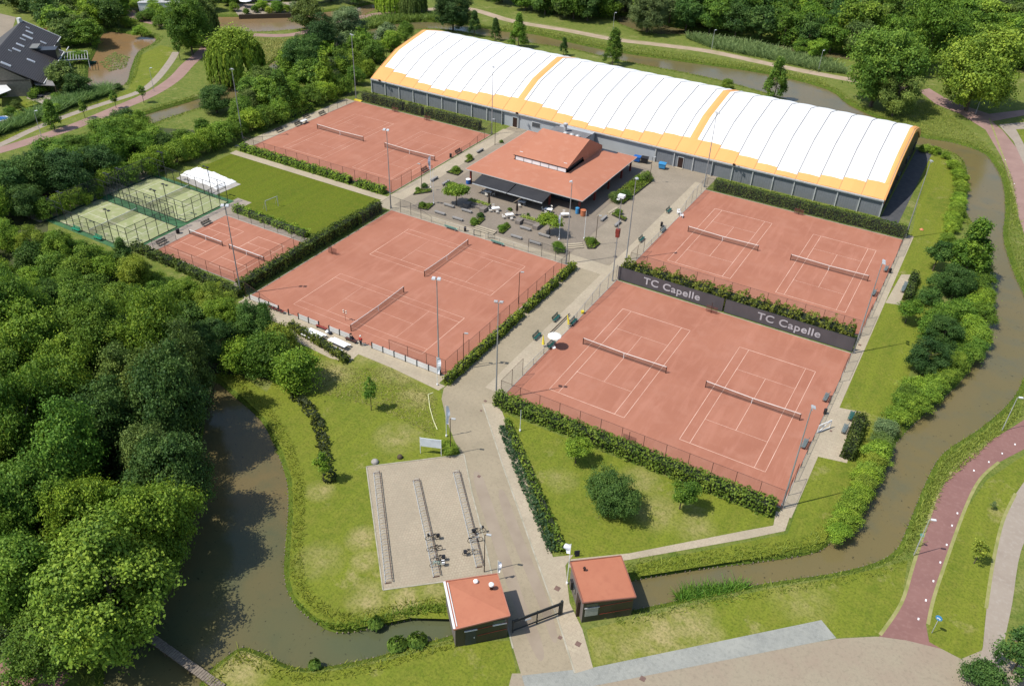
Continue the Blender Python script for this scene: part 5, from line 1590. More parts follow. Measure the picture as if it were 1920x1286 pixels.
# beds of ground cover on the plaza
def bed(pts_px, label, color=(0.12, 0.17, 0.02), h=.28, soil=True, z=.05):
    poly = [tuple(G(*p)[:2]) for p in pts_px]
    t = thing('plant_bed', label, 'plant bed')
    flat('soil', poly, z + .04, mat('soil', (0.06, 0.045, 0.03)), None, t)
    r = np.random.default_rng(int(poly[0][0] * 10) % 1000 + 3)
    xs = [p[0] for p in poly]; ys = [p[1] for p in poly]
    n = int((max(xs) - min(xs)) * (max(ys) - min(ys)) * 70)
    P = np.stack([r.uniform(min(xs), max(xs), n), r.uniform(min(ys), max(ys), n)], 1)
    P = P[inside(poly, P[:, 0], P[:, 1])]
    n = len(P)
    C = np.concatenate([P, (z + .05 + r.uniform(0, h, n))[:, None]], 1)
    o = link('plants', quads_mesh('plants', leaf_quads(C, np.array([0, 0, 1.]) + r.normal(size=(n, 3)) * .6, r.uniform(.1, .22, n), r), M_leaf, np.clip(r.normal(.5, .2, n), 0, 1)), t)
    o.color = (*color, 1)
    kb = MB()
    for a, b in zip(poly, poly[1:] + poly[:1]): kb.bar((*a, z + .06), (*b, z + .06), .1, .18)
    kb.build('edging', M_anthr, t)
    return t


bed([(837, 324), (855, 316), (868, 322), (858, 330)], 'diamond plant bed left of the clubhouse, nearer one')
bed([(871, 304), (882, 297), (889, 300), (878, 306)], 'small plant bed left of the clubhouse, farther one')
bed([(775, 366), (785, 356), (808, 356), (809, 361)], 'narrow plant bed at the foot of the slim lamp')
bed([(784, 392), (786, 382), (815, 384), (802, 395)], 'plant bed at the corner by the flag poles')
bed([(883, 424), (900, 410), (910, 412), (894, 426)], 'sloping plant bed left of the garden steps')
bed([(935, 437), (942, 425), (957, 427), (943, 440)], 'sloping plant bed right of the garden steps')
bed([(1095, 448), (1104, 446), (1125, 458), (1115, 467), (1102, 467)], 'triangular plant bed beside the broad steps')
bed([(1145, 403), (1152, 400), (1175, 410), (1172, 416)], 'triangular plant bed beside the short steps')
bed([(1168, 384), (1143, 372), (1198, 328), (1222, 341)], 'long raised plant bed between clubhouse and road', h=.4)
bed([(1038, 470), (1043, 462), (1058, 468), (1058, 476)], 'corner plant bed beside the terrace steps')


# ------------------------------------------------------------------ grass tufts, reeds, meadow weeds
def tufts(name, P, h, w, color, label, kind_name='grass', tall=.3, seed=3, z=0.0):
    r = np.random.default_rng(seed)
    n = len(P)
    an = r.uniform(0, 2 * PI, n)
    lean = r.normal(size=(n, 2)) * .75
    hh = h * .8 * r.uniform(.5, 1.4, n)
    ww = w * r.uniform(.6, 1.4, n)
    z = z if hasattr(z, '__len__') else np.full(n, z)
    B = np.stack([P[:, 0], P[:, 1], z], 1)
    side = np.stack([np.cos(an), np.sin(an), np.zeros(n)], 1) * ww[:, None] / 2
    top = B + np.stack([lean[:, 0] * hh, lean[:, 1] * hh, hh], 1)
    V = np.stack([B - side, B + side, top + side * .35, top - side * .35], 1)
    me = quads_mesh(name, V, M_leaf, np.clip(r.normal(.5, .2, n), 0, 1))
    o = link(name, me)
    o.color = (color[0] * 1.55, color[1] * 1.45, color[2] * 1.2, 1)
    tag(o, label, kind='stuff')
    return o


def along(pts, n, w, seed, off=0.0):
    """n scatter points in a band of width w along a world polyline, with offset to the left"""
    r = np.random.default_rng(seed)
    pts = np.array([[p[0], p[1]] for p in pts])
    d = np.diff(pts, axis=0)
    L = np.linalg.norm(d, axis=1)
    c = np.concatenate([[0], np.cumsum(L)])
    s = r.uniform(0, c[-1], n)
    i = np.clip(np.searchsorted(c, s) - 1, 0, len(L) - 1)
    t = (s - c[i]) / L[i]
    nv = np.stack([-d[:, 1], d[:, 0]], 1) / L[:, None]
    q = off + r.uniform(-.5, .5, n) * w
    return pts[i] + d[i] * t[:, None] + nv[i] * q[:, None], q


def filt(P, keep_out=True):
    m = np.ones(len(P), bool)
    for w in outlines: m &= ~inside([tuple(q) for q in outlines[w]], P[:, 0], P[:, 1])
    return m


r = np.random.default_rng(77)
for nm, n, col in (('canal', 42000, (0.10, 0.135, 0.022)), ('pond', 9000, (0.115, 0.14, 0.02)), ('garden_pond', 9000, (0.09, 0.14, 0.025)), ('wood_pool', 5000, (0.08, 0.13, 0.02)), ('terrace_canal', 3000, (0.12, 0.13, 0.03))):
    pts = [tuple(p) for p in outlines[nm]]
    P, q_ = along(pts + pts[:1], n, 2.0, 5, off=-0.95)
    zz = np.where(-q_ < .8, WZ + (-q_ / .8) * -WZ, 0.0)
    k = filt(P) & (P[:, 0] > -260) & (P[:, 0] < 60)
    if nm == 'pond': k &= P[:, 0] > -75
    tufts('bank_grass', P[k], .34, .09, col, 'long unmown grass along the edge of the %s' % nm.replace('_', ' '), seed=9, z=zz[k] - .02)


def field_scatter(px, n, h, w, col, label, seed, name='meadow_grass', z=.01):
    poly = [tuple(G(*p)[:2]) for p in px]
    rr = np.random.default_rng(seed)
    xs = [p[0] for p in poly]; ys = [p[1] for p in poly]
    P = np.stack([rr.uniform(min(xs), max(xs), n), rr.uniform(min(ys), max(ys), n)], 1)
    P = P[inside(poly, P[:, 0], P[:, 1])]
    P = P[filt(P)]
    return tufts(name, P, h, w, col, label, seed=seed, z=z)


# reed beds
field_scatter([(-60, 256), (30, 217), (100, 187), (165, 166), (208, 166), (206, 178), (130, 203), (60, 231), (-60, 278)], 46000, 1.9, .15, (0.090, 0.155, 0.055), 'tall blue-green reeds in a band along the garden ditch', 41, 'reeds')
field_scatter([(1285, 72), (1330, 66), (1440, 92), (1560, 120), (1590, 140), (1540, 135), (1440, 112), (1330, 90)], 22000, 1.7, .2, (0.10, 0.15, 0.06), 'pale blue-green reeds between the far dirt path and the wood water', 42, 'reeds')
field_scatter([(660, 50), (700, 34), (780, 30), (850, 26), (850, 40), (760, 44), (690, 52), (640, 70)], 14000, 1.4, .2, (0.09, 0.14, 0.03), 'green reeds on the canal bank behind the left end of the hall', 43, 'reeds')
field_scatter([(1268, 1108), (1300, 1098), (1380, 1090), (1408, 1097), (1340, 1120), (1278, 1128)], 5200, .8, .10, (0.065, 0.15, 0.02), 'bright green sedge growing out of the shallow canal right of the kiosk', 44, 'sedge', z=WZ)
poly_s = [G(*p)[:2] for p in ((1268, 1108), (1300, 1098), (1380, 1090), (1408, 1097), (1340, 1120), (1278, 1128))]
# sedge stands in the water, so it is scattered without the water filter
rr = np.random.default_rng(3)
xs = [p[0] for p in poly_s]; ys = [p[1] for p in poly_s]
P = np.stack([rr.uniform(min(xs), max(xs), 7000), rr.uniform(min(ys), max(ys), 7000)], 1)
P = P[inside([tuple(p) for p in poly_s], P[:, 0], P[:, 1])]
tufts('sedge', P, .75, .09, (0.055, 0.115, 0.015), 'bright green sedge standing in the shallow canal water right of the kiosk', seed=6, z=WZ - .05)
# rough meadow areas
field_scatter([(560, 660), (640, 690), (730, 690), (820, 745), (815, 820), (760, 790), (690, 760), (600, 740)], 7000, .16, .10, (0.17, 0.17, 0.07), 'rough weedy meadow plants left of the entrance road', 45)
field_scatter([(380, 190), (400, 130), (470, 160), (430, 175), (300, 225), (250, 240), (300, 215)], 12000, .4, .12, (0.15, 0.18, 0.05), 'tall pale meadow grass between the pink path and the canal', 46)
field_scatter([(1180, 1062), (1440, 1030), (1540, 1015), (1560, 1012), (1530, 1034), (1440, 1048), (1320, 1063), (1195, 1085)], 16000, .28, .08, (0.12, 0.16, 0.025), 'long grass on the canal bank right of the kiosk', 47)
field_scatter([(1745, 190), (1800, 230), (1850, 270), (1860, 290), (1780, 262), (1730, 250), (1640, 215), (1700, 195)], 15000, .28, .10, (0.13, 0.16, 0.035), 'rough grass on the bend of the bank below the fork of the path', 48)
field_scatter([(1888, 330), (1900, 420), (1925, 520), (1945, 620), (1960, 620), (1930, 480), (1905, 380)], 8000, .35, .12, (0.12, 0.16, 0.03), 'long grass between canal and cycle path', 49)
field_scatter([(1700, 1040), (1742, 960), (1765, 912), (1850, 835), (1915, 780), (1905, 760), (1840, 812), (1772, 858), (1742, 910), (1708, 990), (1690, 1030)], 26000, .34, .09, (0.13, 0.17, 0.035), 'long flowering grass between the wide canal and the red path', 50)
field_scatter([(550, 1125), (590, 1160), (632, 1172), (700, 1160), (770, 1140), (838, 1130), (838, 1150), (770, 1160), (700, 1176), (632, 1185), (578, 1156)], 12000, .45, .09, (0.085, 0.135, 0.018), 'tall dark grass along the pond bank below the bicycle park', 51)
field_scatter([(900, 55), (1000, 72), (1165, 100), (1290, 118), (1440, 140), (1550, 165), (1550, 150), (1440, 125), (1290, 103), (1150, 82), (960, 45)], 22000, .35, .13, (0.13, 0.165, 0.035), 'meadow grass between the far dirt path and the canal', 52)
field_scatter([(450, 70), (545, 75), (545, 90), (500, 120), (480, 130), (470, 90)], 8000, .5, .16, (0.19, 0.20, 0.07), 'pale dry grass beside the large willow', 53)
# understorey leaves that fill the wood floor
poly = [tuple(G(*p)[:2]) for p in [(-300, 640), (60, 640), (240, 680), (330, 715), (395, 742), (378, 820), (358, 930), (335, 1040), (300, 1110), (215, 1195), (190, 1240), (100, 1258), (0, 1235), (-300, 1230)]]
rr = np.random.default_rng(12)
xs = [p[0] for p in poly]; ys = [p[1] for p in poly]
P = np.stack([rr.uniform(min(xs), max(xs), 60000), rr.uniform(min(ys), max(ys), 60000)], 1)
P = P[inside(poly, P[:, 0], P[:, 1])]
C = np.concatenate([P, rr.uniform(.1, 1.6, len(P))[:, None]], 1)
o = link('undergrowth', quads_mesh('undergrowth', leaf_quads(C, np.array([0, 0, 1.]) + rr.normal(size=(len(P), 3)) * .6, rr.uniform(.2, .45, len(P)), rr), M_leaf, np.clip(rr.normal(.45, .2, len(P)), 0, 1)))
o.color = (0.05, 0.085, 0.02, 1)
tag(o, 'leafy undergrowth covering the floor of the pond wood', kind='stuff')
# water plants
for nm, px, n, col in (('lily_pads', [(185, 118), (215, 98), (243, 108), (235, 128), (205, 135)], 500, (0.16, 0.19, 0.05)),):
    poly = [tuple(G(*p, WZ)[:2]) for p in px]
    xs = [p[0] for p in poly]; ys = [p[1] for p in poly]
    P = np.stack([rr.uniform(min(xs), max(xs), n * 2), rr.uniform(min(ys), max(ys), n * 2)], 1)
    P = P[inside(poly, P[:, 0], P[:, 1])]
    C = np.concatenate([P, np.full(len(P), WZ + .03)[:, None]], 1)
    o = link(nm, quads_mesh(nm, leaf_quads(C, np.array([0, 0, 1.]) + rr.normal(size=(len(P), 3)) * .05, rr.uniform(.3, .6, len(P)), rr, 1.1), M_leaf, np.clip(rr.normal(.5, .15, len(P)), 0, 1)))
    o.color = (*col, 1)
    tag(o, 'green lily pads floating on the brown garden pond', kind='stuff')
for px, R, lab in (((745, 1210), .9, 'broad-leaved plant clump on the lower pond bank, left one'), ((782, 1203), .95, 'broad-leaved plant clump on the lower pond bank, right one'), ((705, 1170), .7, 'small bright plant on the upper pond bank'), ((590, 1248), .5, 'small plant at the water edge below the pond')):
    g_ = G(*px)
    n = 420
    rr2 = np.random.default_rng(int(px[0]))
    an = rr2.uniform(0, 2 * PI, n)
    rad = R * np.sqrt(rr2.uniform(0, 1, n))
    C = np.stack([g_.x + rad * np.cos(an), g_.y + rad * np.sin(an), .1 + rr2.uniform(0, .7, n) * (1 - .5 * rad / R)], 1)
    t = thing('bank_plant', lab, 'plant', g_)
    C -= np.array([g_.x, g_.y, 0])
    o = link('leaves', quads_mesh('leaves', leaf_quads(C, np.stack([np.cos(an), np.sin(an), np.full(n, .7)], 1) + rr2.normal(size=(n, 3)) * .3, rr2.uniform(.15, .3, n), rr2, 2.2), M_leaf, np.clip(rr2.normal(.5, .2, n), 0, 1)), t)
    o.color = (0.09, 0.15, 0.02, 1)

# ------------------------------------------------------------------ fences
def fence(pts, h, label, step=2.9, chain=None, postm=None, rail=True, name='mesh_fence', hs=None, skip=()):
    """wire fence: every post its own part, one rail and one wire panel per run; hs = height at each corner point"""
    t = thing(name, label, 'fence')
    chain = chain or M_chain
    postm = postm or M_post
    pts = [Vector((p[0], p[1], 0)) for p in pts]
    hs = hs or [h] * len(pts)
    post0 = None
    wire, rl = MB(), MB()
    for i, (a, b) in enumerate(zip(pts, pts[1:])):
        if i in skip: continue
        L = (b - a).length
        n = max(1, round(L / step))
        for k in range(n + (1 if i == len(pts) - 2 else 0)):
            c = a.lerp(b, k / n)
            hh = hs[i] + (hs[i + 1] - hs[i]) * k / n
            if post0 is None:
                post0 = MB().tube((0, 0, 0), (0, 0, 1), .035, n=6)
                po = post0.build('post', postm, t)
                post0 = po
            else:
                po = link('post', post0.data, t)
            po.location = c
            po.scale = (1, 1, hh)
        wire.quad((a.x, a.y, .05), (b.x, b.y, .05), (b.x, b.y, hs[i + 1]), (a.x, a.y, hs[i]))
        if rail: rl.tube((a.x, a.y, hs[i]), (b.x, b.y, hs[i + 1]), .022, n=5)
    wire.build('wire_mesh', chain, t)
    if rail: rl.build('top_rail', postm, t)
    return t


fence([(-44.0, 81.5), (-44.0, 75.8), (-6.5, 75.8), (-6.5, 81.0)], 2.9, 'tall brown-posted fence round the lower end of the lower right courts', postm=M_postbrown)
fence([(-44.0, 81.5), (-44.0, 87.5)], 1.1, 'low fence by the road, lower half beside the lower right courts', hs=[1.1, 1.0], postm=M_steel)
fence([(-44.0, 87.5), (-44.0, 90.2)], 1.0, 'short low fence next to the parasol on the lower right courts', postm=M_steel)
fence([(-44.0, 95.2), (-44.0, 105.5), (-44.0, 111.8)], 2.6, 'grey fence by the road beside the upper half of the lower right courts', hs=[1.1, 2.6, 2.9], postm=M_steel)
fence([(-6.5, 81.0), (-6.5, 104.0)], 1.0, 'low fence between the lower right courts and the eastern path', postm=M_post)
fence([(-6.5, 104.0), (-6.5, 112.0)], 2.7, 'tall fence at the upper corner of the lower right courts by the eastern path')
fence([(-44.0, 123.0), (-44.0, 117.2), (-6.5, 117.2), (-6.5, 123.0)], 2.7, 'tall dark fence along the hedge at the lower end of the upper right courts', postm=M_postbrown)
fence([(-44.0, 123.0), (-44.0, 133.0)], 1.0, 'low fence by the road, lower half beside the upper right courts', postm=M_steel)
fence([(-44.0, 139.5), (-44.0, 146.0), (-44.0, 153.6)], 2.8, 'tall grey fence between road and upper right courts near the hall', hs=[1.1, 2.7, 2.9], postm=M_steel)
fence([(-6.5, 123.0), (-6.5, 146.0)], 1.0, 'low fence between the upper right courts and the eastern path')
fence([(-6.5, 146.0), (-6.5, 153.6), (-43.8, 153.6)], 2.6, 'fence in front of the dark hedge at the hall end of the upper right courts')
fence([(-52.7, 81.5), (-52.7, 75.7), (-62.0, 75.5)], 2.7, 'tall brown fence at the near corner of the middle courts', postm=M_postbrown)
fence([(-52.7, 81.5), (-52.7, 112.0)], 2.5, 'brown fence between the middle courts and the roadside hedge', postm=M_postbrown)
fence([(-52.7, 112.0), (-60.5, 112.0)], 2.6, 'dark fence at the terrace corner of the middle courts', hs=[2.6, 2.6])
fence([(-60.5, 112.0), (-69.0, 112.0)], 1.0, 'low fence between middle courts and terrace, right of the small gate', postm=M_steel)
fence([(-71.5, 112.0), (-80.5, 112.0)], 1.0, 'low fence between middle courts and terrace, left of the small gate', postm=M_steel)
fence([(-80.5, 112.0), (-85.0, 112.0), (-89.6, 112.0)], 2.6, 'dark fence at the upper corner of the middle courts', hs=[1.1, 2.6, 2.8])
fence([(-89.6, 112.0), (-89.6, 104.0)], 2.6, 'short dark fence turning along the dividing hedge')
fence([(-89.4, 75.6), (-83.5, 75.6)], 2.6, 'tall brown fence at the lower left corner of the middle courts', postm=M_postbrown, hs=[2.8, 1.0])
fence([(-131.8, 117.6), (-93.6, 117.6), (-93.6, 124.0)], 2.6, 'brown fence along the hedge at the near end of the upper left courts', postm=M_postbrown)
fence([(-93.6, 124.0), (-93.6, 131.0)], 1.0, 'low brown fence beside the path, right of the upper left courts, near part', postm=M_postbrown)
fence([(-93.6, 138.5), (-93.6, 145.0), (-93.6, 153.8)], 2.6, 'brown fence beside the path at the far end of the upper left courts', hs=[1.0, 1.1, 2.7], postm=M_postbrown)
fence([(-131.8, 117.6), (-131.8, 123)], 2.4, 'fence at the left corner of the upper left courts', hs=[2.6, 1.0])
fence([(-131.8, 144), (-131.8, 153.8), (-94, 153.8)], 2.6, 'fence in front of the clipped hedge behind the upper left courts', hs=[1.0, 2.6, 2.6])
fence([(-93.9, 93.8), (-93.9, 77.8), (-112.5, 77.8)], 2.2, 'brown fence round the near corner of the practice courts', postm=M_postbrown)
fence([(-112.5, 77.8), (-112.5, 82.5)], 1.0, 'low fence at the left end of the practice courts')
fence([(-112.5, 93.8), (-93.9, 93.8)], 2.4, 'dark fence between practice courts and low hedge')
# perimeter low boards on the near side of the middle courts
bt = thing('board_fence', 'low row of white boards along the near side of the middle courts', 'board fence')
xs = [-88.5 + 1.95 * k for k in range(19)]
skipb = {3, 4, 7, 10, 11}
for k, x in enumerate(xs[:-1]):
    if k in skipb: continue
    MB().box(x + .05, x + 1.9, 75.45, 75.50, .12, .95).build('board', M_trim, bt)
for k, x in enumerate(xs):
    MB().box(x - .05, x + .05, 75.38, 75.56, 0, 1.08).build('post', M_post, bt)
# windbreak banners with lettering
for i, (xa, xb) in enumerate(((-44.0, -26.3), (-26.0, -6.7))):
    t = thing('windbreak_banner', '%s charcoal windbreak banner with club lettering above the lower right courts' % ('left' if i == 0 else 'right'), 'banner', (xa, 112.35, 0))
    L = xb - xa
    mb = MB()
    nseg = int(L / 2.4)
    for k in range(nseg):
        a, b = L * k / nseg, L * (k + 1) / nseg
        m_ = (a + b) / 2
        for (u, v, du, dv) in ((a, m_, 0, .05), (m_, b, .05, 0)):
            mb.add([(u, -du, .1), (v, -dv, .1), (v, -dv, 2.35), (u, -du, 2.35), (u, .03 - du, .1), (v, .03 - dv, .1), (v, .03 - dv, 2.35), (u, .03 - du, 2.35)], [(0, 1, 2, 3), (7, 6, 5, 4), (3, 2, 6, 7), (4, 5, 1, 0)])
    mb.build('cloth', M_banner, t)
    MB().tube((0, 0, 2.38), (L, 0, 2.38), .04).tube((0, 0, .08), (L, 0, .08), .03).build('rail', M_post, t)
    for k in range(nseg + 1): MB().tube((L * k / nseg, .08, 0), (L * k / nseg, .08, 2.45), .045).build('post', M_post, t)
    fc = bpy.data.curves.new('lettering', 'FONT')
    fc.body = 'TC Capelle'
    fc.size = 1.7
    fc.extrude = 0.012
    fc.offset = 0.028
    fc.align_x = 'CENTER'
    fc.space_character = 1.08
    fc.materials.append(M_letter)
    tmp = bpy.data.objects.new('lettering_curve', fc)
    COL.objects.link(tmp)
    bpy.context.view_layer.update()
    lm = bpy.data.meshes.new_from_object(tmp.evaluated_get(bpy.context.evaluated_depsgraph_get()))
    bpy.data.objects.remove(tmp)
    fo = link('lettering', lm, t)
    cxp = G(1257, 545, 1.2).x if i == 0 else G(1478, 611, 1.2).x
    fo.location = (cxp - xa, -.075, .72)
    fo.rotation_euler = (PI / 2, 0, 0)
    fo.scale = (1.12, 1, 1)


# ------------------------------------------------------------------ floodlights and lamps
M_lamph = mat('floodlight_housing', (0.45, 0.46, 0.47), rough=.4)


def mast(h, heads, arm=.6):
    """returns parts builder for a floodlight mast"""
    t = thing('floodlight_mast', 'x', 'floodlight')
    MB().tube((0, 0, 0), (0, 0, h * .55), .11, .085, 8).tube((0, 0, h * .55), (0, 0, h), .08, .055, 8).build('mast', M_steel, t)
    MB().box(-.14, .14, -.14, .14, 0, .5).build('base', M_steel, t)
    MB().bar((-.5, 0, h), (.5, 0, h), .07).build('crossarm', M_steel, t)
    for k in range(heads):
        x = (-.5 + k) * .7 if heads > 1 else 0
        hd = MB()
        hd.add([(x - .24, -.42, h - .02), (x + .24, -.42, h - .02), (x + .24, .05, h + .12), (x - .24, .05, h + .12), (x - .24, -.38, h + .12), (x + .24, -.38, h + .12), (x + .2, 0, h + .26), (x - .2, 0, h + .26)],
               [(0, 3, 2, 1), (4, 5, 6, 7), (0, 1, 5, 4), (1, 2, 6, 5), (2, 3, 7, 6), (3, 0, 4, 7)])
        hd.build('lamp_head', M_lamph, t)
    return Proto(t)


PM2, PM1 = mast(15.0, 2), mast(14.7, 1)
FL = [((930, 749), PM2, 200, 'floodlight mast at the near left corner of the lower right courts'), ((452, 552), PM2, 30, 'floodlight mast at the lower left corner of the middle courts'), ((668, 187), PM2, 160, 'floodlight mast at the far left corner of the upper left courts'),
      ((733, 391), PM2, 10, 'floodlight mast between the upper left and the middle courts'), ((1320, 351), PM2, 150, 'floodlight mast at the hall end of the road-side fence'), ((1697, 447), PM1, 120, 'floodlight mast at the far right corner of the upper right courts'),
      ((1061, 495), PM1, 300, 'floodlight mast at the foot of the broad terrace steps'), ((823, 700), PM2, 20, 'floodlight mast at the near corner of the middle courts'), ((1600, 662), PM2, 100, 'floodlight mast at the right end of the windbreak banner'),
      ((1174, 487), PM1, 60, 'floodlight mast at the near left corner of the upper right courts'), ((455, 260), PM1, 200, 'floodlight mast on the left of the upper left courts'), ((922, 252), PM1, 140, 'floodlight mast at the right end of the clipped hedge by the hall'),
      ((1466, 951), PM1, 110, 'floodlight mast at the near right corner of the lower right courts')]
for px, pr, a, lab in FL: pr.place(G(*px), math.radians(a), lab)
# mast with loudspeaker and square lamp
g_ = G(1148, 527)
t = thing('loudspeaker_mast', 'mast with a red-brown loudspeaker and a square white lamp beside the road', 'mast', g_)
MB().tube((0, 0, 0), (0, 0, 15.0), .1, .06, 8).build('mast', M_steel, t)
MB().box(-.5, .5, -.5, .3, 14.8, 15.2).build('lamp_head', M_lampw, t)
MB().ring((-.5, 0, 14.3), .22, .06, 'z').build('hoop', M_lampw, t)
MB().box(-.3, .3, -.3, .3, 8.6, 9.4).box(-.2, .35, -.4, .1, 8.1, 8.6).build('loudspeaker', M_red, t)
MB().box(-.1, .1, -.1, .1, 0, .5).build('base', M_steel, t)


def street_lamp(h, headm, postm, w=.5):
    t = thing('street_lamp', 'x', 'street lamp')
    MB().tube((0, 0, 0), (0, 0, h), .06, .04, 7).build('pole', postm, t)
    MB().bar((0, 0, h), (w * .6, 0, h + .06), .05).build('arm', postm, t)
    MB().box(w * .3, w * .3 + w, -.11, .11, h + .02, h + .14).build('lamp_head', headm, t)
    return Proto(t)


SL, DLm = street_lamp(5.5, M_lampw, M_galv), street_lamp(5.6, M_galv, M_dbrown)
for px, a, lab in (((1713, 1041), 20, 'pale street lamp with a green plate beside the red cycle path'), ((1878, 808), 20, 'pale street lamp at the sharp bend of the red cycle path'), ((1534, 134), 60, 'street lamp on the far dirt path near the dark wood'),
                   ((1334, 94), 60, 'street lamp on the far dirt path by the reeds'), ((78, 257), 60, 'street lamp between footpath and pink path left of the egg-shaped tree'), ((1829, 214), 0, 'street lamp in the shade of the huge yellow-green tree'), ((289, 172), 60, 'street lamp beside the footpath near the third sapling'), ((1149, 60), 40, 'small lamp on the far dirt path by the wood pool')):
    SL.place(G(*px), math.radians(a), lab)
for px, a, lab in (((845, 852), 20, 'slim dark lamp beside the white signboard'), ((908, 1072), 20, 'slim dark lamp in front of the left kiosk'), ((869, 688), 20, 'slim lamp behind the near court fence'), ((791, 360), 200, 'slim lamp in the bed left of the terrace'), ((1116, 460), 30, 'slim dark lamp at the triangular bed'),
                   ((928, 272), 200, 'slim dark lamp on the path near the hall'), ((1217, 345), 30, 'slim lamp beside the tall reddish shrub'), ((972, 570), 30, 'slim lamp behind the roadside hedge')):
    DLm.place(G(*px), math.radians(a), lab)

# flags and flagpoles
def flagpole(px, h, label, flag=None, ang=0.0, kind='long'):
    t = thing('flagpole', label, 'flagpole', G(*px), ang)
    MB().tube((0, 0, 0), (0, 0, h), .045, .03, 7).build('pole', M_whitep, t)
    if flag is not None:
        mb = MB()
        n = 8
        for k in range(n):
            z1, z0 = h - .1 - k * flag[1] / n, h - .1 - (k + 1) * flag[1] / n
            w1, w0 = flag[0] * (math.sin(PI * min(1, (k + .6) / n)) * .5 + .5), flag[0] * (math.sin(PI * min(1, (k + 1.6) / n)) * .5 + .5)
            y1, y0 = .12 * math.sin(k * 1.3), .12 * math.sin((k + 1) * 1.3)
            mb.quad((.04, 0, z0), (.04 + w0, y0, z0), (.04 + w1, y1, z1), (.04, 0, z1))
        mb.build('flag', flag[2], t)
    MB().tube((0, 0, 0), (0, 0, .25), .12, .12, 8).build('base', M_whitep, t)
    return t


M_flag = mat('flag_white', (0.78, 0.79, 0.84), rough=0.8)
M_flagb = mat('flag_bluegrey', (0.30, 0.31, 0.40), (0.5, 0.5, 0.56), rough=0.8, scale=2)
flagpole((820, 722), 4.7, 'white beach flag at the near corner of the middle courts', (.55, 2.6, M_flag), .4)
flagpole((837, 818), 4.9, 'white beach flag beside the road above the signboard', (.45, 2.8, M_flag), .9)
flagpole((975, 808), 3.4, 'bare white post at the top of the triangular lawn')
flagpole((933, 1086), 2.9, 'white flag furled on a short pole behind the left kiosk', (.35, 1.6, M_flag), .3)
flagpole((1063, 1094), 6.0, 'white flag hanging from a tall pole beside the right kiosk', (-.75, 1.3, M_flag), .2)
flagpole((813, 382), 7.0, 'right one of the two white poles at the terrace corner', None)
flagpole((808, 352), 6.5, 'left one of the two poles at the terrace corner, with blue-grey flag', (-.5, 2.6, M_flagb), .6)
flagpole((1048, 450), 5.2, 'white pole with grey flag at the broad terrace steps', (-.35, 2.8, M_flagb), .5)
flagpole((1095, 448), 5.4, 'bare white pole beside the triangular bed', None)

# signs
t = thing('signboard', 'white rectangular signboard on two legs beside the bicycle park', 'sign', G(808, 852), math.radians(22))
MB().box(-1.3, 1.3, -.03, .03, 1.2, 2.5).build('board', mat('sign_face', (0.62, 0.66, 0.68), (0.50, 0.54, 0.56), rough=.4, scale=1), t)
for x in (-1.28, 1.28): MB().tube((x, 0, 0), (x, 0, 2.55), .04).build('leg', M_whitep, t)
t = thing('round_sign', 'round blue cycle path sign on a grey pole', 'road sign', G(1747, 1186), math.radians(-15))
MB().tube((0, 0, 0), (0, 0, 2.45), .035).build('pole', M_galv, t)
MB().tube((0, -.05, 2.35), (0, -.08, 2.35), .32, .32, 18).build('disc', M_lblue, t)
sb = MB().ring((-.1, -.10, 2.30), .07, .018, 'y', 12, 4).ring((.11, -.10, 2.30), .07, .018, 'y', 12, 4)
sb.bar((-.1, -.1, 2.30), (0, -.1, 2.42), .025).bar((0, -.1, 2.42), (.11, -.1, 2.30), .025)
sb.build('symbol', M_whitep, t)
g_ = G(1722, 1023)
t = thing('round_sign', 'small round green plate on the cycle path lamp', 'road sign', (g_.x - .1, g_.y - .2, 0), math.radians(-15))
MB().tube((0, -.1, 1.9), (0, -.13, 1.9), .22, .22, 14).build('disc', M_teal, t)
MB().tube((0, -.05, 0), (0, -.05, 2.1), .03).build('pole', M_galv, t)
t = thing('yellow_board', 'yellow board lying at the far corner of the upper left courts', 'board', G(672, 190), 0)
MB().box(-1.0, 1.0, -.3, .3, .03, .3).box(-1.0, -.8, -.4, .4, 0, .34).build('board', M_yellow, t)

# ------------------------------------------------------------------ benches, tables, chairs
def bench_proto(m, legm, back=True, L=1.8):
    t = thing('park_bench', 'x', 'bench')
    for k in range(4): MB().box(-L / 2, L / 2, -.22 + k * .115, -.13 + k * .115, .42, .46).build('seat_slat', m, t)
    if back:
        for k in range(3): MB().bar((-L / 2, .26 + k * .035, .56 + k * .13), (L / 2, .26 + k * .035, .56 + k * .13), .03, .10).build('back_slat', m, t)
    for x in (-L / 2 + .25, L / 2 - .25):
        mb = MB().box(x - .03, x + .03, -.2, -.14, 0, .42).box(x - .03, x + .03, .14, .2, 0, .42).box(x - .03, x + .03, -.2, .22, .38, .42)
        if back: mb.bar((x, .2, .38), (x, .36, .92), .05)
        mb.build('leg', legm, t)
    return Proto(t)


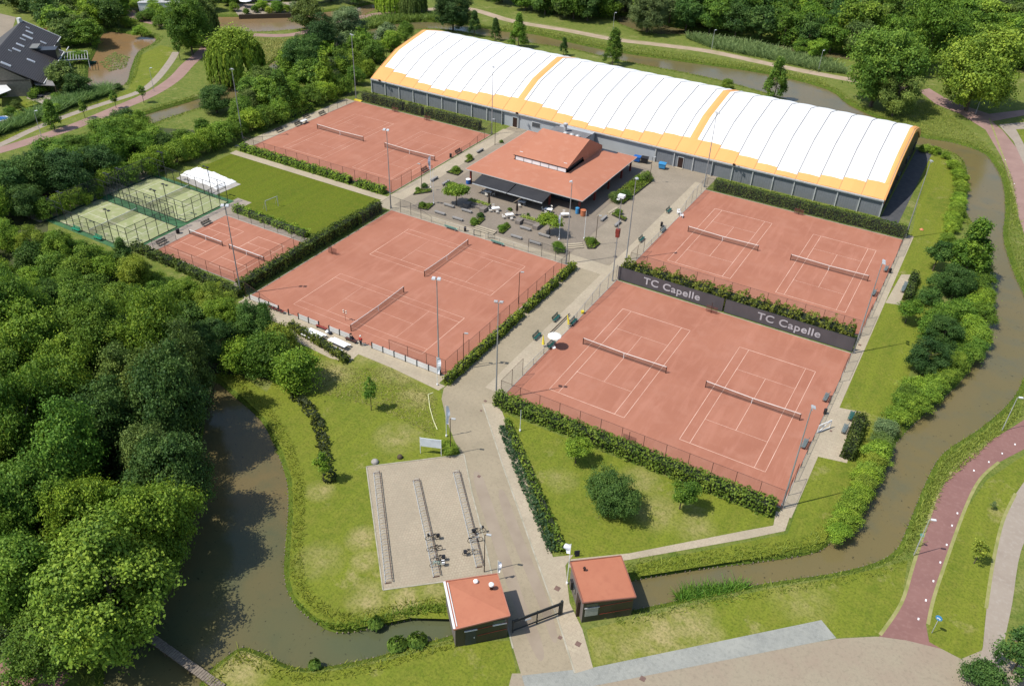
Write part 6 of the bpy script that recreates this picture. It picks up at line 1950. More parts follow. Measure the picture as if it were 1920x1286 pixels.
BG, BGR, BT, BP, BD = bench_proto(M_benchg, M_post, L=1.9), bench_proto(M_benchgrey, M_post, L=1.9), bench_proto(M_teal, M_galv, L=2.4), bench_proto(M_padgreen, M_post, L=1.9), bench_proto(M_post, M_post, L=2.0)
R90 = PI / 2
for pr, px, a, lab in ((BG, (1043, 600), R90, 'green bench on the slab beside the road, farther one'), (BG, (1007, 634), R90, 'green bench on the slab beside the road, nearer one'), (BG, (1075, 607), -R90 + PI, 'green bench on the clay right behind the yellow parasol'),
                       (BG, (1034, 650), R90, 'green bench in the shade of the white parasol'), (BG, (1254, 398), R90, 'green bench by the fence of the upper right courts'), (BG, (1203, 452), R90, 'pale green bench by the low fence near the grey mast'),
                       (BGR, (1243, 434), R90, 'grey-green bench on the clay beside the gate of the upper right courts'), (BGR, (1660, 507), -R90, 'grey bench at the eastern fence of the upper right courts, farther one'), (BGR, (1637, 552), -R90, 'grey bench at the eastern fence of the upper right courts, nearer one'),
                       (BGR, (1547, 748), -R90, 'grey bench at the eastern fence of the lower right courts, farther one'), (BGR, (1507, 835), -R90, 'grey bench at the eastern fence of the lower right courts, nearer one'), (BGR, (1692, 545), R90 + PI, 'grey bench on the eastern paved bay before the farther hedge block'),
                       (BG, (1594, 783), -R90, 'green bench in front of the nearer hedge block'), (BGR, (1582, 807), -R90, 'grey bench in front of the nearer hedge block'), (BGR, (1696, 537), -R90, 'second grey bench on the farther eastern bay'),
                       (BT, (846, 431), PI, 'pale teal bench on the court side, left of the small gate'), (BT, (933, 459), PI, 'pale teal bench on the court side, right of the small gate'),
                       (BP, (143, 434), 0, 'bright green bench by the padel cage, left one'), (BP, (184, 450), 0, 'bright green bench by the padel cage, right one'),
                       (BD, (605, 216), R90, 'dark bench at the fence of the upper left courts, nearest the far corner'), (BD, (575, 222), R90, 'dark bench at the middle of the left fence of the upper left courts'), (BD, (560, 236), R90, 'dark bench beside the white table on the upper left courts'),
                       (BD, (525, 247), R90, 'long dark bench near the left corner of the upper left courts'), (BD, (1045 - 185, 288), R90, 'dark bench beside the path on the right of the upper left courts'), (BD, (797, 322), R90, 'dark bench at the near right corner of the upper left courts'),
                       (BD, (388, 422), R90, 'dark bench between padel cage and practice courts, farther one'), (BD, (305, 458), R90, 'dark bench between padel cage and practice courts, nearer one')):
    pr.place(G(*px), a, lab)
for pr in (BG, BGR, BT, BP, BD): pr.cleanup()
# low stone benches on the terrace
t = thing('stone_bench', 'x', 'bench')
MB().box(-1.1, 1.1, -.22, .22, .18, .42).build('seat', mat('stone_bench', (0.24, 0.23, 0.215), scale=2), t)
for x in (-.8, .8): MB().box(x - .15, x + .15, -.18, .18, 0, .18).build('leg', M_dark, t)
SB = Proto(t)
for i, (px, a, lab) in enumerate([((842, 388), 0, 'low stone bench on the terrace lawn side, first of the back row'), ((875, 398), 0, 'low stone bench behind the one nearest the left planter'), ((825, 402), 0, 'low stone bench at the terrace edge, first of the front row'), ((858, 413), 0, 'low stone bench at the terrace edge left of the round shrub'),
                                  ((985, 431), 0, 'low stone bench right of the garden steps, back row'), ((968, 447), 0, 'low stone bench right of the garden steps, front row'), ((1020, 444), 0, 'low stone bench under the right flat-topped tree'), ((1003, 458), 0, 'low stone bench at the terrace corner, front row'),
                                  ((814, 338), R90, 'dark stone bench behind the terrace poles, left one'), ((836, 345), R90, 'dark stone bench behind the terrace poles, right one'), ((900, 285), R90, 'dark stone bench beside the clubhouse path'), ((1132, 412), R90, 'grey stone bench right of the terrace poles'), ((1158, 422), R90, 'grey stone bench beside the bare slope')]):
    p = G(*px)
    SB.place((p.x, p.y, .05), a, lab)
# planters
M_planter = mat('stone_planter', (0.20, 0.17, 0.145), (0.15, 0.13, 0.11), scale=2)
for nm, x, y in (('left', -76.9, 121.4), ('right', -65.4, 120.9)):
    t = thing('planter', 'U-shaped grey stone planter full of herbs, %s one on the terrace' % nm, 'planter', (x, y, .05))
    MB().box(-2.3, 2.3, .3, 1.5, 0, .75).build('trough', M_planter, t)
    MB().box(-2.3, -1.3, -1.1, .29, 0, .7).build('side_block', M_planter, t)
    MB().box(1.3, 2.3, -1.1, .29, 0, .7).build('side_block', M_planter, t)
    MB().box(-1.1, 1.1, -.2, .28, 0, .42).build('seat', M_planter, t)
    n = 500
    C = np.stack([rr.uniform(-2.2, 2.2, n), rr.uniform(.4, 1.4, n), .75 + rr.uniform(0, .25, n)], 1)
    o = link('herbs', quads_mesh('herbs', leaf_quads(C, np.array([0, 0, 1.]) + rr.normal(size=(n, 3)) * .5, rr.uniform(.1, .2, n), rr), M_leaf, np.clip(rr.normal(.6, .2, n), 0, 1)), t)
    o.color = (0.22, 0.28, 0.05, 1)
# terrace tables, chairs and folded parasols
t = thing('terrace_table', 'x', 'table')
MB().box(-.75, .75, -.4, .4, .70, .75).build('table_top', M_whitep, t)
for x in (-.6, .6):
    for y in (-.3, .3): MB().box(x - .03, x + .03, y - .03, y + .03, 0, .70).build('leg', M_galv, t)
TT = Proto(t)
t = thing('terrace_chair', 'x', 'chair')
MB().box(-.24, .24, -.24, .24, .42, .46).build('seat', M_creamp, t)
MB().bar((0, .24, .66), (0, .27, .9), .46, .04, up=(0, 1, 0)).build('backrest', M_creamp, t)
for x in (-.2, .2):
    for y in (-.2, .2): MB().box(x - .02, x + .02, y - .02, y + .02, 0, .42).build('leg', M_galv, t)
TC = Proto(t)
rc = random.Random(4)
TABS = [((915, 366), .2, 'white table beside the folded parasol near the clubhouse corner', 4), ((929, 397), .9, 'white table between the left planter and the potted shrub', 3), ((955, 409), .9, 'white table behind the garden steps', 3), ((978, 385), .1, 'cream table beside the second folded parasol', 2),
        ((1028, 399), .1, 'cream table behind the right planter', 3), ((1059, 408), .7, 'white table beside the blue and orange bins', 1)]
for px, a, lab, nc in TABS:
    p = G(*px)
    TT.place((p.x, p.y, .05), a, lab)
    for k in range(nc):
        an = a + (k * PI / 2 if nc > 2 else k * PI) + PI / 2
        d = Vector((math.cos(an), math.sin(an), 0)) * rc.uniform(.85, 1.15)
        TC.place((p.x + d.x, p.y + d.y, .05), an - PI / 2 + rc.uniform(-.3, .3), 'cream chair pulled up to the ' + lab.split(' beside ')[0].split(' between ')[0].split(' behind ')[0] + ' ' + ['near the clubhouse corner', 'by the left planter', 'by the garden steps', 'by the second parasol', 'by the right planter', 'by the bins'][TABS.index((px, a, lab, nc))] + ', ' + ['far', 'left', 'near', 'right'][k if nc > 2 else k * 2] + ' side', 'chairs round the terrace tables')
for px, lab in (((917, 390), 'folded brown parasol beside the left planter'), ((969, 404), 'folded dark parasol between the terrace tables')):
    p = G(*px)
    t = thing('folded_parasol', lab, 'parasol', (p.x, p.y, .05))
    MB().lathe((0, 0, 0), [(.35, 0), (.35, .08), (.04, .1), (.04, .8)]).build('stand', M_black, t)
    MB().lathe((0, 0, 0), [(.05, .7), (.24, 1.0), (.2, 1.8), (.1, 2.6), (.03, 2.9)]).build('canopy', mat('parasol_brown', (0.045, 0.03, 0.022)), t)
# bins and containers
def bin_(px, m, lab, r=.4, h=1.1, z=.05, capm=None):
    p = G(*px)
    t = thing('bin', lab, 'bin', (p.x, p.y, z))
    MB().lathe((0, 0, 0), [(r * .9, 0), (r, .1), (r, h * .9)], 12).build('body', m, t)
    MB().lathe((0, 0, h * .9), [(r * 1.08, 0), (r * 1.08, .08), (r * .5, .16)], 12).build('lid', capm or m, t)


bin_((878, 345), M_blue, 'blue bin with white lid at the left clubhouse post', .45, 1.0, capm=M_whitep)
bin_((1082, 401), M_lblue, 'light blue bin at the right front clubhouse post', .35, 1.2)
bin_((1093, 405), M_orangep, 'large copper-orange bin at the right front clubhouse post', .5, 1.2)
bin_((872, 434), M_dark, 'small dark bin between fence and small gate of the middle courts', .22, .8)
bin_((334, 438), M_dark, 'small dark bin between padel cage and practice courts', .3, .8)
bin_((1240, 425), M_dark, 'small dark bin at the gate of the upper right courts', .22, .8)
bin_((845, 296), M_dark, 'small dark bin beside the path, right of the upper left courts', .25, .8)
for px, m, lab in (((1194, 304), M_blue, 'blue wheeled container at the back of the clubhouse'), ((1208, 306), M_black, 'black wheeled container beside the blue one'), ((1241, 317), M_lblue, 'bright blue wheeled container standing against the hall')):
    p = G(*px)
    t = thing('waste_container', lab, 'container', (p.x, min(p.y, 159.8), .02), .1)
    MB().add([(-.62, -.4, .25), (.62, -.4, .25), (.62, .4, .25), (-.62, .4, .25), (-.72, -.5, 1.15), (.72, -.5, 1.15), (.72, .5, 1.25), (-.72, .5, 1.25)], [(0, 3, 2, 1), (4, 5, 6, 7), (0, 1, 5, 4), (1, 2, 6, 5), (2, 3, 7, 6), (3, 0, 4, 7)]).build('body', m, t)
    MB().slab([(-.76, -.56, 1.2), (.76, -.56, 1.2), (.76, .54, 1.34), (-.76, .54, 1.34)], .05).build('lid', m, t)
    for x in (-.5, .5):
        for y in (-.3, .3): MB().tube((x - .03, y, .12), (x + .03, y, .12), .12, .12, 10).build('wheel', M_dark, t)
# steps
st = thing('terrace_steps', 'broad pale steps between the terrace and the road', 'steps', (-55.9, 117.8, 0), .75)
for k in range(3):
    s_ = MB().box(-2.6, 2.6, -.1 - k * .5, .38 - k * .5, 0, .30 - k * .09).build('step', M_light, st)
    MB().box(-2.6, 2.6, -.13 - k * .5, -.102 - k * .5, 0, .27 - k * .09).build('riser', M_cloth, s_)
st = thing('terrace_steps', 'narrow pale steps between the two sloping beds', 'steps', (-70.8, 114.9, 0), 0)
for k in range(3):
    s_ = MB().box(-2.1, 2.1, -.1 - k * .5, .38 - k * .5, 0, .30 - k * .09).build('step', M_light, st)
    MB().box(-2.1, 2.1, -.13 - k * .5, -.102 - k * .5, 0, .27 - k * .09).build('riser', M_cloth, s_)
st = thing('terrace_steps', 'short pale steps leading from the road to the clubhouse side', 'steps', (-55.0, 134.5, 0), 1.45)
for k in range(3):
    s_ = MB().box(-1.6, 1.6, -.1 - k * .5, .38 - k * .5, 0, .30 - k * .09).build('step', M_light, st)
    MB().box(-1.6, 1.6, -.13 - k * .5, -.102 - k * .5, 0, .27 - k * .09).build('riser', M_cloth, s_)
# parasol, yellow parasols on the lower right courts
p = G(1034, 655)
t = thing('open_parasol', 'round white open parasol above the green bench by the court', 'parasol', (p.x + .1, p.y + .5, 0))
MB().tube((0, 0, 0), (0, 0, 2.3), .03).build('pole', M_galv, t)
MB().lathe((0, 0, 0), [(1.0, 2.05), (.99, 2.08), (.55, 2.3), (.05, 2.42)], 10).build('canopy', mat('parasol_white', (0.82, 0.82, 0.74)), t)
MB().lathe((0, 0, 0), [(.3, 0), (.3, .12)], 10).build('stand', M_whitep, t)
for px, lab, ang in (((1065, 612), 'folded yellow parasol leaning at the green bench', .5), ((1018, 650), 'folded pale yellow parasol beside the white one', .2)):
    p = G(*px)
    t = thing('folded_parasol', lab, 'parasol', (p.x, p.y, 0))
    MB().tube((0, 0, 0), (ang * .6, -.1, 1.0), .025).build('pole', M_whitep, t)
    MB().tube((ang * .3, -.05, .5), (-ang * .6, .1, 1.9), .22, .05, 8).build('canopy', M_yellow, t)
p = G(1092, 588)
t = thing('yellow_bucket', 'small yellow bucket at the fence of the lower right courts', 'bucket', (p.x, p.y, .03))
MB().lathe((0, 0, 0), [(.2, 0), (.28, .45)], 10).build('body', M_yellow, t)
MB().ring((0, 0, .5), .26, .015, 'y', 12, 4).build('handle', M_galv, t)
# paved slab kerb by the benches
o = MB().bar((-45.6, 92.4, .3), (-45.6, 98.5, .3), .12, .1).build('handrail', M_dbrown)
tag(o, 'long dark handrail on the slab between the two roadside benches', 'handrail')
# white chairs stack on the upper right courts
for i, (px, lab) in enumerate([((1272, 402), 'white plastic chair by the fence, nearest the green bench'), ((1278, 408), 'white plastic chair beside the first one on the clay')]):
    p = G(*px)
    t = thing('plastic_chair', lab, 'chair', (p.x, p.y, .03), .6 + i)
    MB().box(-.28, .28, -.26, .26, .42, .46).build('seat', M_whitep, t)
    MB().bar((0, .26, .66), (0, .32, .95), .54, .04, up=(0, 1, 0)).build('backrest', M_whitep, t)
    for x in (-.24, .24):
        for y in (-.2, .2): MB().bar((x, y, .42), (x * 1.2, y * 1.2, 0), .05).build('leg', M_whitep, t)
        MB().box(x - .03, x + .03, -.24, .24, .64, .68).build('armrest', M_whitep, t)
# picnic tables
t = thing('picnic_table', 'x', 'picnic table')
for k in range(4): MB().box(-1.6, 1.6, -.38 + k * .2, -.2 + k * .2, .72, .77).build('top_board', M_whitep, t)
for y in (-.85, .85): MB().box(-1.6, 1.6, y - .16, y + .16, .42, .47).build('seat_board', M_whitep, t)
for x in (-1.2, 1.2):
    MB().bar((x, -.85, .38), (x, .85, .38), .08).bar((x, -.7, 0), (x, -.2, .72), .08).bar((x, .7, 0), (x, .2, .72), .08).build('leg_frame', M_post, t)
PT = Proto(t)
PT.place(G(589, 632), math.radians(-3), 'white picnic table behind the low hedge, left one')
PT.place(G(634, 650), math.radians(-3), 'white picnic table behind the low hedge, right one')
p = G(570, 232)
t = thing('white_table', 'white table beside the dark benches of the upper left courts', 'table', (p.x, p.y, 0), R90)
MB().box(-.9, .9, -.4, .4, .7, .76).build('table_top', M_trim, t)
for x in (-.7, .7): MB().box(x - .04, x + .04, -.3, .3, 0, .7).build('leg', M_galv, t)
# dark chair row and gear by the near side of the middle courts
t = thing('folding_chair', 'x', 'chair')
MB().box(-.22, .22, -.22, .22, .42, .45).build('seat', M_red, t)
MB().bar((0, -.22, .64), (0, -.26, .9), .44, .04, up=(0, 1, 0)).build('backrest', M_cloth, t)
for x in (-.2, .2): MB().bar((x, -.22, 0), (x, .18, .42), .03).bar((x, .22, 0), (x, -.18, .42), .03).build('leg', M_post, t)
FC = Proto(t)
for k in range(5): FC.place((-84.3 + .62 * k + (.0 if k < 3 else .1), 75.3, .02), 0, 'dark folding chair %s the row at the white boards' % ['at the left end of', 'second from the left in', 'in the middle of', 'second from the right in', 'at the right end of'][k], 'chair row at the board fence')
t = thing('chair_bench', 'dark bench with bags at the gap right of the chair row', 'bench', (-74.2, 75.3, 0))
MB().box(-1.0, 1.0, -.2, .2, .4, .45).build('seat', M_red, t)
for x in (-.8, .8): MB().box(x - .03, x + .03, -.18, .18, 0, .4).build('leg', M_post, t)
for i, (x, m, lab) in enumerate(((-72.9, M_whitep, 'white bag on the paving beside the dark bench'), (-72.3, M_cloth, 'black bag on the paving beside the white bag'))):
    o = MB().lathe((x, 75.0, 0), [(.22, 0), (.3, .12), (.24, .35), (.1, .45)], 9).build('sports_bag', m, smooth=True)
    tag(o, lab, 'bag')
# tennis net post lamps (four pale balls) on the near middle net
p = G(652, 603)
t = thing('umpire_bell_stand', 'four pale balls on a thin stand at the near net post', 'stand', (p.x - .4, p.y, .03))
MB().tube((0, 0, 0), (0, 0, 1.6), .02).bar((-.3, 0, 1.3), (.3, 0, 1.3), .03).bar((-.3, 0, 1.6), (.3, 0, 1.6), .03).build('stand', M_postbrown, t)
for x in (-.25, .25):
    for z in (1.3, 1.65): MB().lathe((x, 0, z), [(.05, 0), (.12, .07), (.12, .14), (.04, .22)], 8).build('ball', mat('pale_ball', (0.75, 0.62, 0.5)), t)

# small court furniture: backstop nets, brushes
for px, lab in (((553, 470), 'x'),): pass
for (x, y), lab in (((-87.5, 93.2), 'small brown drag net leaning by the dividing hedge'), ((-27.6, 111.0), 'small brown drag net hanging at the middle of the windbreak banner'), ((-25.4, 152.9), 'small brown drag net at the hall-side fence of the upper right courts'), ((-119.5, 152.9), 'small brown drag net at the hall-side fence of the upper left courts'), ((-110.3, 152.7), 'second drag net at the hall-side fence of the upper left courts'), ((-26.0, 76.6), 'round brown drag net at the near fence of the lower right courts')):
    t = thing('drag_net', lab, 'drag net', (x, y, .03))
    MB().tube((0, 0, 0), (0, 0, 1.9), .04, n=6).build('handle', M_postbrown, t)
    MB().quad((-.9, .05, .1), (.9, .05, .1), (.9, .25, 1.1), (-.9, .25, 1.1)).build('netting', net_mat('brown_net', (0.10, 0.03, 0.02), .55), t)

# football goal
gx = G(493, 400)
t = thing('football_goal', 'small grey football goal at the edge of the football lawn', 'football goal', (G(503, 397).x - .4, G(503, 397).y, 0), 0)
a = Vector((0, 0, 0)); b = G(525, 388) - G(503, 397)
b = Vector((b.x, b.y, 0))
MB().tube(a, a + Vector((0, 0, 2)), .05).build('post', M_galv, t)
MB().tube(b, b + Vector((0, 0, 2)), .05).build('post', M_galv, t)
MB().tube(a + Vector((0, 0, 2)), b + Vector((0, 0, 2)), .05).build('crossbar', M_galv, t)
for c in (a, b): MB().tube(c + Vector((0, 0, 2)), c + Vector((-1.0, .2, 0)), .025).build('brace', M_galv, t)
# gates
for (x0, x1, y), lab in (((-71.4, -70.2, 112.0), 'open small wire gate to the middle courts, left leaf'), ((-68.9, -67.7, 112.6), 'open small wire gate to the middle courts, right leaf')):
    t = thing('court_gate', lab, 'gate', (x0, y, 0))
    MB().tube((0, 0, 0), (0, 0, 1.1), .04).tube((x1 - x0, .3, 0.1), (x1 - x0, .3, 1.1), .03).tube((0, 0, 1.08), (x1 - x0, .3, 1.08), .03).tube((0, 0, .15), (x1 - x0, .3, .15), .03).build('frame', M_post, t)
    MB().quad((0, 0, .15), (x1 - x0, .3, .15), (x1 - x0, .3, 1.08), (0, 0, 1.08)).build('wire_mesh', M_chain, t)
t = thing('court_gate', 'white tubular gate with diagonal braces on the eastern path', 'gate', G(1532, 812), math.radians(60))
for a, b in (((0, 0, .1), (2.2, 0, .1)), ((0, 0, 1.3), (2.2, 0, 1.3)), ((0, 0, .1), (0, 0, 1.3)), ((2.2, 0, .1), (2.2, 0, 1.3)), ((0, 0, .1), (2.2, 0, 1.3)), ((0, 0, 1.3), (1.1, 0, .7))): MB().tube(a, b, .05).build('tube', M_whitep, t)

# ------------------------------------------------------------------ padel cages
for ci, (x0, x1, y0, y1, lab) in enumerate(((-136.0, -116.0, 75.9, 85.8, 'nearer padel court cage with dark posts around pale green turf'), (-136.0, -116.0, 87.8, 97.7, 'farther padel court cage beside the white tarpaulins'))):
    flat('padel_carpet', rect(x0 - .6, x1 + .6, y0 - 1.0, y1 + 1.0), 0.030, M_padcarpet)
    t = thing('padel_court', lab, 'padel court')
    flat('turf', rect(x0, x1, y0, y1), 0.045, M_padel, None, t)
    ln = MB()
    for xx in (x0 + 3, x1 - 3): ln.quad((xx - .05, y0, .052), (xx + .05, y0, .052), (xx + .05, y1, .052), (xx - .05, y1, .052))
    ym = (y0 + y1) / 2
    ln.quad((x0 + 3, ym - .04, .055), (x1 - 3, ym - .04, .055), (x1 - 3, ym + .04, .055), (x0 + 3, ym + .04, .055))
    ln.build('lines', M_padline, t)
    pdat = None
    posts = [(x, y) for y in (y0, y1) for x in np.arange(x0, x1 + .1, 2.0)] + [(x, y) for x in (x0, x1) for y in np.arange(y0 + 2, y1 - .5, 2.0)]
    for x, y in posts:
        hh = 4.0 if (x < x0 + 4.5 or x > x1 - 4.5) else 3.0
        if pdat is None:
            po = MB().box(-.04, .04, -.04, .04, 0, 1).build('post', M_post, t)
            pdat = po.data
        else: po = link('post', pdat, t)
        po.location = (x, y, .04)
        po.scale = (1, 1, hh)
    rm = MB()
    for y in (y0, y1):
        rm.bar((x0, y, 4), (x0 + 4, y, 4), .06).bar((x1 - 4, y, 4), (x1, y, 4), .06).bar((x0 + 4, y, 3), (x1 - 4, y, 3), .06).bar((x0, y, .08), (x1, y, .08), .08).bar((x0, y, 3), (x0 + 4, y, 3), .05).bar((x1 - 4, y, 3), (x1, y, 3), .05)
    for x in (x0, x1): rm.bar((x, y0, 4), (x, y1, 4), .06).bar((x, y0, 3), (x, y1, 3), .06).bar((x, y0, .08), (x, y1, .08), .1)
    rm.build('rail', M_post, t)
    for y in (y0, y1): MB().quad((x0 + 4, y, .1), (x1 - 4, y, .1), (x1 - 4, y, 3), (x0 + 4, y, 3)).build('wire_mesh', M_chain, t)
    for x in (x0, x1):
        MB().quad((x, y0, .1), (x, y1, .1), (x, y1, 3), (x, y0, 3)).build('glass_panel', M_padglass, t)
        MB().quad((x, y0, 3), (x, y1, 3), (x, y1, 4), (x, y0, 4)).build('wire_mesh', M_chain, t)
    xm = (x0 + x1) / 2
    nt_ = thing('padel_net', 'low net across the %s padel court' % ('nearer' if ci == 0 else 'farther'), 'padel net', (xm, 0, 0))
    MB().quad((0, y0 + .1, .06), (0, y1 - .1, .06), (0, y1 - .1, .9), (0, y0 + .1, .9)).build('netting', M_net, nt_)
    MB().bar((0, y0 + .1, .92), (0, y1 - .1, .92), .05, .08).build('top_band', M_trim, nt_)
    for xx, yy in ((x0 + 4, y0), (x0 + 4, y1), (x1 - 4, y0), (x1 - 4, y1)):
        pos = ['left near', 'left far', 'right near', 'right far'][((xx > xm) * 2) + (yy > ym)]
        l = thing('padel_floodlight', 'black arm floodlight at the %s side of the %s padel court' % (pos, 'nearer' if ci == 0 else 'farther'), 'floodlight', (xx, yy, 0))
        MB().bar((0, 0, 0), (0, 0, 6.0), .09).build('pole', M_post, l)
        s = 1 if yy < ym else -1
        MB().bar((0, 0, 6.0), (-.2, s * .3, 6.1), .07).bar((-.7, s * .3, 6.1), (.5, s * .3, 6.1), .07).build('arm', M_post, l)
        for k in (-.6, .4): MB().box(k - .22, k + .22, s * .3 - .15, s * .3 + .25, 6.0, 6.1).build('lamp_head', M_black, l)
# white tarpaulins on the concrete pad
flat('concrete_pad', [G(*p)[:2] for p in ((367, 315), (452, 346), (405, 366), (330, 335))], 0.030, M_concrete)
for i, (px, sx, sy, lab) in enumerate((((373, 328), 2.9, 2.2, 'heap of white tarpaulin on the concrete pad, left one'), ((404, 340), 3.4, 2.3, 'heap of white tarpaulin on the concrete pad, right one'))):
    p = G(*px)
    rt = random.Random(i + 5)
    n = 9
    grid = [[(-sx + 2 * sx * a / n + rt.uniform(-.15, .15), -sy + 2 * sy * b / n + rt.uniform(-.15, .15), (.04 if a in (0, n) or b in (0, n) else rt.uniform(.12, .55))) for b in range(n + 1)] for a in range(n + 1)]
    mb = MB()
    mb.add([v for row in grid for v in row], [(a * (n + 1) + b, (a + 1) * (n + 1) + b, (a + 1) * (n + 1) + b + 1, a * (n + 1) + b + 1) for a in range(n) for b in range(n)])
    o = mb.build('tarpaulin', M_whitep)
    o.location = (p.x, p.y, .03)
    o.rotation_euler = (0, 0, -.1 * i)
    tag(o, lab, 'tarpaulin')

# ------------------------------------------------------------------ bicycle racks and bicycles
def rack(a, b, label, side):
    d = (b - a)
    L = d.length
    ang = math.atan2(d.y, d.x)
    t = thing('bicycle_rack', label, 'bicycle rack', (a.x, a.y, .02), ang)
    MB().box(0, L, -.03, .03, .25, .31).build('rail', M_postbrown, t)
    MB().box(0, L, side * .72 - .03, side * .72 + .03, .02, .08).build('rail', M_galv, t)
    n = int(L / .38)
    hd = None
    for k in range(n):
        x = L * (k + .5) / n
        lift = .28 if k % 2 else .0
        if hd is None:
            mb = MB().path([(0, 0, .02), (0, side * .08, .45), (0, side * .35, .55), (0, side * .62, .40), (0, side * .72, .04)], .013, 4)
            mb.path([(.07, 0, .02), (.07, side * .08, .45), (.07, side * .35, .55), (.07, side * .62, .40), (.07, side * .72, .04)], .013, 4)
            o = mb.build('wheel_holder', M_galv, t)
            hd = o.data
        else: o = link('wheel_holder', hd, t)
        o.location = (x, 0, lift * .3)
    MB().box(-.05, .05, -.1, side * .8, 0, .06).build('foot', M_postbrown, t)
    MB().box(L - .05, L + .05, -.1, side * .8, 0, .06).build('foot', M_postbrown, t)
    return t


rA, rB = G(712, 886), G(736, 1092)
rack(rA, rB, 'long bicycle rack on the left edge of the bicycle park', -1)
rack(G(786, 900), G(826, 1080), 'long bicycle rack down the middle of the bicycle park', -1)
rack(G(861, 885), G(906, 1062), 'long bicycle rack on the right edge of the bicycle park', -1)


def bicycle(m, label, px, ang, extra=None):
    p = G(*px)
    t = thing('bicycle', label, 'bicycle', (p.x, p.y, .02), ang)
    for x in (-.52, .52):
        w = MB().ring((x, 0, .34), .32, .028, 'y', 20, 5).build('wheel', M_dark, t)
        sp = MB()
        for k in range(8): sp.bar((x, 0, .34), (x + .31 * math.cos(k * PI / 4), 0, .34 + .31 * math.sin(k * PI / 4)), .008)
        sp.build('spokes', M_galv, w)
    f = MB()
    for a, b in (((-.52, 0, .34), (-.05, 0, .30)), ((-.05, 0, .30), (-.18, 0, .85)), ((-.52, 0, .34), (-.16, 0, .78)), ((-.05, 0, .30), (.36, 0, .80)), ((-.16, 0, .72), (.36, 0, .84)), ((.34, 0, .95), (.52, 0, .34))): f.tube(a, b, .03, n=6)
    f.build('frame', m, t)
    MB().add([(-.34, -.09, .90), (-.34, .09, .90), (-.04, .03, .92), (-.04, -.03, .92), (-.34, -.09, .86), (-.34, .09, .86), (-.04, .03, .88), (-.04, -.03, .88)], [(0, 3, 2, 1), (4, 5, 6, 7), (0, 1, 5, 4), (1, 2, 6, 5), (2, 3, 7, 6), (3, 0, 4, 7)]).build('saddle', M_dark, t)
    MB().path([(.20, -.30, 1.02), (.34, -.2, 1.05), (.34, .2, 1.05), (.20, .30, 1.02)], .018, 5).tube((.34, 0, .95), (.34, 0, 1.05), .02).build('handlebar', M_galv, t)
    MB().box(-.75, -.35, -.07, .07, .72, .75).build('carrier', M_dark, t)
    if extra is not None:
        MB().box(-.72, -.40, -.19, -.08, .44, .72).box(-.72, -.40, .08, .19, .44, .72).build('pannier', extra, t)
    if extra is M_dark: MB().box(.40, .60, -.12, .12, .80, .98).build('basket', extra, t)
    return t


BA = math.atan2(.72, .70)
bd = (rB - rA).normalized()
BA = math.atan2(bd.y, bd.x) + PI / 2
bicycle(M_dark, 'black bicycle with dark panniers, farthest in the middle rack', (812, 1012), BA + PI, M_dark)
bicycle(M_dbrown, 'brown bicycle second in the middle rack', (815, 1033), BA + PI)
bicycle(M_dark, 'black bicycle beside the mint-green one in the middle rack', (822, 1052), BA + PI, M_cloth)
bicycle(mat('mint_paint', (0.42, 0.62, 0.50), rough=.4), 'mint-green bicycle with white panniers, nearest in the middle rack', (821, 1062), BA + PI, M_whitep)
bicycle(M_dark, 'black bicycle with panniers, farthest in the right rack', (897, 1000), BA + .1, M_dark)
bicycle(M_galv, 'silver bicycle second in the right rack', (891, 1016), BA, None)
bicycle(M_dark, 'dark bicycle with white bag, nearest in the right rack', (882, 1040), BA, M_cloth)
# stone in the grass, bollards, little posts
for px, r_, lab, nm in (((703, 867), .45, 'pale boulder in the grass at the corner of the bicycle park', 'boulder'), ((750, 858), .35, 'dark low stump in the grass above the bicycle park', 'stump')):
    p = G(*px)
    o = MB().lathe((0, 0, 0), [(r_, 0), (r_ * 1.05, .15), (r_ * .8, .35), (r_ * .3, .45)], 9).build(nm, M_concrete if nm == 'boulder' else M_greenw, smooth=True)
    o.location = (p.x, p.y, 0)
    tag(o, lab, nm)
o = MB().path([tuple(G(*p) + Vector((0, 0, .08))) for p in ((812, 737), (803, 740), (806, 765), (813, 790), (820, 806))], .06, 6).build('hose', mat('pale_hose', (0.55, 0.55, 0.30)))
tag(o, 'pale plastic hose lying on the lawn beside the road', 'hose')
t = thing('sandwich_board', 'small dark folding board on the path behind the right kiosk', 'sign', G(1082, 1043), .7)
MB().bar((-.25, 0, .45), (.25, 0, .45), .04, .9).build('board', M_cloth, t)
MB().bar((-.25, .3, .3), (.25, .3, .3), .04, .6).build('board', M_cloth, t)
p = G(1728, 431)
o = MB().lathe((p.x, p.y, 0), [(.35, 0), (.4, .05), (.1, .3)], 8).build('mole_hill', M_orangep)
tag(o, 'small orange-brown heap on the lawn by the far right court corner', 'heap')
# litter bins along the eastern path
for px, lab in (((1668, 512), 'small dark bin at the eastern fence between the two upper grey benches'), ((1546, 776), 'small dark bin at the eastern fence beside the grey bench')): bin_(px, M_dark, lab, .2, .8, .02)

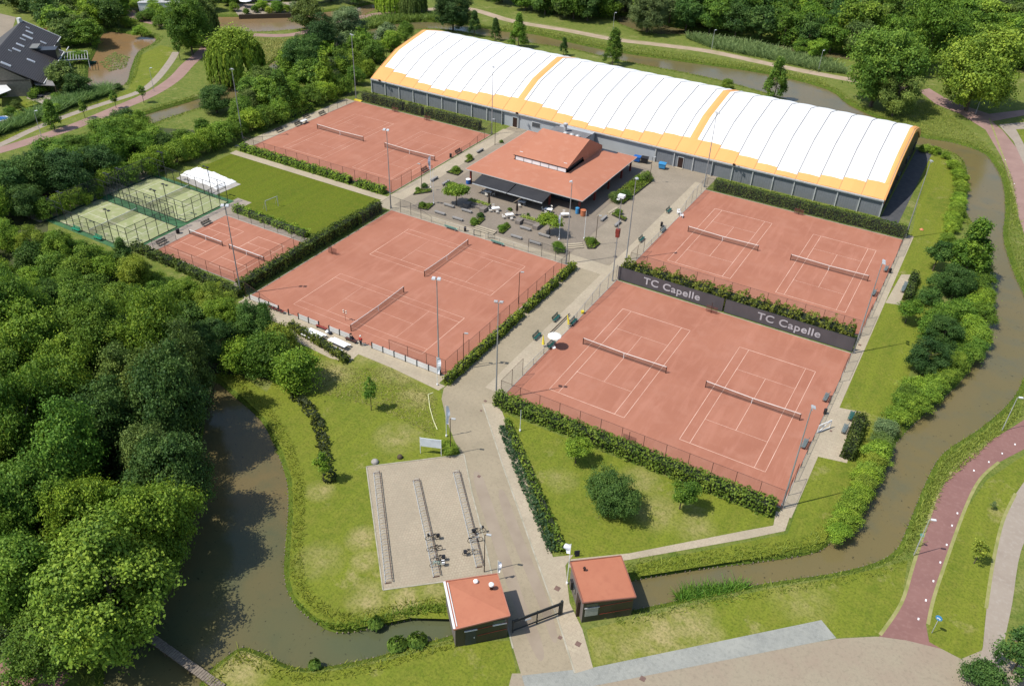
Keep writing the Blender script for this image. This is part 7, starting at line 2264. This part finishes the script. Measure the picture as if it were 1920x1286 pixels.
# footbridge over the pond
a, b = G(262, 1180, .1), G(416, 1290, .1)
d = b - a
t = thing('footbridge', 'narrow weathered plank footbridge across the dark pond', 'footbridge', (a.x, a.y, 0), math.atan2(d.y, d.x))
L = d.length
n = int(L / .28)
pd = None
for k in range(n):
    if pd is None:
        o = MB().box(-.12, .12, -.42, .42, .12, .17).build('plank', M_wood, t)
        pd = o.data
    else: o = link('plank', pd, t)
    o.location = ((k + .5) * L / n, random.uniform(-.02, .02), random.uniform(-.008, .008))
for y in (-.36, .36): MB().box(0, L, y - .06, y + .06, -.02, .115).build('beam', M_greenw, t)
for x in (.5, L * .35, L * .65, L - .5): MB().box(x - .08, x + .08, -.4, .4, -1.3, -.03).build('pile', M_greenw, t)


# ------------------------------------------------------------------ people
def person(p, rz, label, sit, shirt, legs, hat=None):
    """one continuous skinned body with clothing as children"""
    t = thing('person', label, 'person', (p[0], p[1], p[2] if len(p) > 2 else 0), rz)
    if sit:
        J = [(0, 0, .52), (0, .02, .80), (0, .03, 1.05), (0, .04, 1.16), (0, .06, 1.22), (0, .07, 1.33), (-.1, .02, .50), (-.12, .45, .50), (-.12, .48, .10), (-.12, .62, .05), (.1, .02, .50), (.12, .45, .50), (.12, .48, .10), (.12, .62, .05),
             (-.19, .03, 1.06), (-.26, .12, .80), (-.18, .34, .64), (.19, .03, 1.06), (.26, .12, .80), (.18, .34, .64)]
    else:
        J = [(0, 0, .95), (0, 0, 1.15), (0, .01, 1.38), (0, .02, 1.50), (0, .03, 1.56), (0, .04, 1.68), (-.09, 0, .90), (-.10, .03, .50), (-.11, 0, .09), (-.11, .14, .04), (.09, 0, .90), (.11, .02, .50), (.12, -.04, .09), (.12, .10, .04),
             (-.19, 0, 1.40), (-.26, 0, 1.14), (-.22, .16, .95), (.19, 0, 1.40), (.26, 0, 1.14), (.22, .16, .95)]
    E_ = [(0, 1), (1, 2), (2, 3), (3, 4), (4, 5), (0, 6), (6, 7), (7, 8), (8, 9), (0, 10), (10, 11), (11, 12), (12, 13), (2, 14), (14, 15), (15, 16), (2, 17), (17, 18), (18, 19)]
    Rr = [.15, .135, .15, .07, .075, .10, .10, .07, .045, .04, .10, .07, .045, .04, .065, .045, .035, .065, .045, .035]
    me = bpy.data.meshes.new('body')
    me.from_pydata(J, E_, [])
    me.materials.append(M_skin)
    me.materials.append(legs)
    o = link('body', me, t)
    sk = o.modifiers.new('skin', 'SKIN')
    for v, r_ in zip(me.skin_vertices[0].data, Rr): v.radius = (r_, r_ * .85)
    me.skin_vertices[0].data[0].use_root = True
    ss = o.modifiers.new('sub', 'SUBSURF')
    ss.levels = ss.render_levels = 1
    # shirt and trousers follow the body a little proud of it
    for nm, idx, m, grow in (('shirt', [0, 1, 2, 14, 15, 17, 18], shirt, .018), ('trousers', [0, 6, 7, 8, 10, 11, 12], legs, .016)):
        mp = {k: i for i, k in enumerate(idx)}
        mm = bpy.data.meshes.new(nm)
        mm.from_pydata([J[k] for k in idx], [(mp[a], mp[b]) for a, b in E_ if a in mp and b in mp], [])
        mm.materials.append(m)
        c = link(nm, mm, t)
        c.modifiers.new('skin', 'SKIN')
        for i, k in enumerate(idx): mm.skin_vertices[0].data[i].radius = (Rr[k] + grow, (Rr[k] + grow) * .87)
        mm.skin_vertices[0].data[0].use_root = True
        s2 = c.modifiers.new('sub', 'SUBSURF')
        s2.levels = s2.render_levels = 1
    hz_ = J[5]
    MB().lathe((hz_[0], hz_[1] - .01, hz_[2] - .02), [(.115, 0), (.12, .06), (.09, .13), (.02, .16)], 10).build('hat' if hat else 'hair', hat or mat('dark_hair', (0.03, 0.02, 0.015)), t, smooth=True)
    return t


person((-66.8, 75.1, 0), .2, 'person in a red shirt and white cap at the gap in the white boards', False, M_shirt, M_cloth, M_whitep)
person((-68.6, 75.2, -.03), .1, 'person in dark clothes sitting at the board fence beside the one in red', True, M_cloth, M_cloth)
t = thing('chair_bench', 'dark bench under the sitting person at the board fence', 'bench', (-68.6, 75.15, 0))
MB().box(-1.0, 1.0, -.22, .22, .34, .40).build('seat', M_postbrown, t)
for x in (-.8, .8): MB().box(x - .03, x + .03, -.18, .18, 0, .34).build('leg', M_post, t)

# ------------------------------------------------------------------ houses and gardens at the top left
RZ, EZ = 8.5, 4.0
r0, r1 = G(41, 39, RZ), G(2, 84, RZ)
e0, e1 = G(92, 72, EZ), G(29, 126, EZ)
t = thing('dark_roofed_house', 'large house with dark tiled roofs and roof windows at the top left', 'house')
ax = Vector((r1.x - r0.x, r1.y - r0.y, 0)).normalized()      # along the ridge, towards the viewer's left
nx = Vector((-ax.y, ax.x, 0))
if nx.dot(Vector((e0.x - r0.x, e0.y - r0.y, 0))) < 0: nx = -nx
Lr = (r1 - r0).length
Wd = 8.2


def roof_pt(s, w):
    """point on the visible slope: s metres along the ridge, w metres down from it"""
    q = Vector((r0.x, r0.y, 0)) + ax * s + nx * w
    return Vector((q.x, q.y, RZ - w * (RZ - EZ) / Wd))


def tiled(pa, pb, pc, pd_, nm='roof'):
    """a roof plane with raised tile courses; pa-pb along the ridge, pd-pc along the eave"""
    o = MB().slab([pa, pb, pc, pd_], .2).build(nm, M_tile, t)
    n = max(4, int((pd_ - pa).length / .42))
    m2 = MB()
    up = Vector((0, 0, .05))
    for k in range(n):
        f0, f1 = (k + .62) / n, (k + .98) / n
        a0, b0, a1, b1 = pa.lerp(pd_, f0) + up * .2, pb.lerp(pc, f0) + up * .2, pa.lerp(pd_, f1) + up * 1.4, pb.lerp(pc, f1) + up * 1.4
        m2.add([a0, b0, b1, a1], [(0, 1, 2, 3)])
        m2.add([a1, b1, b1 - up * 1.5, a1 - up * 1.5], [(0, 1, 2, 3)])
    c = m2.build('tile_courses', M_tile, o)
    c['kind'] = 'stuff'
    return o


tiled(roof_pt(0, 0), roof_pt(9.5, 0), roof_pt(9.5, Wd), roof_pt(0, Wd))
tiled(roof_pt(9.5, 0), roof_pt(Lr + 13, 0), roof_pt(Lr + 13, Wd + 2.2), roof_pt(9.5, Wd + 2.2))
MB().slab([roof_pt(0, 0), roof_pt(0, 0) - nx * 7 - Vector((0, 0, 4.5)), roof_pt(Lr + 13, 0) - nx * 7 - Vector((0, 0, 4.5)), roof_pt(Lr + 13, 0)][::-1], .2).build('rear_roof', M_tile, t)


def on_slope(px, py):
    """(along ridge, down slope) of the roof point seen at a photo pixel"""
    sl = (roof_pt(0, 1) - roof_pt(0, 0))
    nn = ax.cross(sl)
    d_ = _r * (px - 960) / FPX - _u * (py - 643) / FPX + _f
    o_ = Vector((0, 0, CAM_H))
    tt = (roof_pt(0, 0) - o_).dot(nn) / d_.dot(nn)
    q_ = o_ + d_ * tt - roof_pt(0, 0)
    return Vector((q_.x, q_.y, 0)).dot(ax), Vector((q_.x, q_.y, 0)).dot(nx)


for wx, wy, sz in ((49, 52, .5), (49, 59, .95), (43, 67, 1.3), (38, 73, .7), (31, 83, 1.0), (24, 92, 1.0), (16, 95, .4), (76, 79, .8), (51, 112, 1.0), (2, 118, 1.2)):
    s, w = on_slope(wx, wy)
    a = roof_pt(s, w)
    q = [roof_pt(s - .4 * sz, w), roof_pt(s + .4 * sz, w), roof_pt(s + .4 * sz, w + 1.5 * sz), roof_pt(s - .4 * sz, w + 1.5 * sz)]
    f = MB().slab([v + Vector((0, 0, .22)) for v in q], .2).build('roof_window', M_trim, t)
    MB().slab([v + Vector((0, 0, .24)) for v in (roof_pt(s - .3 * sz, w + .12), roof_pt(s + .3 * sz, w + .12), roof_pt(s + .3 * sz, w + 1.4 * sz), roof_pt(s - .3 * sz, w + 1.4 * sz))], .01).build('pane', mat('sky_glass', (0.35, 0.38, 0.42), rough=.15), f)
wl = MB()
b0, b1, b2, b3 = roof_pt(.3, Wd - .6), roof_pt(Lr + 12.6, Wd - .6), roof_pt(Lr + 12.6, 0) - nx * 6, roof_pt(.3, 0) - nx * 6
wl.prism([(v.x, v.y) for v in (b0, b1, b2, b3)], 0, EZ - .1)
wl.build('wall', M_brickw, t)
for s in (.3, Lr + 12.6):
    a, m_, c = roof_pt(s, Wd - .6), roof_pt(s, 0), roof_pt(s, 0) - nx * 6.0
    MB().add([(a.x, a.y, 3.5), (m_.x, m_.y, RZ - .3), (c.x, c.y, 3.5)], [(0, 1, 2)]).build('gable', M_brickw, t)
# bay with flat dormer, fascia boards and terrace wing
dm = roof_pt(6.3, 6.2)
DS, DW = on_slope(60, 88)
print('dormer', DS, DW, 'house', on_slope(92, 72), on_slope(29, 126), Lr)
q = [roof_pt(DS - 1.6, DW), roof_pt(DS + 1.6, DW), roof_pt(DS + 1.6, DW + 5.5), roof_pt(DS - 1.6, DW + 5.5)]
MB().prism([(v.x, v.y) for v in q], 0, 5.4).build('dormer', M_anthr, t)
MB().slab([Vector((v.x, v.y, 6.1)) for v in [roof_pt(DS - 1.9, DW - 2.2), roof_pt(DS + 1.9, DW - 2.2), roof_pt(DS + 1.9, DW + 1.6), roof_pt(DS - 1.9, DW + 1.6)]], .25).build('dormer_roof', mat('felt_grey', (0.17, 0.175, 0.165), scale=1), t)
fb = MB()
for (s0, w0), (s1, w1) in (((0, Wd), (4.7, Wd)), ((8.1, Wd), (9.5, Wd)), ((9.5, Wd + 2.2), (Lr + 13, Wd + 2.2)), ((0, 0), (0, Wd)), ((4.7, 10.6), (8.1, 10.6)), ((9.5, Wd), (9.5, Wd + 2.2))):
    fb.bar(roof_pt(s0, w0) + Vector((0, 0, .06)), roof_pt(s1, w1) + Vector((0, 0, .06)), .16, .22)
fb.build('fascia', M_trim, t)
for s in (1.2, 3.0, 10.6, 12.8, 15.0):
    wv = Wd - .55
    a_, b_ = roof_pt(s, wv), roof_pt(s + 1.2, wv)
    MB().add([(a_.x, a_.y, .9), (b_.x, b_.y, .9), (b_.x, b_.y, 2.3), (a_.x, a_.y, 2.3)], [(0, 1, 2, 3)]).build('window', M_glass, t)
c = roof_pt(1.0, -.3)
MB().box(c.x - .5, c.x + .5, c.y - .4, c.y + .4, RZ - 1, RZ + .9).build('chimney', M_trim, t)
# paved yard, garden shed, pergola, awning, garden things
flat_px('yard', [(-40, 20), (0, 26), (30, 33), (22, 60), (-5, 95), (-60, 90)], .02, M_plaza)
flat_px('garden_terrace', [(55, 168), (80, 165), (104, 180), (80, 195), (50, 185)], .02, M_foot)
flat_px('garden_lawn', [(15, 190), (50, 188), (72, 195), (40, 205), (20, 212)], .02, M_lawn)
sh_ = [G(*p, 2.6) for p in ((58, 151), (98, 153), (103, 161), (66, 159))]
t = thing('garden_shelter', 'open garden shelter with a grey sloping roof below the house', 'shelter')
MB().slab([Vector((v.x, v.y, 2.6 + .3 * (i < 2))) for i, v in enumerate(sh_)][::-1], .15).build('roof', mat('shed_roof', (0.20, 0.19, 0.18)), t)
for v in sh_: MB().box(v.x - .06, v.x + .06, v.y - .06, v.y + .06, 0, 2.5).build('post', M_greenw, t)
a, b = G(66, 172), G(72, 171)
t = thing('garden_table', 'wooden garden table in the dark shade under the shelter edge', 'table', (a.x, a.y, 0), .6)
MB().box(-.9, .9, -.4, .4, .7, .75).build('table_top', M_wood, t)
for x in (-.75, .75): MB().box(x - .04, x + .04, -.3, .3, 0, .7).build('leg', M_wood, t)
t = thing('garden_table', 'dark low garden table on the pale terrace', 'table', G(75, 183), .2)
MB().box(-.8, .8, -.5, .5, .4, .48).build('table_top', M_cloth, t)
for x in (-.6, .6): MB().box(x - .05, x + .05, -.4, .4, 0, .4).build('leg', M_cloth, t)
for px, lab in (((54, 182), 'dark lounge chair at the left of the pale terrace'), ((85, 173), 'pale lounge chair under the shelter')):
    t = thing('lounge_chair', lab, 'chair', G(*px), .5)
    MB().box(-.4, .4, -.4, .4, .2, .4).build('seat', M_foot if 'pale' in lab[:5] else M_cloth, t)
    MB().box(-.4, .4, .35, .5, .3, .8).build('backrest', M_foot if 'pale' in lab[:5] else M_cloth, t)
q = [G(*p, 2.8) for p in ((-20, 158), (12, 160), (21, 169), (0, 177), (-20, 180))]
o = MB().slab([Vector((v.x, v.y, 2.9 - .04 * i)) for i, v in enumerate(q)][::-1], .06).build('garden_awning', M_trim)
tag(o, 'grey-white awning stretched out at the left edge below the house', 'awning')
t = thing('pergola', 'white slatted pergola between the house and the garden pond', 'pergola')
pa, pb, pc, pd2 = G(95, 101, 2.4), G(163, 96, 2.4), G(165, 111, 2.4), G(93, 115, 2.4)
for a, b in ((pa, pb), (pd2, pc)): MB().bar(a, b, .12, .2).build('beam', M_trim, t)
for k in range(14):
    f = k / 13
    MB().bar(pa.lerp(pb, f), pd2.lerp(pc, f), .07, .12).build('slat', M_trim, t)
for v in (pa, pb, pc, pd2, pa.lerp(pb, .5), pd2.lerp(pc, .5)): MB().box(v.x - .07, v.x + .07, v.y - .07, v.y + .07, 0, 2.4).build('post', M_trim, t)
p = G(4, 226)
t = thing('paddling_pool', 'round blue paddling pool at the left edge of the gardens', 'pool', (p.x, p.y, 0))
MB().lathe((0, 0, 0), [(1.5, 0), (1.6, .45), (1.45, .5), (1.4, .3)], 18).build('wall', M_whitep, t)
MB().lathe((0, 0, .3), [(1.38, 0), (1.38, .03)], 18).build('water', M_blue, t)
a, b = G(158, 120, WZ + .1), G(174, 119, WZ + .1)
t = thing('rowing_boat', 'small dark green boat moored at the garden pond', 'boat', ((a.x + b.x) / 2, (a.y + b.y) / 2, WZ + .05), math.atan2(b.y - a.y, b.x - a.x))
MB().add([(-1.6, -.5, 0), (1.0, -.5, 0), (1.9, 0, .1), (1.0, .5, 0), (-1.6, .5, 0), (-1.7, -.65, .45), (1.0, -.65, .45), (2.2, 0, .55), (1.0, .65, .45), (-1.7, .65, .45), (-1.5, -.5, .2), (.9, -.5, .2), (1.7, 0, .25), (.9, .5, .2), (-1.5, .5, .2)],
         [(0, 4, 3, 2, 1), (0, 1, 6, 5), (1, 2, 7, 6), (2, 3, 8, 7), (3, 4, 9, 8), (4, 0, 5, 9), (5, 6, 11, 10), (6, 7, 12, 11), (7, 8, 13, 12), (8, 9, 14, 13), (9, 5, 10, 14), (10, 11, 12, 13, 14)]).build('hull', mat('boat_green', (0.02, 0.09, 0.07), rough=.4), t)
for x in (-.8, .3): MB().box(x - .12, x + .12, -.5, .5, .3, .36).build('thwart', M_wood, t)
# white flat-roofed garden building and the terrace houses along the top edge
q = [G(*p, 3.0) for p in ((243, 12), (268, 8), (300, 0), (306, 8), (272, 22), (250, 14))]
t = thing('white_garden_building', 'white flat-roofed garden building at the top edge left of the tall tree', 'garden building')
c0 = G(262, 25)
u_ = Vector((.80, .60, 0)); v_ = Vector((-.60, .80, 0))
for k, (s0, s1) in enumerate(((0, 4.5), (4.7, 9.0), (9.2, 14.0))):
    a = c0 + u_ * s0; b = c0 + u_ * s1
    MB().prism([(w.x, w.y) for w in (a, b, b + v_ * 4.5, a + v_ * 4.5)], 0, 2.9 + .1 * k).build('wall', M_whitep if k != 1 else M_trim, t)
    MB().prism([(w.x, w.y) for w in (a - u_ * .1 - v_ * .1, b + u_ * .1 - v_ * .1, b + u_ * .1 + v_ * 4.6, a - u_ * .1 + v_ * 4.6)], 2.9 + .1 * k, 3.05 + .1 * k).build('roof', mat('grey_flat_roof', (0.42, 0.42, 0.42)), t)
for i, (px, L_, lab) in enumerate((((452, 4), 9.0, 'white terrace house with broad awning at the top edge'), ((500, 2), 9.0, 'terrace house with cream front beside the white one at the top edge'), ((545, 0), 8.0, 'last terrace house of the row at the top edge'))):
    p = G(*px)
    t = thing('terrace_house', lab, 'house', (p.x, p.y, 0), .62)
    MB().box(-L_ / 2, L_ / 2, 0, 8, 0, 5.6).build('wall', (M_brickw, M_creamp, M_brickw)[i], t)
    MB().slab([(-L_ / 2, -.4, 5.4), (L_ / 2, -.4, 5.4), (L_ / 2, 4, 8.5), (-L_ / 2, 4, 8.5)], .2).build('roof', M_tile, t)
    for x in (-3, -1, 1, 3):
        f = MB().box(x - .7, x + .7, -.06, -.003, .6, 2.3).build('window', M_trim, t)
        MB().box(x - .6, x + .6, -.08, -.061, .7, 2.2).build('pane', M_glass, f)
        f = MB().box(x - .6, x + .6, -.06, -.003, 3.3, 4.6).build('window', M_trim, t)
        MB().box(x - .5, x + .5, -.08, -.061, 3.4, 4.5).build('pane', M_glass, f)
    MB().slab([(-3.5, -3.2, 2.3), (3.5, -3.2, 2.3), (3.5, -.1, 2.9), (-3.5, -.1, 2.9)], .06).build('awning', M_whitep, t)
p = G(462, 14)
t = thing('open_parasol', 'white open parasol in the terrace house garden', 'parasol', (p.x, p.y, 0))
MB().tube((0, 0, 0), (0, 0, 2.4), .04).build('pole', M_galv, t)
MB().lathe((0, 0, 0), [(1.9, 2.0), (1.88, 2.05), (1.0, 2.4), (.05, 2.6)], 10).build('canopy', M_whitep, t)
p = G(240, 4)
t = thing('open_parasol', 'cream open parasol at the top edge above the dark tree', 'parasol', (p.x, p.y, 0))
MB().tube((0, 0, 0), (0, 0, 2.4), .04).build('pole', M_galv, t)
MB().lathe((0, 0, 0), [(2.2, 2.0), (2.18, 2.05), (1.1, 2.4), (.05, 2.6)], 10).build('canopy', mat('parasol_cream', (0.8, 0.7, 0.4)), t)
a, b = G(448, 33), G(560, 30)
o = MB().bar((a.x, a.y, .1), (b.x, b.y, .1), .25, 1.4).build('quay_wall', M_greenw)
tag(o, 'dark timber quay wall between the terrace gardens and the brown canal', 'quay wall')
flat_px('garden_paving', [(430, 8), (560, 4), (562, 27), (448, 31)], .02, M_foot)
for pr in (PM1, PM2, SL, DLm, SB, TT, TC, PT, FC): pr.cleanup()
